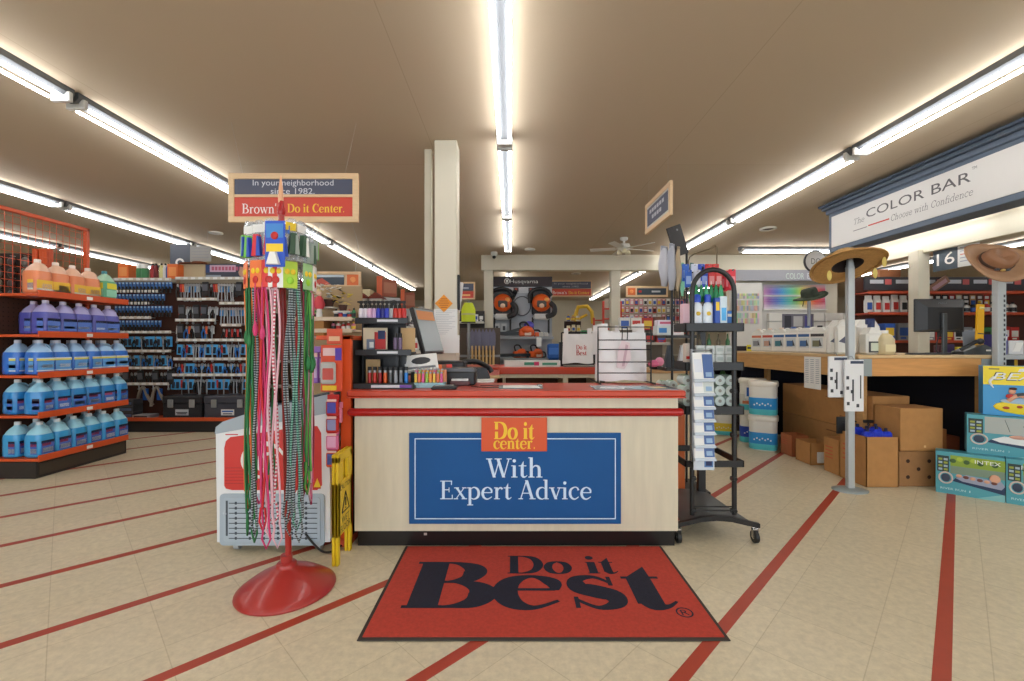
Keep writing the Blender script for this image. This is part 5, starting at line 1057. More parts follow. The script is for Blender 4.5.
# monitor from behind
my = 4.62; t2 = thing('computer_monitor', 'black computer monitor seen from behind on the bench', 'monitor', (X_(940, my), my, BZ+.0005), .06)
z0, z1 = Z_(332, my)-BZ, Z_(299, my)-BZ; mw = .27
mb = MB().box(-mw, mw, .0, .025, z0, z1, M((34, 35, 38), .45), .006)
mb.add([(-mw+.01, 0, z0+.01), (mw-.01, 0, z0+.01), (mw-.01, 0, z1-.01), (-mw+.01, 0, z1-.01), (-mw+.08, -.055, z0+.02), (mw-.08, -.055, z0+.02), (mw-.08, -.055, z1-.09), (-mw+.08, -.055, z1-.09)], [(0, 1, 5, 4), (1, 2, 6, 5), (2, 3, 7, 6), (3, 0, 4, 7), (4, 5, 6, 7)], M((34, 35, 38), .45))
mb.X = at(0, -.0275, z1-.05, rx=.6); mb.text('DELL', -.05, .05, -.012, .024, M((130, 134, 140), .4), y=-.0015)
fin(mb, 'housing', t2)
fin(MB().box(-.05, .0, -.08, -.055, .0, z0+.19, M((70, 74, 76), .4), .006).box(-.11, .07, -.13, .06, 0, .015, M((40, 42, 44), .4), .005), 'stand', t2)
fin(MB().tube(crom([(-.02, -.06, z0+.05), (-.1, -.09, z0), (-.14, -.09, .05), (-.1, -.1, .01)], 5), .006, BLACK, n=5), 'cable', t2)
mb = MB().box(-.2, .2, -.04, .04, 0, .012, M((40, 42, 46), .45), .003)
for i in range(11):
    for j in range(3): mb.box(-.19+i*.034, -.162+i*.034, -.033+j*.024, -.014+j*.024, .012, .018, M((54, 56, 60), .5))
fin(mb, 'computer_keyboard', None, 'black keyboard on edge of the bench below the monitor', 'keyboard', loc=(X_(926, 4.42), 4.4, BZ+.0005), rz=.05)
t2 = thing('desk_phone', 'grey desk telephone right of the monitor on the bench', 'telephone', (X_(975, 4.42), 4.42, BZ+.0005), -.15)
fin(MB().prism([(-.15, 0), (.13, 0), (.13, .05), (.03, .1), (-.03, .08), (-.15, .03)], -.07, .08, M((52, 56, 58), .4)), 'base', t2)
fin(MB().tube(crom([(-.16, -.05, .05), (-.1, -.06, .09), (-.03, -.06, .13), (.0, -.06, .13)], 4), .018, M((40, 42, 46), .35), n=8).ball((.0, -.06, .13), .03, M((40, 42, 46), .35), 10, 6), 'handset', t2); fin(MB().rect(.04, .08, .035, .05, PAPER, y=-.071), 'paper_tag', t2)
fin(MB(at(rx=-.15, ry=.08)).box(-.11, .11, 0, .012, 0, .24, M((130, 136, 144), .45), .004), 'grey_binder', None, 'grey upright binder behind the bench telephone', 'binder', loc=(X_(979, 4.62), 4.66, BZ+.005))
for i, (u, c, n, w_, h) in enumerate([(940, (90, 50, 60), 'maroon', .05, .09), (948, (60, 40, 90), 'dark purple', .05, .1), (957, (226, 200, 40), 'yellow', .04, .07), (964, (214, 190, 50), 'mustard', .04, .05)]):
    fin(MB().box(-w_, w_, -.03, .03, 0, h, M(c, .5), .006), 'small_box', None, '%s small box standing behind the bench monitor' % n, 'box', loc=(X_(u, 5.1), 5.1, BZ+.0005))
# metal post with leather hat
PX = X_(999, 4.2)
t2 = thing('slotted_post', 'grey slotted steel post at the bench corner under the leather hat', 'post', (PX, 4.2, 0))
mb = MB().box(-.04, .04, -.03, .03, 0, 1.95, M((184, 188, 188), .45, .2), .005)
for i in range(16): mb.rect(.01, .025, 1.1+i*.045, 1.125+i*.045, DGREY, y=-.0305)
fin(mb, 'upright', t2); fin(MB().box(-.06, .06, -.05, .05, 0, .012, GALV, .003), 'foot_plate', t2)
t2 = thing('leather_hat', 'tan leather wide-brim hat hanging on the slotted post', 'hat', (X_(997, 4.04), 4.06, Z_(263, 4.1)))
LH = M((160, 122, 90), .6, var=.12, vs=8); LH2 = M((140, 98, 68), .6, var=.1, vs=8)
HX = at(0, 0, 0, rz=-.12, rx=1.05, ry=.08)
def hat(mb, R_, cr, ch, m, m2, cury=.05, sx=1., sy=.86, pinch=0, dip=.0, band=None):
    n = 36; rings = []
    prof = [(R_, 0), (R_*.97, .012), (R_*.8, .0), (R_*.62, -.004), (cr*1.08, .0), (cr, .012), (cr*.97, ch*.35), (cr*.93, ch*.7), (cr*.8, ch*.95), (cr*.5, ch*.97), (cr*.2, ch*.9-pinch*.3), (.001, ch*.88-pinch*.4)]
    for r, z in prof:
        row_ = []
        for i in range(n):
            a = 2*PI*i/n; ca, sa = math.cos(a), math.sin(a); zz = z
            if r > cr*1.05: zz += cury*(ca*ca)*((r-cr)/(R_-cr))**1.5-dip*(sa*sa)*((r-cr)/(R_-cr))
            else:
                if z > ch*.3: zz -= pinch*.8*math.exp(-(ca*r/cr*3)**2)*(z/ch)*(1 if sa < .3 else .6)
            row_.append((ca*r*sx, sa*r*sy, zz))
        rings.append(row_)
    v = [p for r in rings for p in r]
    fs = [(i*n+j, i*n+(j+1) % n, (i+1)*n+(j+1) % n, (i+1)*n+j) for i in range(len(rings)-1) for j in range(n)]
    nb = 4*n
    mb.add(v, [f for k, f in enumerate(fs) if k < nb], m, True); mb.add(v, [f for k, f in enumerate(fs) if k >= nb], m2, True)
    v2 = [(x*.985, y*.985, z-.008) for x, y, z in v]
    mb.add(v2, [f for k, f in enumerate(fs) if k < nb], m, True); mb.add(v2, [f for k, f in enumerate(fs) if k >= nb], M((40, 26, 18), .8), True)
    for j in range(n):
        pass
    ed = [rings[0][j] for j in range(n)]; mb.tube([(x, y, z-.004) for x, y, z in ed], .007, m, n=6, closed=True)
    return mb
fin(hat(MB(HX), .255, .125, .115, LH, LH2, .06, 1.12, .84, .03), 'crown_and_brim', t2)
bd = MB(HX); bd.lathe([(.129, .012), (.131, .03), (.128, .034)], M((60, 40, 30), .6), n=30, sx=1.12, sy=.84)
for a in (-1.9, -1.57, -1.25): bd.ball((.132*1.12*math.cos(a), .132*.84*math.sin(a), .024), (.022, .01, .014), M((190, 160, 90), .4) if a == -1.57 else M((60, 70, 80), .4), 8, 5)
fin(bd, 'hat_band', t2)
fin(MB(at(rx=-.06, ry=.09)).box(-.035, .035, -.012, .012, 0, .5, M((238, 180, 20), .45), .004).rect(-.03, .03, .2, .21, DGREY, y=-.0125).cyl((-.02, -.013, .46), (.02, -.013, .46), .012, M((240, 230, 150), .3), n=8), 'spirit_level', None, 'yellow spirit level leaning behind the leather hat', 'level', loc=(X_(981, 4.4), 4.42, BZ+.003))
# hat pole with straw hat
t2 = thing('hat_pole', 'grey steel pole on an oval foot holding the straw hat', 'stand', (X_(850, 4.11), 4.11, 0))
fin(MB().box(-.03, .03, -.025, .025, .02, 2.05, M((182, 186, 186), .4, .3), .006), 'pole', t2); fin(MB().lathe([(.15, 0), (.15, .008), (.1, .018), (.05, .026), (0, .028)], M((150, 160, 160), .4, .3), n=28, sx=1, sy=.8), 'foot', t2)
fin(MB().cyl((0, 0, 2.03), (0, 0, 2.12), .034, M((182, 186, 186), .4, .3), r1=.025, n=12), 'cap', t2)
t2 = thing('straw_hat', 'wide straw sun hat on top of the grey pole', 'hat', (X_(848, 4.05), 4.06, 2.06), 0)
STR = M((176, 132, 74), .8, var=.14, vs=50); STR2 = M((190, 150, 90), .8, var=.14, vs=50)
fin(hat(MB(at(rz=.12, rx=-.4, ry=.06)), .29, .115, .135, STR, STR2, .0, 1.0, 1.0, .01, .02), 'crown_and_brim', t2)
mb = MB(at(rz=.12, rx=-.4, ry=.06))
for k in range(4): mb.tube([(r_*math.cos(a), r_*math.sin(a), -.004) for r_ in ((.16+.035*k),) for a in [2*PI*q/28 for q in range(28)]], .0035, M((140, 100, 52), .8), n=5, closed=True)
fin(mb, 'braid_rings', t2)
for i, (dx, dz) in enumerate(((.22, -.02), (.14, -.12), (-.26, -.14))): fin(MB().ball((dx, -.14, dz+.02), (.022, .004, .045), M((206, 184, 96), .6), 10, 6).cyl((dx, -.14, dz+.06), (dx, -.1, .0), .0015, STR, n=4), 'hang_tag', t2)
# sample packs hanging on the pole
for i, (dx, y, z0, z1) in enumerate([(-.1, 4.04, .86, 1.23), (.0, 4.0, .74, 1.20)]):
    t3 = thing('blade_pack', 'long white pack with black bars hanging on the hat pole, %s' % ('rear left one' if i == 0 else 'front right one'), 'package', (X_(843 if i == 0 else 847, y)+dx*.2-.03+.09*i, y, 0)); t3['group'] = 'white packs on the hat pole'
    mb = MB().box(-.085, .085, -.008, .008, z0, z1, M((226, 226, 226), .5), .003); h = z1-z0
    mb.rect(-.035, .08, z1-.035, z1-.01, M((50, 60, 84), .5), y=-.008)
    for a in ((-.02, -.005, .2, .62), (.05, .06, .25, .7)): mb.rect(a[0], a[1], z0+h*a[2], z0+h*a[3], DGREY, y=-.008)
    for a in ((-.06, .62), (-.055, .12), (-.02, .35), (.03, .08), (-.06, .42)): mb.rect(a[0]-.012, a[0]+.012, z0+h*a[1], z0+h*a[1]+.03, DGREY, y=-.008)
    fin(mb, 'sleeve', t3); fin(MB().tube([(0, 0, z1), (0, .02, z1+.03), (.0, (4.08-y), z1+.02)], .003, STEEL, n=5), 'hook', t3)
fin(MB().box(-.045, .045, -.008, .008, 0, .17, BLACK, .003), 'black_panel', None, 'black rectangular panel behind the hat pole above the open box', 'panel', loc=(X_(841, 4.5), 4.5, .44))
# bucket hat on its own pole
t2 = thing('bucket_hat', 'dark camouflage bucket hat on a thin pole behind the white jugs', 'hat', (X_(810, 6.2), 6.2, Z_(296, 6.2)))
fin(hat(MB(at(rx=.1, ry=-.3)), .21, .11, .11, M((50, 62, 44), .8, var=.3, vs=20), M((46, 54, 40), .8, var=.3, vs=20), .0, 1, .9, .0, .03), 'crown_and_brim', t2)
fin(MB().tube(crom([(-.12, -.06, -.03), (-.13, -.06, -.1), (-.14, -.06, -.15)], 3), .006, M((50, 60, 44), .8), n=5), 'chin_cord', t2)
t2 = thing('thin_pole', 'thin grey pole under the bucket hat', 'stand', (X_(810, 6.2), 6.22, BZ+.0005)); fin(MB().cyl((0, 0, .0), (0, 0, .74), .022, M((150, 154, 158), .4, .4), n=10), 'pole', t2); fin(MB().lathe([(.09, 0), (.09, .012), (.03, .02)], GALV, n=16), 'foot', t2)
# ---------------------------------------------------------------- under the bench
def carton(name, label, x, y, z, w_, d, h, rz=0, m=CARD, prints=(), flaps=False, group=None):
    t3 = thing(name, label, 'box', (x, y, z), rz, group)
    mb = MB()
    if flaps:
        mb.box(-w_/2, w_/2, -d/2, -d/2+.006, 0, h, m).box(-w_/2, w_/2, d/2-.006, d/2, 0, h, m).box(-w_/2, -w_/2+.006, -d/2, d/2, 0, h, m).box(w_/2-.006, w_/2, -d/2, d/2, 0, h, m).box(-w_/2, w_/2, -d/2, d/2, 0, .006, m)
    else: mb.box(-w_/2, w_/2, -d/2, d/2, 0, h, m, .004)
    fin(mb, 'carton_body', t3)
    if prints:
        pm = MB()
        for face, a, b, c, d2, mm in prints:
            if face == 'f': pm.X = Matrix(); pm.rect(a*w_, b*w_, c*h, d2*h, mm, y=-d/2-.0002)
            else: pm.X = at(rz=-PI/2); pm.rect(a*d, b*d, c*h, d2*h, mm, y=-w_/2-.0002)
        fin(pm, 'print', t3)
    return t3
INK = M((120, 80, 44), .8); INKR = M((190, 96, 60), .8); DOTM = M((50, 30, 18), .9)
lines = lambda f: [(f, -.38, .1, .72-.1*i, .75-.1*i, INKR) for i in range(4)]
carton('carton', 'large open tan carton of blue tools beside the hat pole', 3.475, 4.36, 0, .3, .34, .47, 0, CARD, lines('s'), True)
carton('carton', 'tan carton behind the hat pole base, third along the bench side', 3.43, 4.66, 0, .2, .22, .36, 0, CARD, lines('s'))
carton('carton', 'small tan carton with white label, second along the bench side', 3.43, 5.08, 0, .24, .26, .24, 0, CARD, [('f', -.2, .4, .1, .6, PAPER)], True)
carton('carton', 'small reddish carton nearest the blue pails', 3.43, 5.42, 0, .2, .22, .25, 0, M((170, 100, 60), .85, var=.06, vs=14), lines('s')[:3], True)
carton('carton', 'long tan carton stretched under the bench, upper of the long pair', 3.86, 5.3, .43, .38, 1.5, .38, 0, CARD, [('s', .28, .48, .2, .24, DOTM), ('s', .2, .27, .1, .3, INK), ('s', .05, .45, .78, .8, INK)])
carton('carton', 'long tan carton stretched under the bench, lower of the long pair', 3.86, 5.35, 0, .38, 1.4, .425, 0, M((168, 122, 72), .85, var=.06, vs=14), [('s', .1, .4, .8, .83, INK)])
carton('carton', 'square tan carton with creased side resting on the dotted carton', 3.86, 4.36, .335, .40, .30, .40, 0, CARD, [('f', .05, .1, .08, .13, M((220, 180, 120), .6))])
dots = [('f', a-.035, a+.035, b-.045, b+.045, DOTM) for a, b in ((-.27, .72), (.27, .72), (0, .5), (-.27, .28), (.27, .28))]
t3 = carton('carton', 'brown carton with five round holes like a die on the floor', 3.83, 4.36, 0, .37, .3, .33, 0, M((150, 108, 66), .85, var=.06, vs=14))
mb = MB()
for a, b in ((-.1, .24), (.1, .24), (0, .165), (-.1, .09), (.1, .09)): mb.cyl((a, -.1505, b), (a, -.149, b), .018, DOTM, n=14)
fin(mb, 'punched_holes', t3)
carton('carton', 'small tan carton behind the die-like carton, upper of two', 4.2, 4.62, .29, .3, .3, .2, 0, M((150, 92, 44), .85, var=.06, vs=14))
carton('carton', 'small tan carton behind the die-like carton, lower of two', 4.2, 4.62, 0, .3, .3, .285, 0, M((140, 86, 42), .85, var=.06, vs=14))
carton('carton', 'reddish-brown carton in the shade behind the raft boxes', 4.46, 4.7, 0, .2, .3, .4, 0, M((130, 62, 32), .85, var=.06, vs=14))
BT = M((20, 50, 190), .4)
for i in range(6):
    fin(MB().box(-.05, .05, -.035, .035, 0, .5, BT, .02).box(-.012, .012, -.01, .01, .49, .53, M((10, 20, 60), .5), .004), 'blue_tool', None, 'bright blue plastic tool in the open carton, %s from the left' % ORD[i], 'tool', 'blue tools in the open carton', loc=(3.388+.088*(i % 3), 4.26+.12*(i//3), .01+.02*(i % 2)))
for i in range(2): fin(MB().cyl((0, 0, 0), (0, 0, .56), .006, M((60, 60, 70), .5)).box(-.05, .05, -.012, .012, .54, .57, BLACK, .005), 'grabber_handle', None, 'black grip sticking out of the open carton, %s one' % ('left' if i == 0 else 'right'), 'handle', loc=(3.36+.23*i, 4.5, .008))
# pails
def pail(c_top, c_wave, label, x, y, z, rz, w_=.30, h=.44):
    t3 = thing('bucket', label, 'bucket', (x, y, z), rz, 'plastic pails by the bench')
    fin(MB().lathe([(w_*.46, 0), (w_*.5, .01), (w_*.53, h*.86)], c_top, n=28, sq=5), 'body', t3)
    fin(MB().lathe([(w_*.478, .012), (w_*.515, .022), (w_*.53, h*.52)], c_wave, n=28, sq=5).lathe([(w_*.48, .011), (w_*.52, .022), (w_*.528, h*.2)], TEAL, n=28, sq=5), 'printed_wrap', t3).scale = (1.012, 1.012, 1)
    fin(MB().lathe([(w_*.55, h*.84), (w_*.57, h*.86), (w_*.57, h*.94), (w_*.54, h*.98), (0, h*.98)], M((226, 222, 210), .4), n=28, sq=5), 'lid', t3)
    mb = MB()
    for i in range(7): mb.rect(-.1+.03*i, -.085+.03*i, h*(.3+.04*(i % 2)), h*(.34+.04*(i % 2)), WHITE, y=-w_*.515-.004)
    fin(mb, 'print', t3)
    return t3
PW = M((226, 224, 216), .4); PB = M((40, 140, 206), .4); PD = M((40, 70, 170), .4)
pail(PW, PB, 'blue wave pail at the near corner of the stack, lower of two', 3.22, 5.72, 0, -.55)
pail(PW, PB, 'blue wave pail at the near corner of the stack, upper of two', 3.22, 5.72, .435, -.55)
pail(PW, PD, 'dark blue pail behind the wave pails, lower of two', 3.3, 6.12, 0, -.5)
p_ = pail(PW, M((206, 204, 196), .4), 'white labelled pail behind the wave pails, upper of two', 3.3, 6.12, .435, -.5)
fin(MB().rect(-.09, .09, .17, .34, WHITE, y=-.164).rect(-.07, -.02, .2, .32, BLUE, y=-.1655).rect(-.0, .06, .22, .3, GREEN, y=-.1655).rect(-.12, .12, .1, .14, M((214, 120, 70), .5), y=-.164), 'sticker', p_)
pail(PW, M((230, 200, 60), .4), 'white and yellow pail behind the arched rack post', 3.14, 6.62, 0, -.4, .27, .36)
pail(PW, M((226, 206, 90), .4), 'yellow-labelled pail seen beside the arched rack', 2.72, 6.6, 0, -.3, .27, .38)
pail(PW, M((50, 80, 170), .4), 'white pail with blue lid print between the rack posts', 2.42, 6.9, 0, -.3, .28, .38)
# gondola beyond the bench with red striped rail and dark goods
t = thing('low_gondola', 'dark low shelf with red striped price rail beyond the bench', 'shelf', (3.6, 7.3, 0))
fin(MB().box(-.85, .6, 0, .03, 0, 1.3, M((44, 36, 40), .8), .003), 'back_panel', t)
mb = MB().box(-.85, .6, -.42, -.4, .955, .985, M((190, 50, 44), .5), .003)
for i in range(9): mb.rect(-.82+.15*i, -.74+.15*i, .96, .98, PAPER, y=-.42)
fin(mb, 'price_rail', t); fin(MB().box(-.85, .6, -.4, 0, .955, .975, DGREY), 'deck', t); fin(MB().box(-.85, .6, -.42, 0, 0, .14, M((40, 34, 34), .7)), 'base', t)
for i in range(8): fin(MB().lathe([(.05, 0), (.055, .02), (.04, .1), (.015, .16), (0, .16)], M([(60, 60, 70), (40, 40, 46), (90, 96, 110), (70, 110, 60)][i % 4], .4), n=10), 'dark_bottle', None, 'dark bottle under the red striped rail, %s from the left' % ORD[i], 'bottle', 'dark bottles beyond the bench', loc=(2.82+.17*i, 7.05, .78))
fin(MB().box(-.85, .6, -.4, 0, .76, .779, DGREY), 'deck', t)
for i in range(5): fin(MB().box(-.05, .05, -.04, .04, 0, .28, M([(150, 60, 80), (60, 50, 60), (206, 120, 140), (90, 60, 60), (40, 40, 44)][i], .5), .01), 'soft_pack', None, 'dark pink pack on the low shelf beyond the bench, %s from the left' % ORD[i], 'package', 'packs on the low shelf', loc=(2.82+.11*i, 7.05, .976))
# ---------------------------------------------------------------- raft boxes at the right
def art_box(label, cat, x, y, z, w_, d, h, rz, draw, bc=(66, 140, 156)):
    t3 = thing('product_box', label, cat, (x, y, z), rz); fin(MB().box(0, w_, 0, d, 0, h, M(bc, .4), .003), 'carton_body', t3)
    mb = MB(); draw(mb, w_, h); fin(mb, 'printed_front', t3); return t3
SK = M((214, 160, 130), .5); WT = M((226, 228, 226), .5); DG = M((40, 60, 60), .5)
def raft(mb, w_, h, green):
    r = mb.rect; y = -.0003
    r(0, w_, 0, h, M((78, 156, 168), .4), y=y)
    if green: r(.22*w_, w_, .66*h, .93*h, M((134, 160, 50), .5), y=y-.001); r(.22*w_, w_, .5*h, .68*h, M((120, 140, 120), .5), y=y-.0015)
    else: r(.22*w_, w_, .55*h, .97*h, M((170, 176, 170), .5), y=y-.001); mb.ball((.8*w_, y, .78*h), (.26*w_, .003, .14*h), M((44, 66, 52), .5), 14, 6)
    if green:
        for i in range(7): mb.ball(((.26+.1*i)*w_, y-.001, (.8+.05*(i % 2))*h), (.06*w_, .003, .06*h), M((170, 190, 60), .5) if i % 2 else M((60, 90, 44), .5), 8, 5)
    mb.prism([(.25*w_, .32*h), (w_, .16*h), (w_, .38*h), (.3*w_, .4*h)], y-.004, y-.002, M((26, 50, 84), .5))
    mb.prism([(.3*w_, .4*h), (.4*w_, .34*h), (.95*w_, .27*h), (w_, .36*h), (.95*w_, .45*h), (.45*w_, .5*h)], y-.007, y-.004, M((150, 156, 176), .5) if green else WT)
    if green:
        for i in range(6): mb.ball(((.35+.1*i)*w_, y-.006, (.46-.012*i)*h), (.05*w_, .004, .04*h), SK if i % 2 == 0 else M((120, 70, 60), .5), 8, 5)
        mb.ball((.86*w_, y-.006, .5*h), (.08*w_, .004, .1*h), SK, 10, 5)
    else:
        mb.ball((.62*w_, y-.006, .5*h), (.12*w_, .004, .05*h), M((200, 150, 130), .5), 10, 5); mb.ball((.78*w_, y-.006, .48*h), (.14*w_, .004, .05*h), M((60, 80, 150), .5), 10, 5)
        mb.cyl((.52*w_, y-.003, .62*h), (.46*w_, y-.003, .92*h), .002, DG, n=4)
    r(.02*w_, .2*w_, .52*h, .9*h, M((40, 60, 56), .5), y=y-.001)
    for i in range(4):
        for k in range(2): r((.04+.08*k)*w_, (.1+.08*k)*w_, (.55+.08*i)*h, (.6+.08*i)*h, M((150, 160, 60), .5) if (i+k) % 2 else M((160, 180, 190), .5), y=y-.002)
    rg = [(.15*w_+.1*w_*math.cos(a*PI/10), .38*h+.13*h*math.sin(a*PI/10)) for a in range(20)]; mb.tube([(a, y-.002, b) for a, b in rg], .007, M((206, 190, 180), .5), n=5, closed=True); mb.ball((.15*w_, y-.001, .38*h), (.075*w_, .003, .1*h), M((50, 60, 80), .5), 12, 5)
    mb.prism([(w_, 0), (w_, .18*h), (.6*w_, .0)], y-.003, y-.002, M((130, 186, 186), .4))
art = lambda g, tx_, wx: (lambda mb, w_, h: (raft(mb, w_, h, g), mb.text(tx_, wx*w_, (wx+.36)*w_, .8*h, .085*h, WT, y=-.006), mb.text('RIVER RUN', .07*w_, .45*w_, .1*h, .05*h, M((190, 222, 222), .5), y=-.003), mb.text('1' if g else '2', .5*w_, .515*w_, .1*h, .05*h, M((190, 222, 222), .5), y=-.003)))
ang = -.74
art_box('raft box with green river picture on the floor, left of two', 'box', 3.86, 4.07, 0, .425, .14, .375, ang, art(True, 'INTEX', .58))
art_box('raft box with green river picture on the floor, right one cut by the frame', 'box', 3.86+.43*math.cos(ang), 4.07+.43*math.sin(ang), 0, .425, .14, .375, ang, art(True, 'INTEX', .2))
art_box('raft box with grey river picture stacked on the green ones', 'box', 4.07, 4.0, .376, .5, .16, .34, ang*.95, art(False, 'INTEX', .72))
def beast(mb, w_, h):
    y = -.0003; r = mb.rect
    r(0, w_, 0, h, M((60, 150, 206), .4), y=y); r(0, w_, .62*h, h, M((236, 214, 40), .45), y=y-.001); mb.prism([(0, .62*h), (w_, .62*h), (w_, .72*h)], y-.003, y-.001, M((236, 214, 40), .45))
    mb.text('BEAST', .1*w_, .95*w_, .71*h, .17*h, BLACK, y=y-.004, bold=1, shear=.25); mb.text('BEAST', .115*w_, .94*w_, .725*h, .145*h, WT, y=y-.005, shear=.25)
    for i in range(4): mb.prism([((.42+.1*i)*w_, .89*h), ((.49+.1*i)*w_, .9*h), ((.51+.1*i)*w_, .96*h), ((.44+.1*i)*w_, .95*h)], y-.004, y-.002, WT)
    mb.tube(crom([(.14*w_, y-.004, .78*h), (.08*w_, y-.004, .68*h), (.13*w_, y-.004, .55*h)], 4), [.012, .012, .012, .011, .01, .009, .007, .005, .002], WT, n=6)
    r(.07*w_, .2*w_, .93*h, .95*h, DGREY, y=y-.002)
    mb.ball((.6*w_, y-.002, .18*h), (.48*w_, .006, .15*h), M((236, 210, 30), .45), 20, 8); mb.ball((.62*w_, y-.004, .3*h), (.42*w_, .006, .07*h), M((160, 190, 214), .4), 20, 8)
    for i in range(5): mb.ball(((.28+.16*i)*w_, y-.006, (.16+.03*(i % 2))*h), (.045*w_, .004, .03*h), M((170, 60, 40), .5), 8, 5)
    mb.tube(crom([(.3*w_, y-.008, .3*h), (.42*w_, y-.008, .42*h), (.6*w_, y-.008, .36*h), (.85*w_, y-.008, .33*h)], 4), .018, SK, n=7); mb.ball((.35*w_, y-.01, .5*h), (.045*w_, .008, .06*h), SK, 10, 6); mb.ball((.36*w_, y-.012, .55*h), (.05*w_, .008, .03*h), BROWNP, 10, 6)
    mb.tube(crom([(.4*w_, y-.012, .42*h), (.5*w_, y-.012, .44*h), (.58*w_, y-.012, .38*h)], 4), .017, M((60, 66, 70), .5), n=7); mb.ball((.32*w_, y-.012, .4*h), (.05*w_, .008, .045*h), M((190, 50, 44), .5), 10, 6)
art_box('yellow and blue towable tube box on top of the raft boxes', 'box', X_(983, 3.98), 3.98, .718, .5,   .16, .43, ang*.85, beast, (70, 150, 206))
# grey shelf at the right edge behind the boxes
t = thing('grey_shelf', 'grey steel shelf at the right edge behind the slotted post', 'shelf', (4.95, 4.6, 0))
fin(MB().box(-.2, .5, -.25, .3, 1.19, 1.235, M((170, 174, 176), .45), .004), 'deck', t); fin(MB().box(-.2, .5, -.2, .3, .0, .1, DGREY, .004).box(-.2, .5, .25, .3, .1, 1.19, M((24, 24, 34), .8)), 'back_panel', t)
for i, (dx, c, n, h) in enumerate([(-.1, (60, 56, 130), 'violet and white', .2), (.06, (206, 206, 206), 'white', .14)]):
    fin(MB().box(-.075, .075, -.06, .06, 0, h, M(c, .5), .004).prism([(-.04, .03), (.03, .03), (.07, h-.02), (.0, h-.02)], -.062, -.06, WHITE), 'carton', None, '%s carton on the grey steel shelf' % n, 'box', loc=(4.95+dx, 4.5, 1.2352))
# ---------------------------------------------------------------- hanging signs
SGR = M((78, 82, 100), .55)
def framed(mb, w_, h, f=.035, d=.03):
    for a in ((-w_/2, w_/2, h-f, h), (-w_/2, w_/2, 0, f), (-w_/2, -w_/2+f, f, h-f), (w_/2-f, w_/2, f, h-f)): mb.box(a[0], a[1], 0, d, a[2], a[3], WOODF, .003)
    return mb
Y = 3.95; x0, x1, z0, z1 = X_(228, Y), X_(358, Y), Z_(222, Y), Z_(173, Y); w_, h = x1-x0, z1-z0
t = thing('hanging_sign', 'large wood-framed shop sign with grey and red panels over the leash rack', 'sign', ((x0+x1)/2, Y, z0))
fr = framed(MB(), w_, h, .05); zm = Z_(195.5, Y)-z0; fr.box(-w_/2+.05, w_/2-.05, .002, .028, zm-.012, zm+.012, WOODF, .002); fin(fr, 'frame', t)
zz = lambda v: Z_(v, Y)-z0; xx = lambda u: X_(u, Y)-(x0+x1)/2
fin(MB().box(-w_/2+.05, w_/2-.05, .012, .018, zm+.012, h-.05, SGR).text('In your neighborhood', xx(252), xx(333), zz(185), .052, M((206, 206, 214), .5), y=.011).text('since 1982.', xx(270), xx(314), zz(193.5), .052, M((206, 206, 214), .5), y=.011), 'upper_panel', t)
YT2 = M((240, 196, 60), .5)
fin(MB().box(-w_/2+.05, w_/2-.05, .012, .018, .05, zm-.012, SIGNRED).text("Brown's", xx(241), xx(281), zz(213), .085, M((238, 226, 220), .5), y=.011, font='serif').text('Do it Center', xx(286.5), xx(342), zz(212), .075, YT2, y=.011, font='serif', bold=1.3).text('.', xx(342.5), xx(344), zz(212), .07, YT2, y=.011, font='serif'), 'lower_panel', t)
mb = MB()
for sx in (-1, 1): mb.cyl((sx*(w_/2-.12), .015, h), (sx*(w_/2-.02), .015, CH-z0), .0012, M((190, 186, 176), .5), n=4)
fin(mb, 'hanger_wire', t)
# angled sign at the right, running along the room
Xs = 1.6; ya, yb = Xs*448/159, Xs*448/134
t = thing('hanging_sign', 'wood-framed sign seen at a slant above the arched rack', 'sign', (Xs, (ya+yb)/2, 2.64), -PI/2)
w_, h = yb-ya, .35
fin(framed(MB(), w_, h, .05), 'frame', t); mb = MB().box(-w_/2+.05, w_/2-.05, .008, .02, .05, h-.05, M((196, 192, 184), .5)).box(-w_/2+.08, w_/2-.08, .004, .012, .075, h-.075, SLATE)
for r_, n in ((0, 6), (1, 4)):
    for k in range(n): mb.rect(-n*.042+k*.084, -n*.042+k*.084+.06, h-.15-.075*r_, h-.11-.075*r_, M((190, 192, 200), .5), y=.004)
fin(mb, 'panel', t)
fin(MB().box(-w_/2-.03, -w_/2, .03, .06, .06, h-.06, WOODF, .003), 'rear_frame_edge', t)
mb = MB(); [mb.cyl((sx*(w_/2-.1), .015, h), (sx*(w_/2-.1), .015, CH-2.64), .0012, M((190, 186, 176), .5), n=4) for sx in (-1, 1)]; fin(mb, 'hanger_wire', t)
# ---------------------------------------------------------------- long blue-grey banner box
SX = 4.4; y0, y1 = 3.0, 6.2; zt, zb = 1.35+.432*SX, 1.35+.283*SX
BG = M((92, 106, 124), .5)
t = thing('paint_sign', 'long blue-grey cornice sign with white face over the paint bench', 'sign', (SX, (y0+y1)/2, 0), -PI/2)
L2 = (y1-y0)/2
fin(MB().box(-L2, L2, 0, .25, zb, zt-.1, BG, .004).box(-L2-.03, L2+.03, -.03, .28, zt-.13, zt-.07, BG, .01).box(-L2-.06, L2+.06, -.07, .31, zt-.07, zt-.03, BG, .008).box(-L2-.08, L2+.08, -.1, .34, zt-.03, zt, M((70, 84, 104), .5), .006), 'cornice_box', t)
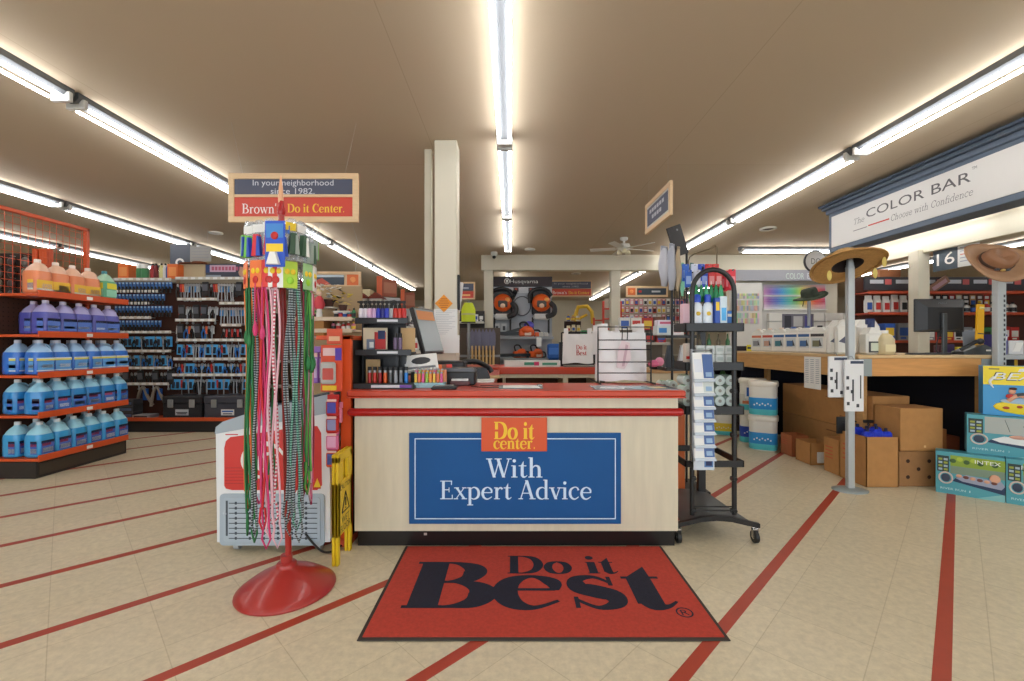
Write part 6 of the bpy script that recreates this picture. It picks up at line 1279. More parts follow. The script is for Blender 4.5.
# the printed face: u runs towards the camera (local +x = -y)
def sx_(u): return -(SX*448/(u-511)-(y0+y1)/2)
def sz_(u, v): return 1.35+(343-v)*SX/(u-511)
zf0, zf1 = 1.35+.297*SX, 1.35+.392*SX
mb = MB().box(-L2+.06, L2-.06, -.008, 0, zf0, zf1, M((222, 220, 216), .5))
tk = M((92, 90, 92), .5)
mb.text('COLOR BAR', sx_(867), sx_(972), 1.35+.351*SX, .105, tk, y=-.010)
mb.text('The', sx_(854), sx_(865), 1.35+.344*SX, .07, tk, y=-.010, font='serif', bold=.5, shear=.2)
mb.text('Choose with Confidence', sx_(891), sx_(974), 1.35+.320*SX, .07, tk, y=-.010, font='serif', bold=.5, shear=.2)
mb.rect(sx_(854), sx_(868), 1.35+.325*SX, 1.35+.3272*SX, M((130, 128, 128), .5), y=-.008).rect(sx_(869), sx_(890), 1.35+.326*SX, 1.35+.3295*SX, M((206, 70, 60), .5), y=-.008)
mb.text('TM', sx_(973), sx_(978), 1.35+.374*SX, .03, tk, y=-.010)
fin(mb, 'white_face', t)
mb = MB()
for x in (-L2+.4, L2-.4): mb.box(x-.03, x+.03, .1, .16, zt-.01, CH, BG)
fin(mb, 'ceiling_bracket', t)
# aisle 16 sign under the side beam
xb = 7.17; ya, yb = xb*448/(933-511), xb*448/(979-511)
t = thing('aisle_sign', 'hanging aisle sign with white 16 beside the cream column', 'sign', (xb, (ya+yb)/2, 2.16), -PI/2); w_ = ya-yb; h = .62
zl = 1.35+(343-273)*xb/(928-511); zh = 1.35+(343-251.5)*xb/(928-511)
fin(MB().box(-w_/2, -w_/2+.42, 0, .015, zl-2.16, zh-2.16, M((70, 82, 92), .5)).text('16', -w_/2+.07, -w_/2+.37, zl-2.16+.09, .2, WHITE, y=-.002), 'number_panel', t)
mb = MB().box(-w_/2+.42, w_/2, .0, .012, zl-2.16+.01, zh-2.16, M((214, 214, 210), .6))
for i in range(5): mb.rect(-w_/2+.46, w_/2-.1-.08*(i % 2), zh-2.16-.06-.055*i, zh-2.16-.045-.055*i, M((150, 156, 170) if i != 2 else (206, 120, 110), .6), y=0)
fin(mb, 'list_panel', t); fin(MB().cyl((-w_/2+.1, .007, zh-2.16), (-w_/2+.1, .007, 2.9-2.16), .004, STEEL, n=4).cyl((w_/2-.1, .007, zh-2.16), (w_/2-.1, .007, 2.9-2.16), .004, STEEL, n=4), 'hanger_wire', t)
# round sign on the paint wall
Y = 8.7
t = thing('round_sign', 'round grey sign with dark lettering beside the straw hat', 'sign', (X_(815, Y), Y, Z_(261.5, Y)))
fin(MB(at(rx=PI/2)).lathe([(0, -.03), (.2, -.03), (.215, -.02), (.215, .02), (0, .02)], M((50, 50, 52), .5), n=36), 'rim', t)
mb = MB(); ring = [(.195*math.cos(a*PI/18), .195*math.sin(a*PI/18)) for a in range(36)]; mb.prism(ring, -.024, -.021, M((196, 194, 190), .6)); mb.text('DO', -.09, .09, -.05, .11, M((84, 82, 82), .5), y=-.0255)
fin(mb, 'face', t); fin(MB().cyl((0, 0, .21), (0, 0, CH-Z_(261.5, Y)), .004, STEEL, n=5), 'hanger_wire', t)
# ---------------------------------------------------------------- paint chip wall
t = thing('chip_wall', 'rainbow rack of paint chip cards on the paint wall', 'display rack', (0, 0, 0))
CX0, CX1 = X_(762, 10.1), 7.09
fin(MB().box(CX0-.02, CX1, 10.08, 10.158, 1.55, 2.68, M((206, 204, 200), .5), .003), 'white_board', t)
import colorsys
stops = [(0, (206, 150, 190)), (.08, (150, 100, 170)), (.2, (90, 110, 190)), (.3, (70, 150, 200)), (.42, (90, 190, 170)), (.52, (130, 200, 120)), (.62, (214, 210, 80)), (.72, (240, 170, 70)), (.84, (232, 100, 80)), (1, (206, 90, 120))]
def ramp(u):
    for (a, ca), (b, cb) in zip(stops, stops[1:]):
        if u <= b: k = (u-a)/(b-a); return [ca[i]+(cb[i]-ca[i])*k for i in range(3)]
    return stops[-1][1]
ATT = bpy.data.materials.new('printed_chip_card'); ATT.use_nodes = True
_a = ATT.node_tree.nodes.new('ShaderNodeVertexColor'); _a.layer_name = 'Col'; ATT.node_tree.links.new(_a.outputs[0], ATT.node_tree.nodes['Principled BSDF'].inputs['Base Color'])
def chip_rows(name, parent, x0, x1, zrows, n, shades, y, colf):
    mb = MB(); cols_ = []
    for (za, zb) in zrows:
        for i in range(n):
            xa = x0+(x1-x0)*i/n; xb_ = xa+(x1-x0)/n*.86
            for k in range(shades):
                a = za+(zb-za)*k/shades; b = a+(zb-za)/shades*.93
                mb.box(xa, xb_, y-.006-.004*(shades-k), y, a, b, ATT); cols_.append(colf(i/(n-1), k/(max(1, shades-1)), zrows.index((za, zb))))
    o = fin(mb, name, parent); me = o.data
    ca = me.color_attributes.new('Col', 'BYTE_COLOR', 'CORNER')
    for p in me.polygons:
        c = lin(cols_[p.index//6])
        for li in p.loop_indices: ca.data[li].color = (*c, 1)
    return o
def cf(u, k, r):
    c = ramp(u); t_ = (1-abs(k-.35)*1.3) if r == 0 else (1-abs(k-.7)*1.3)
    t_ = max(.3, min(1, t_*1.25)); return [x*t_+(232)*(1-t_) for x in c]
chip_rows('chip_cards', t, CX0+.02, CX1-.03, [(2.12, 2.4), (2.42, 2.66)][::1], 52, 6, 10.08, lambda u, k, r: cf(u, k if r else k, 0 if r else 1))
fin(MB().box(CX0, CX1, 10.05, 10.08, 2.40, 2.418, WHITE).box(CX0, CX1, 10.03, 10.08, 2.09, 2.115, WHITE), 'card_ledge', t)
mb = MB()
for i in range(5):
    a = CX0+.1+i*.42
    for j in range(2): mb.box(a, a+.4, 10.0, 10.08, 1.64+.2*j, 1.82+.2*j, M((222, 220, 212), .5), .003)
fin(mb, 'sample_drawers', t)
fin(MB().box(6.05, 6.75, 9.99, 10.0, 1.66, 2.0, M((110, 110, 122), .5)).rect(6.1, 6.25, 1.7, 1.96, M((60, 60, 70), .5), y=9.99).rect(6.3, 6.5, 1.72, 1.95, M((190, 190, 190), .5), y=9.99).rect(6.55, 6.7, 1.7, 1.96, M((90, 84, 150), .5), y=9.99), 'photo_panel', t)
t = thing('chip_stand', 'white stand of pastel colour cards left of the rainbow chip rack', 'display rack', (0, 0, 0))
a, b = X_(734, 9.9), X_(760, 9.9)
fin(MB().box(a-.03, b+.04, 9.9, 10.05, 0, 2.68, M((214, 212, 206), .5), .004), 'stand_body', t)
pr = random.Random(3)
chip_rows('pastel_cards', t, a, b-.02, [(1.78, 2.02), (2.06, 2.3), (2.33, 2.45)], 14, 2, 9.9, lambda u, k, r: [pr.uniform(150, 230), pr.uniform(160, 220), pr.uniform(130, 210)])
# ---------------------------------------------------------------- outdoor power display behind the counter
HY = 10.35; hx0, hx1 = X_(491.5, HY), X_(552, HY)
PG = M((172, 176, 182), .55, var=.05, vs=3)
t = thing('power_tool_display', 'grey display wall with dark header holding blowers and chainsaws', 'display', ((hx0+hx1)/2, HY, 0)); hw = (hx1-hx0)/2
hz = lambda v: Z_(v, HY); hxx = lambda u: X_(u, HY)-(hx0+hx1)/2
fin(MB().box(-hw, hw, .02, .06, 0, hz(277), PG), 'back_panel', t)
mb = MB().box(-hw, hw, -.06, .06, hz(286.5), hz(277), M((44, 28, 32), .5), .004)
mb.text('Husqvarna', hxx(510), hxx(538), hz(283.5), .085, WHITE, y=-.062)
rg = [(hxx(507)+.055*math.cos(a*PI/8), hz(281.5)+.06*math.sin(a*PI/8)) for a in range(16)]; mb.tube([(x, -.062, z) for x, z in rg], .009, WHITE, n=5, closed=True).rect(hxx(506), hxx(508), hz(283), hz(280), WHITE, y=-.06)
fin(mb, 'header', t, label='dark header reading Husqvarna')
mb = MB().box(-hw, hw, -.0, .03, hz(293), hz(287), M((206, 208, 210), .5))
for u, c in ((498.5, (110, 40, 34)), (516, (70, 40, 40)), (531, (70, 66, 66))): mb.rect(hxx(u)-.06, hxx(u)+.06, hz(291.7), hz(287.7), M(c, .5), y=0).ball((hxx(u), -.002, hz(289.7)), (.03, .002, .03), M((206, 80, 50), .5), 8, 5)
fin(mb, 'picture_strip', t)
for v in (337, 357.5): fin(MB().box(-hw, hw, -.4, .02, hz(v+1), hz(v), M((120, 124, 128), .5), .003).box(-hw, hw, -.41, -.4, hz(v+2.3), hz(v-.3), M((150, 154, 156), .5), .003), 'shelf_deck', t)
fin(MB().box(-hw, hw, -.42, .02, 0, hz(366), M((70, 72, 76), .5)), 'plinth', t)
HO = M((226, 94, 30), .4)
def blower():
    t3 = thing('backpack_blower', 'x', 'blower'); D = M((34, 34, 36), .5)
    fin(MB().ball((0, -.16, .1), (.2, .13, .19), HO, 14, 8).box(-.1, .1, -.3, -.2, .0, .14, M((70, 66, 64), .5), .02).ball((.0, -.29, .03), (.06, .03, .05), M((226, 190, 160), .5), 10, 6).ball((.1, -.28, .16), (.05, .03, .05), M((250, 170, 90), .4), 10, 6), 'engine_cover', t3)
    fin(MB().box(-.2, .2, -.06, .0, -.15, .4, D, .03).tube(crom([(-.24, -.1, .1), (-.24, -.1, .3), (-.1, -.1, .4), (.1, -.1, .38), (.22, -.1, .25)], 4), .04, D, n=8), 'harness_frame', t3)
    fin(MB().tube(crom([(.18, -.2, .1), (.27, -.22, .0), (.25, -.24, -.14), (.1, -.28, -.2)], 5), .055, D, n=10), 'air_hose', t3)
    fin(MB().box(-.17, .17, -.22, -.05, -.26, -.13, M((206, 206, 204), .4), .03), 'fuel_tank', t3)
    fin(MB().box(-.2, -.16, -.1, -.04, -.55, -.2, D, .01).box(.14, .18, -.1, -.04, -.55, -.2, D, .01), 'leg_frame', t3)
    return t3
for i, u in enumerate((503, 541)):
    b = blower(); b['label'] = 'orange and black backpack blower on the grey display, %s' % ('left one beside the coiled cable' if i == 0 else 'right one'); b['group'] = 'backpack blowers'; b.location = (X_(u, HY), HY+.02, hz(308)); b.scale = (1.08, 1, 1.08)
fin(MB().tube([(.2*math.cos(a*PI/12), 0, .22*math.sin(a*PI/12)) for a in range(24)], .012, M((70, 72, 76), .5), n=6, closed=True).ball((-.16, -.02, .32), (.06, .05, .06), BLACK, 8, 6).tube([(-.14, 0, .3), (-.22, 0, .12)], .025, BLACK, n=6), 'coiled_cable', None, 'grey coiled cable hanging between the two blowers', 'cable', loc=(X_(522, HY), HY-.01, hz(306)))
def saw(bar=.0):
    t3 = thing('chainsaw', 'x', 'chainsaw')
    fin(MB().box(-.16, .14, -.1, .08, .0, .15, HO, .03).ball((.0, -.08, .13), (.12, .06, .08), HO, 12, 6).box(-.05, .08, -.12, -.09, .02, .09, M((230, 200, 180), .5), .01), 'engine_body', t3)
    fin(MB().tube(crom([(-.1, 0, .12), (-.14, 0, .26), (-.02, 0, .28), (.06, 0, .16)], 4), .018, M((30, 30, 32), .5), n=7).tube(crom([(.12, 0, .13), (.24, 0, .12), (.25, 0, .02), (.14, 0, .01)], 4), .018, M((30, 30, 32), .5), n=7), 'handle', t3)
    fin(MB().box(-.62, -.14, -.02, -.008, .03, .1, M((60, 64, 68), .4, .3), .003), 'guide_bar', t3)
    return t3
for i, (u, v, lb) in enumerate([(520, 356.5, 'orange chainsaw on the lower display shelf, left of two'), (536, 356.5, 'orange chainsaw on the lower display shelf, right one under the price card')]):
    s_ = saw(); s_['label'] = lb; s_['group'] = 'chainsaws on the lower shelf'; s_.location = (X_(u, 10.1), 10.12, hz(357.4)); s_.rotation_euler = (0, 0, .5)
s_ = saw(); s_['label'] = 'orange chainsaw with a long dark bar on the upper display shelf'; s_.location = (X_(527, 10.1), 10.1, hz(337)+.003); s_.scale = (1.15, 1, 1.15)
fin(MB().prism([(0, .0), (.72, .16), (.72, .24), (.04, .05)], -.02, .02, M((54, 60, 64), .45)), 'long_trimmer_guard', None, 'dark wedge-shaped guard on the left of the upper display shelf', 'guard', loc=(X_(493, 10.05), 10.05, hz(337)+.003))
fin(MB().ball((0, 0, .1), (.12, .12, .1), M((96, 90, 200), .4), 12, 8).ball((-.02, -.1, .08), (.05, .02, .05), M((160, 130, 220), .4), 8, 5), 'helmet', None, 'violet helmet sitting on the upper chainsaw shelf', 'helmet', loc=(X_(529, 10.2), 10.22, hz(330)))
for i, (u, c, n) in enumerate([(537, (226, 100, 50), 'orange'), (541, (206, 200, 190), 'white'), (546, (200, 196, 190), 'pale grey')]): fin(MB().box(-.05, .05, -.05, .05, 0, .1, M(c, .5), .015), 'oil_bottle', None, '%s bottle at the right of the upper display shelf' % n, 'bottle', loc=(X_(u, 9.99), 10.0, hz(337)+.002))
for i, u in enumerate((497, 504)): fin(MB().box(-.06, .06, -.004, .004, 0, .26, M((200, 202, 204), .5)).rect(-.03, .03, .1, .2, DGREY, y=-.004), 'price_card', None, 'white and grey card leaning on the upper display shelf, %s' % ('left' if i == 0 else 'right'), 'card', loc=(X_(u, 10.3), 10.28, hz(337)+.05))
fin(MB().box(-.055, .055, -.004, .004, 0, .2, PAPER), 'price_card', None, 'white price card hanging below the upper display shelf edge', 'card', loc=(X_(539, 9.93), 9.93, Z_(346.5, 9.93)))
for i in range(3): fin(MB().box(-.16, .16, -.12, .12, 0, .3, [M((40, 90, 170), .5), M((30, 40, 70), .5), M((34, 34, 38), .5)][i], .02), 'bagged_stack', None, '%s bundle stacked at the right edge of the grey display' % ('black', 'navy', 'bright blue')[2-i] if False else '%s bundle in the stack right of the grey display' % ('navy', 'dark', 'bright blue')[i if i else 0], 'bundle', loc=(X_(555.5, 9.7), 9.7, .01+.3*i))
for o in list(bpy.data.objects):
    if o.name.startswith('bagged_stack'): bpy.data.objects.remove(o)
for i, (c, n) in enumerate([((34, 34, 38), 'black'), ((44, 44, 52), 'charcoal'), ((30, 40, 70), 'navy'), ((40, 96, 176), 'bright blue')]):
    fin(MB().box(-.17, .17, -.14, .14, 0, .33, M(c, .6), .03).box(-.15, .15, -.15, -.14, .1, .24, M(tuple(x+24 for x in c), .6), .005), 'bagged_bundle', None, '%s bundle in the stack right of the grey display' % n, 'bundle', loc=(X_(555.5, 9.5), 9.5, .001+.335*i))
# rear hanging signs
def sign2(Y, u0, u1, v0, v1, lb, top, bot, txt):
    x0, x1, z0, z1 = X_(u0, Y), X_(u1, Y), Z_(v1, Y), Z_(v0, Y); w_, h = x1-x0, z1-z0
    t3 = thing('hanging_sign', lb, 'sign', ((x0+x1)/2, Y, z0))
    fin(framed(MB(), w_, h, .03), 'frame', t3)
    m1 = MB().box(-w_/2+.03, w_/2-.03, .01, .02, h*.5+.01, h-.03, top); m2 = MB().box(-w_/2+.03, w_/2-.03, .01, .02, .03, h*.5-.01, bot)
    if txt:
        m1.text('In your neighborhood', -w_*.4, w_*.4, h*.76, h*.1, M((190, 190, 200), .5), y=.009).text('since 1982.', -w_*.2, w_*.2, h*.58, h*.1, M((190, 190, 200), .5), y=.009)
        m2.text("Brown's", -w_*.44, -w_*.1, h*.15, h*.2, WHITE, y=.009, font='serif', bold=1.2).text('Do it Center', -w_*.06, w_*.44, h*.15, h*.19, YT2, y=.009, font='serif', bold=1.4)
    else: m1.rect(-w_*.3, w_*.1, h*.62, h*.7, M((170, 174, 186), .5), y=.01); m2.rect(-w_*.3, w_*.2, h*.2, h*.3, M((240, 190, 120), .5), y=.01)
    fin(m1, 'upper_panel', t3); fin(m2, 'lower_panel', t3)
    mb = MB(); [mb.cyl((sx*(w_/2-.1), .015, h), (sx*(w_/2-.1), .015, CH-z0), .002, M((190, 186, 176), .5), n=4) for sx in (-1, 1)]; fin(mb, 'hanger_wire', t3)
sign2(13.0, 550, 592, 280.5, 296.5, 'grey and red shop sign hanging beyond the power tool display', SGR, SIGNRED, True)
sign2(9.0, 459, 475, 282, 299.5, 'grey and red hanging sign just right of the pillar', SGR, SIGNRED, False)
def sign3(Y, u0, u1, v0, v1, lb, left):
    x0, x1, z0, z1 = X_(u0, Y), X_(u1, Y), Z_(v1, Y), Z_(v0, Y); w_, h = x1-x0, z1-z0
    t3 = thing('hanging_sign', lb, 'sign', ((x0+x1)/2, Y, z0)); fin(framed(MB().box(-w_/2, w_/2, .02, .03, 0, h, WOODF), w_, h, h*.16), 'frame', t3)
    s_ = h*.36
    xq = -w_/2+h*.5 if left else w_/2-h*.5
    fin(MB().box(xq-s_, xq+s_, .005, .02, h*.18, h*.82, M((222, 110, 50), .5)).ball((xq, .004, h*.5), (s_*.5, .004, s_*.5), M((236, 150, 80), .5), 8, 5), 'orange_square', t3)
    a, b = (xq+s_+.05, w_/2-h*.16) if left else (-w_/2+h*.16, xq-s_-.05)
    mb = MB().box(a, b, .005, .02, h*.2, h*.8, M((54, 66, 78), .5)); 
    if left: mb.rect(a+(b-a)*.05, a+(b-a)*.15, h*.4, h*.6, RED, y=.005).rect(a+(b-a)*.5, a+(b-a)*.8, h*.42, h*.58, M((200, 204, 206), .5), y=.005)
    else: mb.prism([(a, h*.2), (a+(b-a)*.6, h*.2), (a+(b-a)*.3, h*.6), (a, h*.4)], .002, .005, M((190, 80, 60), .5)).rect(a, b, h*.66, h*.8, M((190, 204, 214), .5), y=.005)
    fin(mb, 'picture_panel', t3)
    mb = MB(); [mb.tube(crom([(sx*(w_/2-.1), .015, h), (sx*(w_/2-.05), .015, (h+CH-z0)/2), (sx*(w_/2-.16), .015, CH-z0)], 4), .004, M((190, 186, 176), .5), n=4) for sx in (-1, 1)]; fin(mb, 'hanger_wire', t3)
sign3(12.5, 626, 668, 286, 297, 'long dark hanging sign with orange square right of the rear column', True)
sign3(7.2, 310, 361, 271.5, 288, 'picture sign with orange square hanging right of the leash rack', False)
# framed endcaps with signs at the rear left
for i, (u0, u1, u2, v0, v1, v2, Y) in enumerate([(376.5, 382, 394, 276, 300, 316, 7.6), (400.5, 404.5, 413, 289, 311, 326, 9.6)]):
    t3 = thing('aisle_stand', 'orange endcap stand with brown sign board over the aisles, %s' % ('nearer one' if i == 0 else 'farther one'), 'shelf', (X_(u0, Y), Y, 0))
    h1 = Z_(v0, Y); dx = X_(u1, Y)-X_(u0, Y); wx = X_(u2, Y)-X_(u0, Y)
    fin(MB().box(0, dx, 0, .06, 0, h1, M((206, 92, 44), .45), .004), 'post', t3)
    fin(MB(at(dx, 0, 0, .5)).box(0, wx*.85, 0, .03, Z_(v1, Y)+.06, Z_(v0+3, Y), M((150, 80, 56), .6), .004).rect(.03, wx*.8, Z_(v1, Y)+.12, Z_(v0+6, Y), M((170, 110, 84), .6), y=0), 'sign_board', t3)
    fin(MB(at(dx, 0, 0, .5)).box(0, wx*1.05, 0, .04, 0, Z_(v1, Y)+.05, M((176, 178, 178), .6), .004).ball((wx*.7, -.0, Z_(v1, Y)-.04), (.06, .01, .05), M((60, 70, 84), .5), 8, 5), 'grey_panel', t3)
# ---------------------------------------------------------------- generic shelves and goods filling the aisles
MET = M((196, 192, 180), .5)
def gondola(lb, x0, x1, Y, H_, levels, m=PEG, d=.4, base=.16, deckm=MET):
    t3 = thing('aisle_shelf', lb, 'shelf', ((x0+x1)/2, Y, 0)); hw_ = (x1-x0)/2
    fin(MB().box(-hw_, hw_, 0, .04, 0, H_, m), 'back_panel', t3); fin(MB().box(-hw_, hw_, -d, 0, 0, base, M((40, 36, 34), .6), .004), 'base', t3)
    for z in levels: fin(MB().box(-hw_, hw_, -d+.02, 0, z-.02, z, deckm).box(-hw_, hw_, -d, -d+.02, z-.035, z+.012, deckm, .003), 'deck', t3)
    return t3
RC = random.Random(11)
cache = {}
def prod(kind, c, c2):
    k = (kind, c, c2)
    if k in cache: return cache[k]
    a, b = M(c, .45), M(c2, .45)
    if kind == 'carton': mb = MB().box(-.5, .5, -.4, .4, 0, 1, a, .02).rect(-.38, .38, .3, .75, b, y=-.4, t=.01).rect(-.3, .2, .12, .22, b, y=-.4, t=.01)
    elif kind == 'bottle': mb = MB().lathe([(.42, 0), (.5, .03), (.5, .62), (.3, .78), (.18, .82)], a, n=10).lathe([(.22, .82), (.22, 1), (0, 1)], b, n=8).lathe([(.51, .15), (.51, .5)], b, n=10)
    elif kind == 'bag': mb = MB().box(-.45, .45, -.25, .25, 0, .8, a, .12).box(-.4, .4, -.08, .08, .75, 1, a, .03).box(-.3, .3, -.27, -.24, .2, .6, b, .02)
    elif kind == 'can': mb = MB().lathe([(.5, 0), (.5, .92), (.46, 1), (0, 1)], a, n=14).lathe([(.505, .15), (.505, .75)], b, n=14)
    else: mb = MB().box(-.45, .45, -.06, .0, -1, 0, a, .02).box(-.32, .32, -.2, -.06, -.85, -.35, b, .03).rect(-.3, .3, -.25, -.08, WHITE, y=-.06, t=.01)
    cache[k] = build(mb, kind if kind != 'peg' else 'blister_pack'); return cache[k]
CN = {'white': (224, 222, 216), 'red': (190, 50, 44), 'blue': (50, 90, 170), 'yellow': (232, 196, 60), 'green': (60, 130, 76), 'black': (40, 38, 40), 'orange': (222, 104, 44), 'tan': (196, 150, 96), 'pink': (220, 130, 150), 'grey': (140, 142, 144), 'teal': (60, 140, 150), 'brown': (110, 64, 44), 'purple': (120, 84, 160), 'cream': (222, 210, 176)}
def goods(where, x0, x1, y, z, kind, colors, w_, h, gap=1.06, d=None, group=None):
    n = max(1, int((x1-x0)/(w_*gap))); nm = {'peg': 'blister_pack'}.get(kind, kind); cntc = {}
    for i in range(n):
        c = colors[i % len(colors)] if len(colors) < 3 else RC.choice(colors); c2 = RC.choice([k for k in ('white', 'red', 'blue', 'yellow', 'black') if k != c])
        cntc[c] = cntc.get(c, 0)+1
        o = bpy.data.objects.new(nm, prod(kind, CN[c], CN[c2])); COL.objects.link(o)
        o.location = (x0+(i+.5)*(x1-x0)/n, y, z+.0006); o.scale = (w_, d or w_, h*RC.uniform(.88, 1.04) if kind != 'peg' else h)
        tag(o, '%s %s on the %s, %s such from left' % (c, nm.replace('_', ' '), where, ORD[min(cntc[c]-1, 29)]), nm.replace('_', ' '), group or 'goods on the '+where)
def pegs(where, x0, x1, y, z, colors, w_=.09, h=.16): goods(where, x0, x1, y, z, 'peg', colors, w_, h, 1.1, .09)
# gift shelf right of the leash rack
def U(u, Y): return X_(u, Y)
g = gondola('gift shelf with orange end between leash rack and counter', U(300, 5.4), U(356, 5.4), 5.6, 2.06, (.5, 1.0, Z_(330, 5.4), Z_(318.5, 5.4)), M((176, 150, 112), .7), .35, deckm=M((206, 186, 160), .5))
goods('gift shelf upper deck', U(334, 5.4), U(356, 5.4), 5.4, Z_(318.5, 5.4), 'bottle', ['green', 'blue', 'teal', 'white'], .05, .12)
goods('gift shelf third deck', U(331, 5.4), U(356, 5.4), 5.4, Z_(330, 5.4), 'bottle', ['red', 'pink', 'white'], .05, .1)
goods('gift shelf second deck', U(302, 5.4), U(354, 5.4), 5.4, 1.0, 'carton', ['orange', 'purple', 'white', 'red'], .13, .22)
fin(MB().box(-.1, .1, -.1, .1, 0, .2, CARD, .004).box(-.14, .14, -.01, .01, .195, .21, CARD), 'carton', None, 'brown carton at the left of the gift shelf', 'box', loc=(U(319, 5.4), 5.4, Z_(336, 5.4)))
fin(MB().box(-.12, .13, -.16, .0, 0, .02, MET), 'ledge', g).location = (U(319, 5.4)-(U(300, 5.4)+U(356, 5.4))/2, -.1, Z_(336, 5.4)-.021)
RF = M((206, 70, 80), .7)
t3 = thing('garden_figure', 'red and white garden figure standing on the brown carton', 'figurine', (U(320, 5.4), 5.38, Z_(319.5, 5.4))); t3.scale = (.75, .75, .9)
fin(MB().lathe([(.04, 0), (.05, .05), (.04, .12), (.03, .15)], WHITE, n=12), 'white_base', t3); fin(MB().lathe([(.06, .14), (.09, .2), (.06, .28), (.03, .31)], RF, n=12), 'red_coat', t3); fin(MB().ball((0, 0, .35), .045, M((226, 196, 170), .6)).lathe([(.06, .37), (.03, .4), (0, .41)], M((220, 200, 150), .6), n=12), 'head', t3)
def plant(lb, x, y, z, s_, c, c2):
    t3 = thing('artificial_plant', lb, 'plant', (x, y, z)); fin(MB().lathe([(.03*s_, 0), (.045*s_, .06*s_), (0, .06*s_)], BROWNP, n=10), 'pot', t3)
    rr = random.Random(int(x*100)); mb = MB()
    for i in range(34):
        a = rr.uniform(0, 2*PI); r_ = rr.uniform(0, .09)*s_; zz = rr.uniform(.07, .2)*s_; L_ = .05*s_; tl = rr.uniform(-.4, .6)
        p = Vector((r_*math.cos(a), r_*math.sin(a), zz)); d = Vector((math.cos(a), math.sin(a), tl))*L_; q = Vector((-math.sin(a), math.cos(a), .2))*L_*.35
        mb.add([p, p+d*.5+q, p+d, p+d*.5-q], [(0, 1, 2, 3)], c if i % 3 else c2)
    fin(mb, 'leaves', t3)
plant('green artificial plant left of the garden figure', U(312, 5.4), 5.4, Z_(320, 5.4)+.002, 1.1, GREEN, M((90, 160, 70), .6))
fin(MB().box(-.07, .07, -.1, .1, -.02, 0, MET), 'ledge', g).location = (U(311, 5.4)-(U(300, 5.4)+U(356, 5.4))/2, -.15, Z_(320, 5.4))
plant('yellow and black artificial flowers on the gift shelf top deck', U(343, 5.4), 5.4, Z_(311, 5.4)-.0, 1.2, M((214, 190, 50), .6), BLACK)
fin(MB().box(-.1, .1, -.1, .1, -.02, 0, MET), 'ledge', g).location = (U(343, 5.4)-(U(300, 5.4)+U(356, 5.4))/2, -.15, Z_(311, 5.4)-.0)
plant('white artificial flower stem behind the garden figure', U(329, 5.5), 5.5, Z_(307, 5.5), 1.5, WHITE, M((206, 210, 206), .6)); fin(MB().box(-.08, .08, -.06, .1, -.02, 0, MET), 'ledge', g).location = (U(329, 5.5)-(U(300, 5.4)+U(356, 5.4))/2, -.1, Z_(307, 5.5))
for i, u in enumerate((362, 377)):
    t3 = thing('birdhouse', 'white birdhouse with red-brown roof above the counter display, %s of two' % ('left' if i == 0 else 'right'), 'birdhouse', (U(u, 6.3), 6.3, Z_(305, 6.3)))
    fin(MB().box(-.09, .09, -.08, .08, 0, .09, M((206, 200, 190), .6), .003).rect(-.07, .07, .03, .045, M((190, 80, 70), .6), y=-.08), 'house_body', t3); fin(MB().prism([(-.12, .085), (.12, .085), (.0, .17)], -.1, .1, M((120, 50, 36), .7)), 'roof', t3)
gondola('tall shelf behind the counter display carrying the birdhouses', U(350, 6.3), U(386, 6.3), 6.4, Z_(305, 6.3)-.001, (.6, 1.1, 1.5), M((150, 140, 130), .7), .3)
# left rear aisles
for i, (x0, x1, Y, H_) in enumerate([(-7.2, -2.3, 9.2, 2.0), (-7.2, -2.2, 12.2, 2.1), (-7.0, -1.4, 15.5, 2.2)]):
    gondola('long aisle shelf behind the tool aisle, %s from the front' % ORD[i], x0, x1, Y, H_, (.5, 1.0, 1.5, H_-.03), M((120, 96, 76), .8))
for i in range(3):
    fin(MB().box(-.085, .085, -.15, .15, 0, .42-.1*(i % 2), M((216, 200, 160), .7), .004).rect(-.06, .06, .1, .2, M((190, 160, 110), .7), y=-.15), 'carton', None, 'cream carton stacked on the long aisle shelf, %s from the left' % ORD[i], 'box', 'cream cartons over the aisles', loc=(U(350+9*i, 9.05), 9.05, 2.0005))
goods('first long aisle shelf top', -4.1, -3.4, 9.0, 2.0, 'carton', ['tan', 'brown', 'white'], .2, .22)
pegs('first long aisle shelf', U(306, 8.9), U(372, 8.9), 8.99, 1.9, ['red', 'white', 'yellow', 'blue', 'green'])
goods('first long aisle shelf', U(306, 8.9), U(372, 8.9), 9.0, 1.5, 'bottle', ['red', 'white', 'yellow', 'blue', 'green'], .08, .2)
goods('second long aisle shelf top', U(372, 12), U(428, 12), 12.0, 2.1, 'carton', ['tan', 'blue', 'white', 'red'], .22, .22)
goods('second long aisle shelf', U(372, 12), U(428, 12), 12.0, 1.5, 'bottle', ['red', 'blue', 'white', 'orange'], .1, .24); pegs('second long aisle shelf', U(372, 12), U(428, 12), 11.98, 1.95, ['red', 'black', 'white', 'blue'], .1, .2)
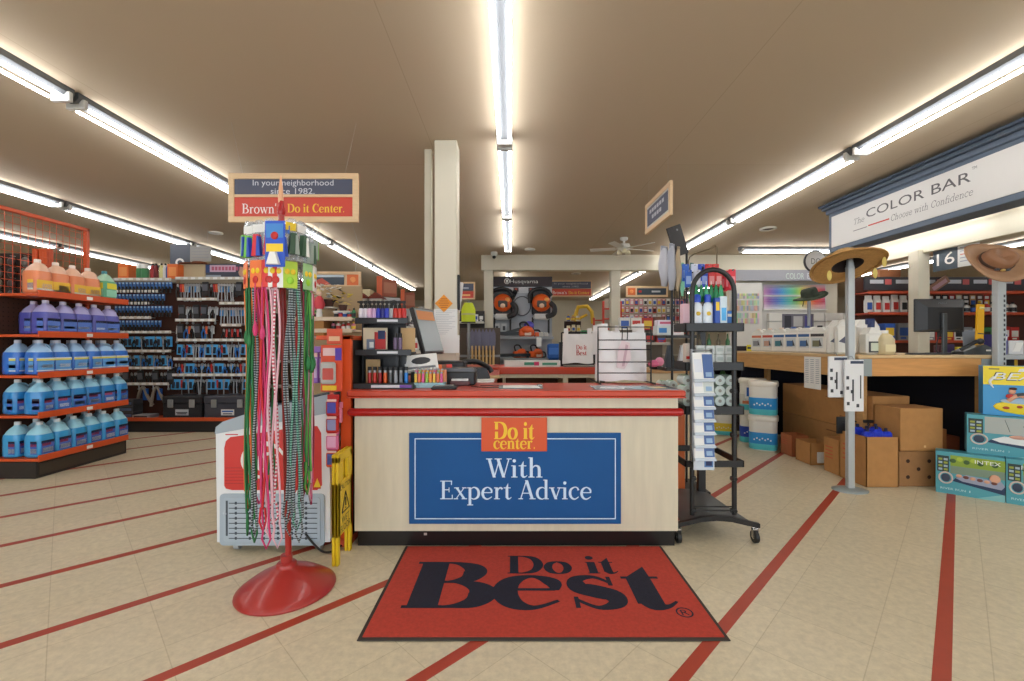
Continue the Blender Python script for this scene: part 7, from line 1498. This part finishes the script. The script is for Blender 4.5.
# between counter display and pillar: small rack of red and blue goods
gondola('low shelf with sloped bags beside the tilted checkout screen', U(398, 5.8), U(432, 5.8), 6.0, 1.55, (.6, 1.0, 1.25), M((60, 52, 48), .8), .3)
goods('low shelf by the checkout screen, upper deck', U(399, 5.8), U(431, 5.8), 5.84, 1.25, 'bag', ['white', 'tan', 'blue', 'red'], .1, .18, d=.1); goods('low shelf by the checkout screen, middle deck', U(399, 5.8), U(431, 5.8), 5.84, 1.0, 'carton', ['tan', 'cream', 'yellow'], .12, .16)
goods('low shelf top by the checkout screen', U(399, 5.8), U(431, 5.8), 5.94, 1.571, 'bag', ['red', 'white', 'black'], .09, .14, d=.08)
fin(MB().box(-.24, .24, -.13, 0, -.02, 0, MET), 'top_deck', bpy.data.objects['aisle_shelf.005'] if 'aisle_shelf.005' in bpy.data.objects else None).location = (0, 0, 1.57)
# long-handled tools and vest right of the pillar
t = thing('handle_rack', 'rack of long-handled tools left of the power tool display', 'display rack', (U(480, 8.0), 8.0, 0))
fin(MB().box(-.36, .36, 0, .03, 0, 1.62, M((96, 84, 74), .8)).box(-.36, .36, -.3, 0, 0, .1, BLACK), 'back_panel', t); fin(MB().box(-.36, .36, -.06, -.04, 1.1, 1.14, STEEL), 'cross_rail', t)
for i in range(8):
    t3 = thing('shovel', 'long wooden-handled shovel with grey-violet blade up, %s from the left' % ORD[i], 'shovel', (U(469, 7.9)+i*.062, 7.86-.03*(i % 2), .101), 0, 'shovels in the rack')
    fin(MB().cyl((0, 0, 0), (0, 0, 1.2), .02, M((214, 178, 120), .5), n=8), 'wooden_handle', t3)
    fin(MB().prism([(-.02, 1.12), (.02, 1.12), (.035, 1.22), (.035, 1.42), (0, 1.5), (-.035, 1.42), (-.035, 1.22)], -.012, .012, M((110, 108, 128), .45, .2)), 'blade', t3)
t3 = thing('safety_vest', 'lime yellow safety vest hanging right of the pillar', 'vest', (U(468.5, 7.4), 7.4, Z_(303, 7.4)))
HV = M((206, 222, 40), .6)
fin(MB().sheet([[(x*(.07+.045*min(1, k/2)), -.05*math.cos(x*1.4)-.01, -k*.055) for x in (-1, -.6, -.2, .2, .6, 1)] for k in range(7)], HV).sheet([[(x*(.07+.045*min(1, k/2)), .05*math.cos(x*1.4), -k*.055) for x in (-1, -.6, -.2, .2, .6, 1)] for k in range(7)], HV), 'vest_body', t3)
fin(MB().sheet([[(x*.118, -.053*math.cos(x*1.4)-.012, -.17-k*.03) for x in (-1, -.6, -.2, .2, .6, 1)] for k in range(2)], M((190, 196, 120), .4)).sheet([[(x*.118, -.053*math.cos(x*1.4)-.012, -.31-k*.02) for x in (-1, -.6, -.2, .2, .6, 1)] for k in range(2)], BLACK), 'reflective_band', t3)
t3 = thing('vest_stand', 'thin grey pole carrying the lime safety vest', 'stand', (U(468.5, 7.4), 7.44, 0)); fin(MB().cyl((0, 0, .0), (0, 0, 2.05), .025, STEEL, n=8), 'pole', t3); fin(MB().lathe([(.2, 0), (.2, .02), (.03, .03)], STEEL, n=16), 'foot', t3)
gondola('dark wall shelf between pillar and rear column', U(459, 9.6), U(484, 9.6), 9.8, 2.05, (.6, 1.1, 1.5, 1.8), M((60, 56, 54), .8), .3)
for z, c in ((1.5, ['black', 'grey', 'white']), (1.8, ['white', 'black'])): goods('dark wall shelf by pillar, %s' % ('lower' if z < 1.6 else 'upper'), U(473, 9.6), U(484, 9.6), 9.62, z, 'carton', c, .1, .17)
# rear right: back room behind the beam
gondola('dark bookshelf-like case at the rear beside the yellow arch', U(565, 14), U(582, 14), 14.2, Z_(321, 14), (.5, 1.2, Z_(332, 14)), M((50, 30, 24), .8), .3, deckm=BROWNP)
goods('dark case by the yellow arch', U(566, 14), U(581, 14), 14.0, Z_(332, 14), 'bag', ['tan', 'cream', 'blue'], .14, .22, d=.1); goods('top of the dark case', U(566, 14), U(580, 14), 14.0, Z_(321, 14), 'bottle', ['white', 'blue', 'tan'], .12, .2)
YA = M((224, 186, 50), .5)
fin(MB().tube([(-.28, 0, 0), (-.28, 0, 2.3), (-.2, 0, 2.55), (.1, 0, 2.58), (.26, 0, 2.4), (.3, 0, 2.0)], .07, YA, n=8).tube([(-.28, 0, 2.1), (.1, 0, 2.3)], .05, YA, n=6), 'yellow_hoist', None, 'yellow bent tube frame standing at the rear right', 'frame', loc=(U(584, 15), 15, 0))
def ladder(lb, x, y, h, c):
    t3 = thing('step_ladder', lb, 'ladder', (x, y, 0)); m = M(c, .5)
    for sx in (-1, 1): fin(MB().box(sx*.26-.03, sx*.26+.03, -.03, .03, 0, h, m, .004), 'side_rail', t3)
    for k in range(int(h/.3)): fin(MB().box(-.24, .24, -.04, .04, .25+.3*k, .29+.3*k, m, .003), 'step', t3)
ladder('orange-red step ladder standing near the yellow frame', U(602, 14.2), 14.2, 2.15, (200, 70, 40)); ladder('tall red step ladder in front of the rear column', U(612, 13.4), 13.4, 2.6, (206, 60, 40)); ladder('green low step frame by the rear column', U(609, 12.0), 12.0, 1.6, (40, 120, 80))
gondola('long rear shelf of small packs right of the rear column', 2.92, 5.8, 14.0, 2.75, (.5, 1.0, 1.5, 1.8), M((176, 166, 150), .8))
for j, (z, cs) in enumerate([(2.7, ['white', 'pink', 'red', 'purple']), (2.46, ['white', 'red', 'grey', 'pink', 'white']), (2.22, ['red', 'black', 'white', 'pink'])]): pegs('long rear shelf %s peg row' % ORD[j], U(612, 13.6), U(690, 13.6), 13.7, z, cs, .12, .19)
goods('long rear shelf upper deck', U(612, 13.6), U(690, 13.6), 13.75, 1.8, 'bag', ['blue', 'white', 'red', 'black'], .18, .22, d=.1)
goods('long rear shelf deck', U(612, 13.6), U(690, 13.6), 13.75, 1.5, 'carton', ['blue', 'white', 'red', 'black', 'brown'], .16, .2)
gondola('mid shelf of cartons behind the bag rack', U(618, 8.5), U(666, 8.5), 8.7, 1.6, (.5, 1.0, 1.35), M((120, 110, 100), .8))
goods('mid shelf top', U(620, 8.5), U(666, 8.5), 8.62, 1.6, 'carton', ['white', 'blue', 'red', 'white', 'brown'], .2, .26, d=.15); goods('mid shelf deck', U(620, 8.5), U(666, 8.5), 8.5, 1.35, 'carton', ['red', 'white', 'brown', 'black'], .17, .2)
goods('rear counter low shelf', U(584, 8.5), U(616, 8.5), 9.2, 1.3, 'carton', ['red', 'green', 'blue', 'black'], .2, .3)
gondola('low shelf in front of the step ladders', U(582, 9.2), U(617, 9.2), 9.45, 1.31, (.5, .9, 1.3), M((90, 80, 70), .8))
gondola('shelf of red goods against the far wall', -.6, 1.4, 20.2, 2.2, (.6, 1.2, 1.7), M((120, 50, 36), .8)); goods('far wall shelf', -.5, 1.3, 19.95, 1.7, 'carton', ['red', 'brown', 'black'], .24, .3)
# ---------------------------------------------------------------- beyond the side beam at the right
g = gondola('brush and roller aisle beyond the monitor', 6.5, 10.2, 8.6, 2.6, (.5, .9, Z_(341, 8.2), Z_(313, 8.2), Z_(292, 8.2)), M((90, 56, 44), .8), .45, deckm=M((190, 80, 50), .5))
t3 = thing('aisle_header', 'dark header strip with white and red blocks over the brush aisle', 'sign', (8.75, 8.3, Z_(290, 8.3))); mb = MB().box(-2.2, 2.2, 0, .03, 0, .24, M((52, 54, 62), .5), .003)
for i in range(9): mb.rect(-2.1+.48*i, -1.85+.48*i, .12, .19, M((190, 196, 206), .5), y=0).rect(-1.82+.48*i, -1.7+.48*i, .1, .2, M((190, 90, 90), .5), y=0)
fin(mb, 'header_board', t3)
zz_ = Z_(289.5, 8.2)
goods('brush aisle top deck', U(868, 8.2), U(912, 8.2), 8.3, Z_(313, 8.2), 'bag', ['white', 'white'], .15, .34, d=.16); goods('brush aisle middle deck', U(884, 8.2), U(912, 8.2), 8.3, Z_(341, 8.2), 'carton', ['blue', 'grey', 'white'], .2, .32)
pegs('brush aisle upper peg row', U(928, 8.2), U(1022, 8.2), 8.5, Z_(292, 8.2)-.02, ['tan', 'red', 'cream', 'black', 'brown'], .12, .3)
goods('brush aisle right deck', U(928, 8.2), U(1022, 8.2), 8.3, Z_(313, 8.2), 'bottle', ['cream', 'white', 'black', 'green', 'red'], .11, .22); goods('brush aisle lower right deck', U(928, 8.2), U(1022, 8.2), 8.3, Z_(341, 8.2), 'carton', ['black', 'green', 'white', 'red', 'grey'], .16, .26)
goods('brush aisle bottom deck', U(870, 8.2), U(1022, 8.2), 8.3, .9, 'can', ['white', 'grey', 'red', 'blue'], .19, .2)
fin(MB().box(-.2, .2, -.1, .1, 0, .14, M((170, 110, 70), .7), .004), 'carton', None, 'brown carton on top of the brush aisle behind the straw hat', 'box', loc=(U(893, 8.4), 8.56, 2.6005))
fin(MB(at(rx=.0, ry=-.6)).box(-.2, .2, -.02, .02, 0, .14, M((150, 110, 90), .6), .004).rect(-.15, .15, .03, .1, M((190, 150, 160), .6), y=-.02), 'tilted_sign', None, 'tilted brown sign card sticking out of the brush aisle header', 'sign', loc=(U(946, 8.1), 8.2, Z_(287, 8.1)))
gondola('tall shelf along the far right behind the leather hat', 10.4, 13.5, 9.4, 2.5, (.5, 1.0, 1.5, 2.0), M((80, 60, 60), .8), .45)
for z in (1.0, 1.5, 2.0): goods('far right tall shelf at %s height' % {1.0: 'waist', 1.5: 'chest', 2.0: 'head'}[z], 10.5, 11.6, 9.1, z, 'carton', ['red', 'black', 'white', 'tan', 'blue'], .2, .3)
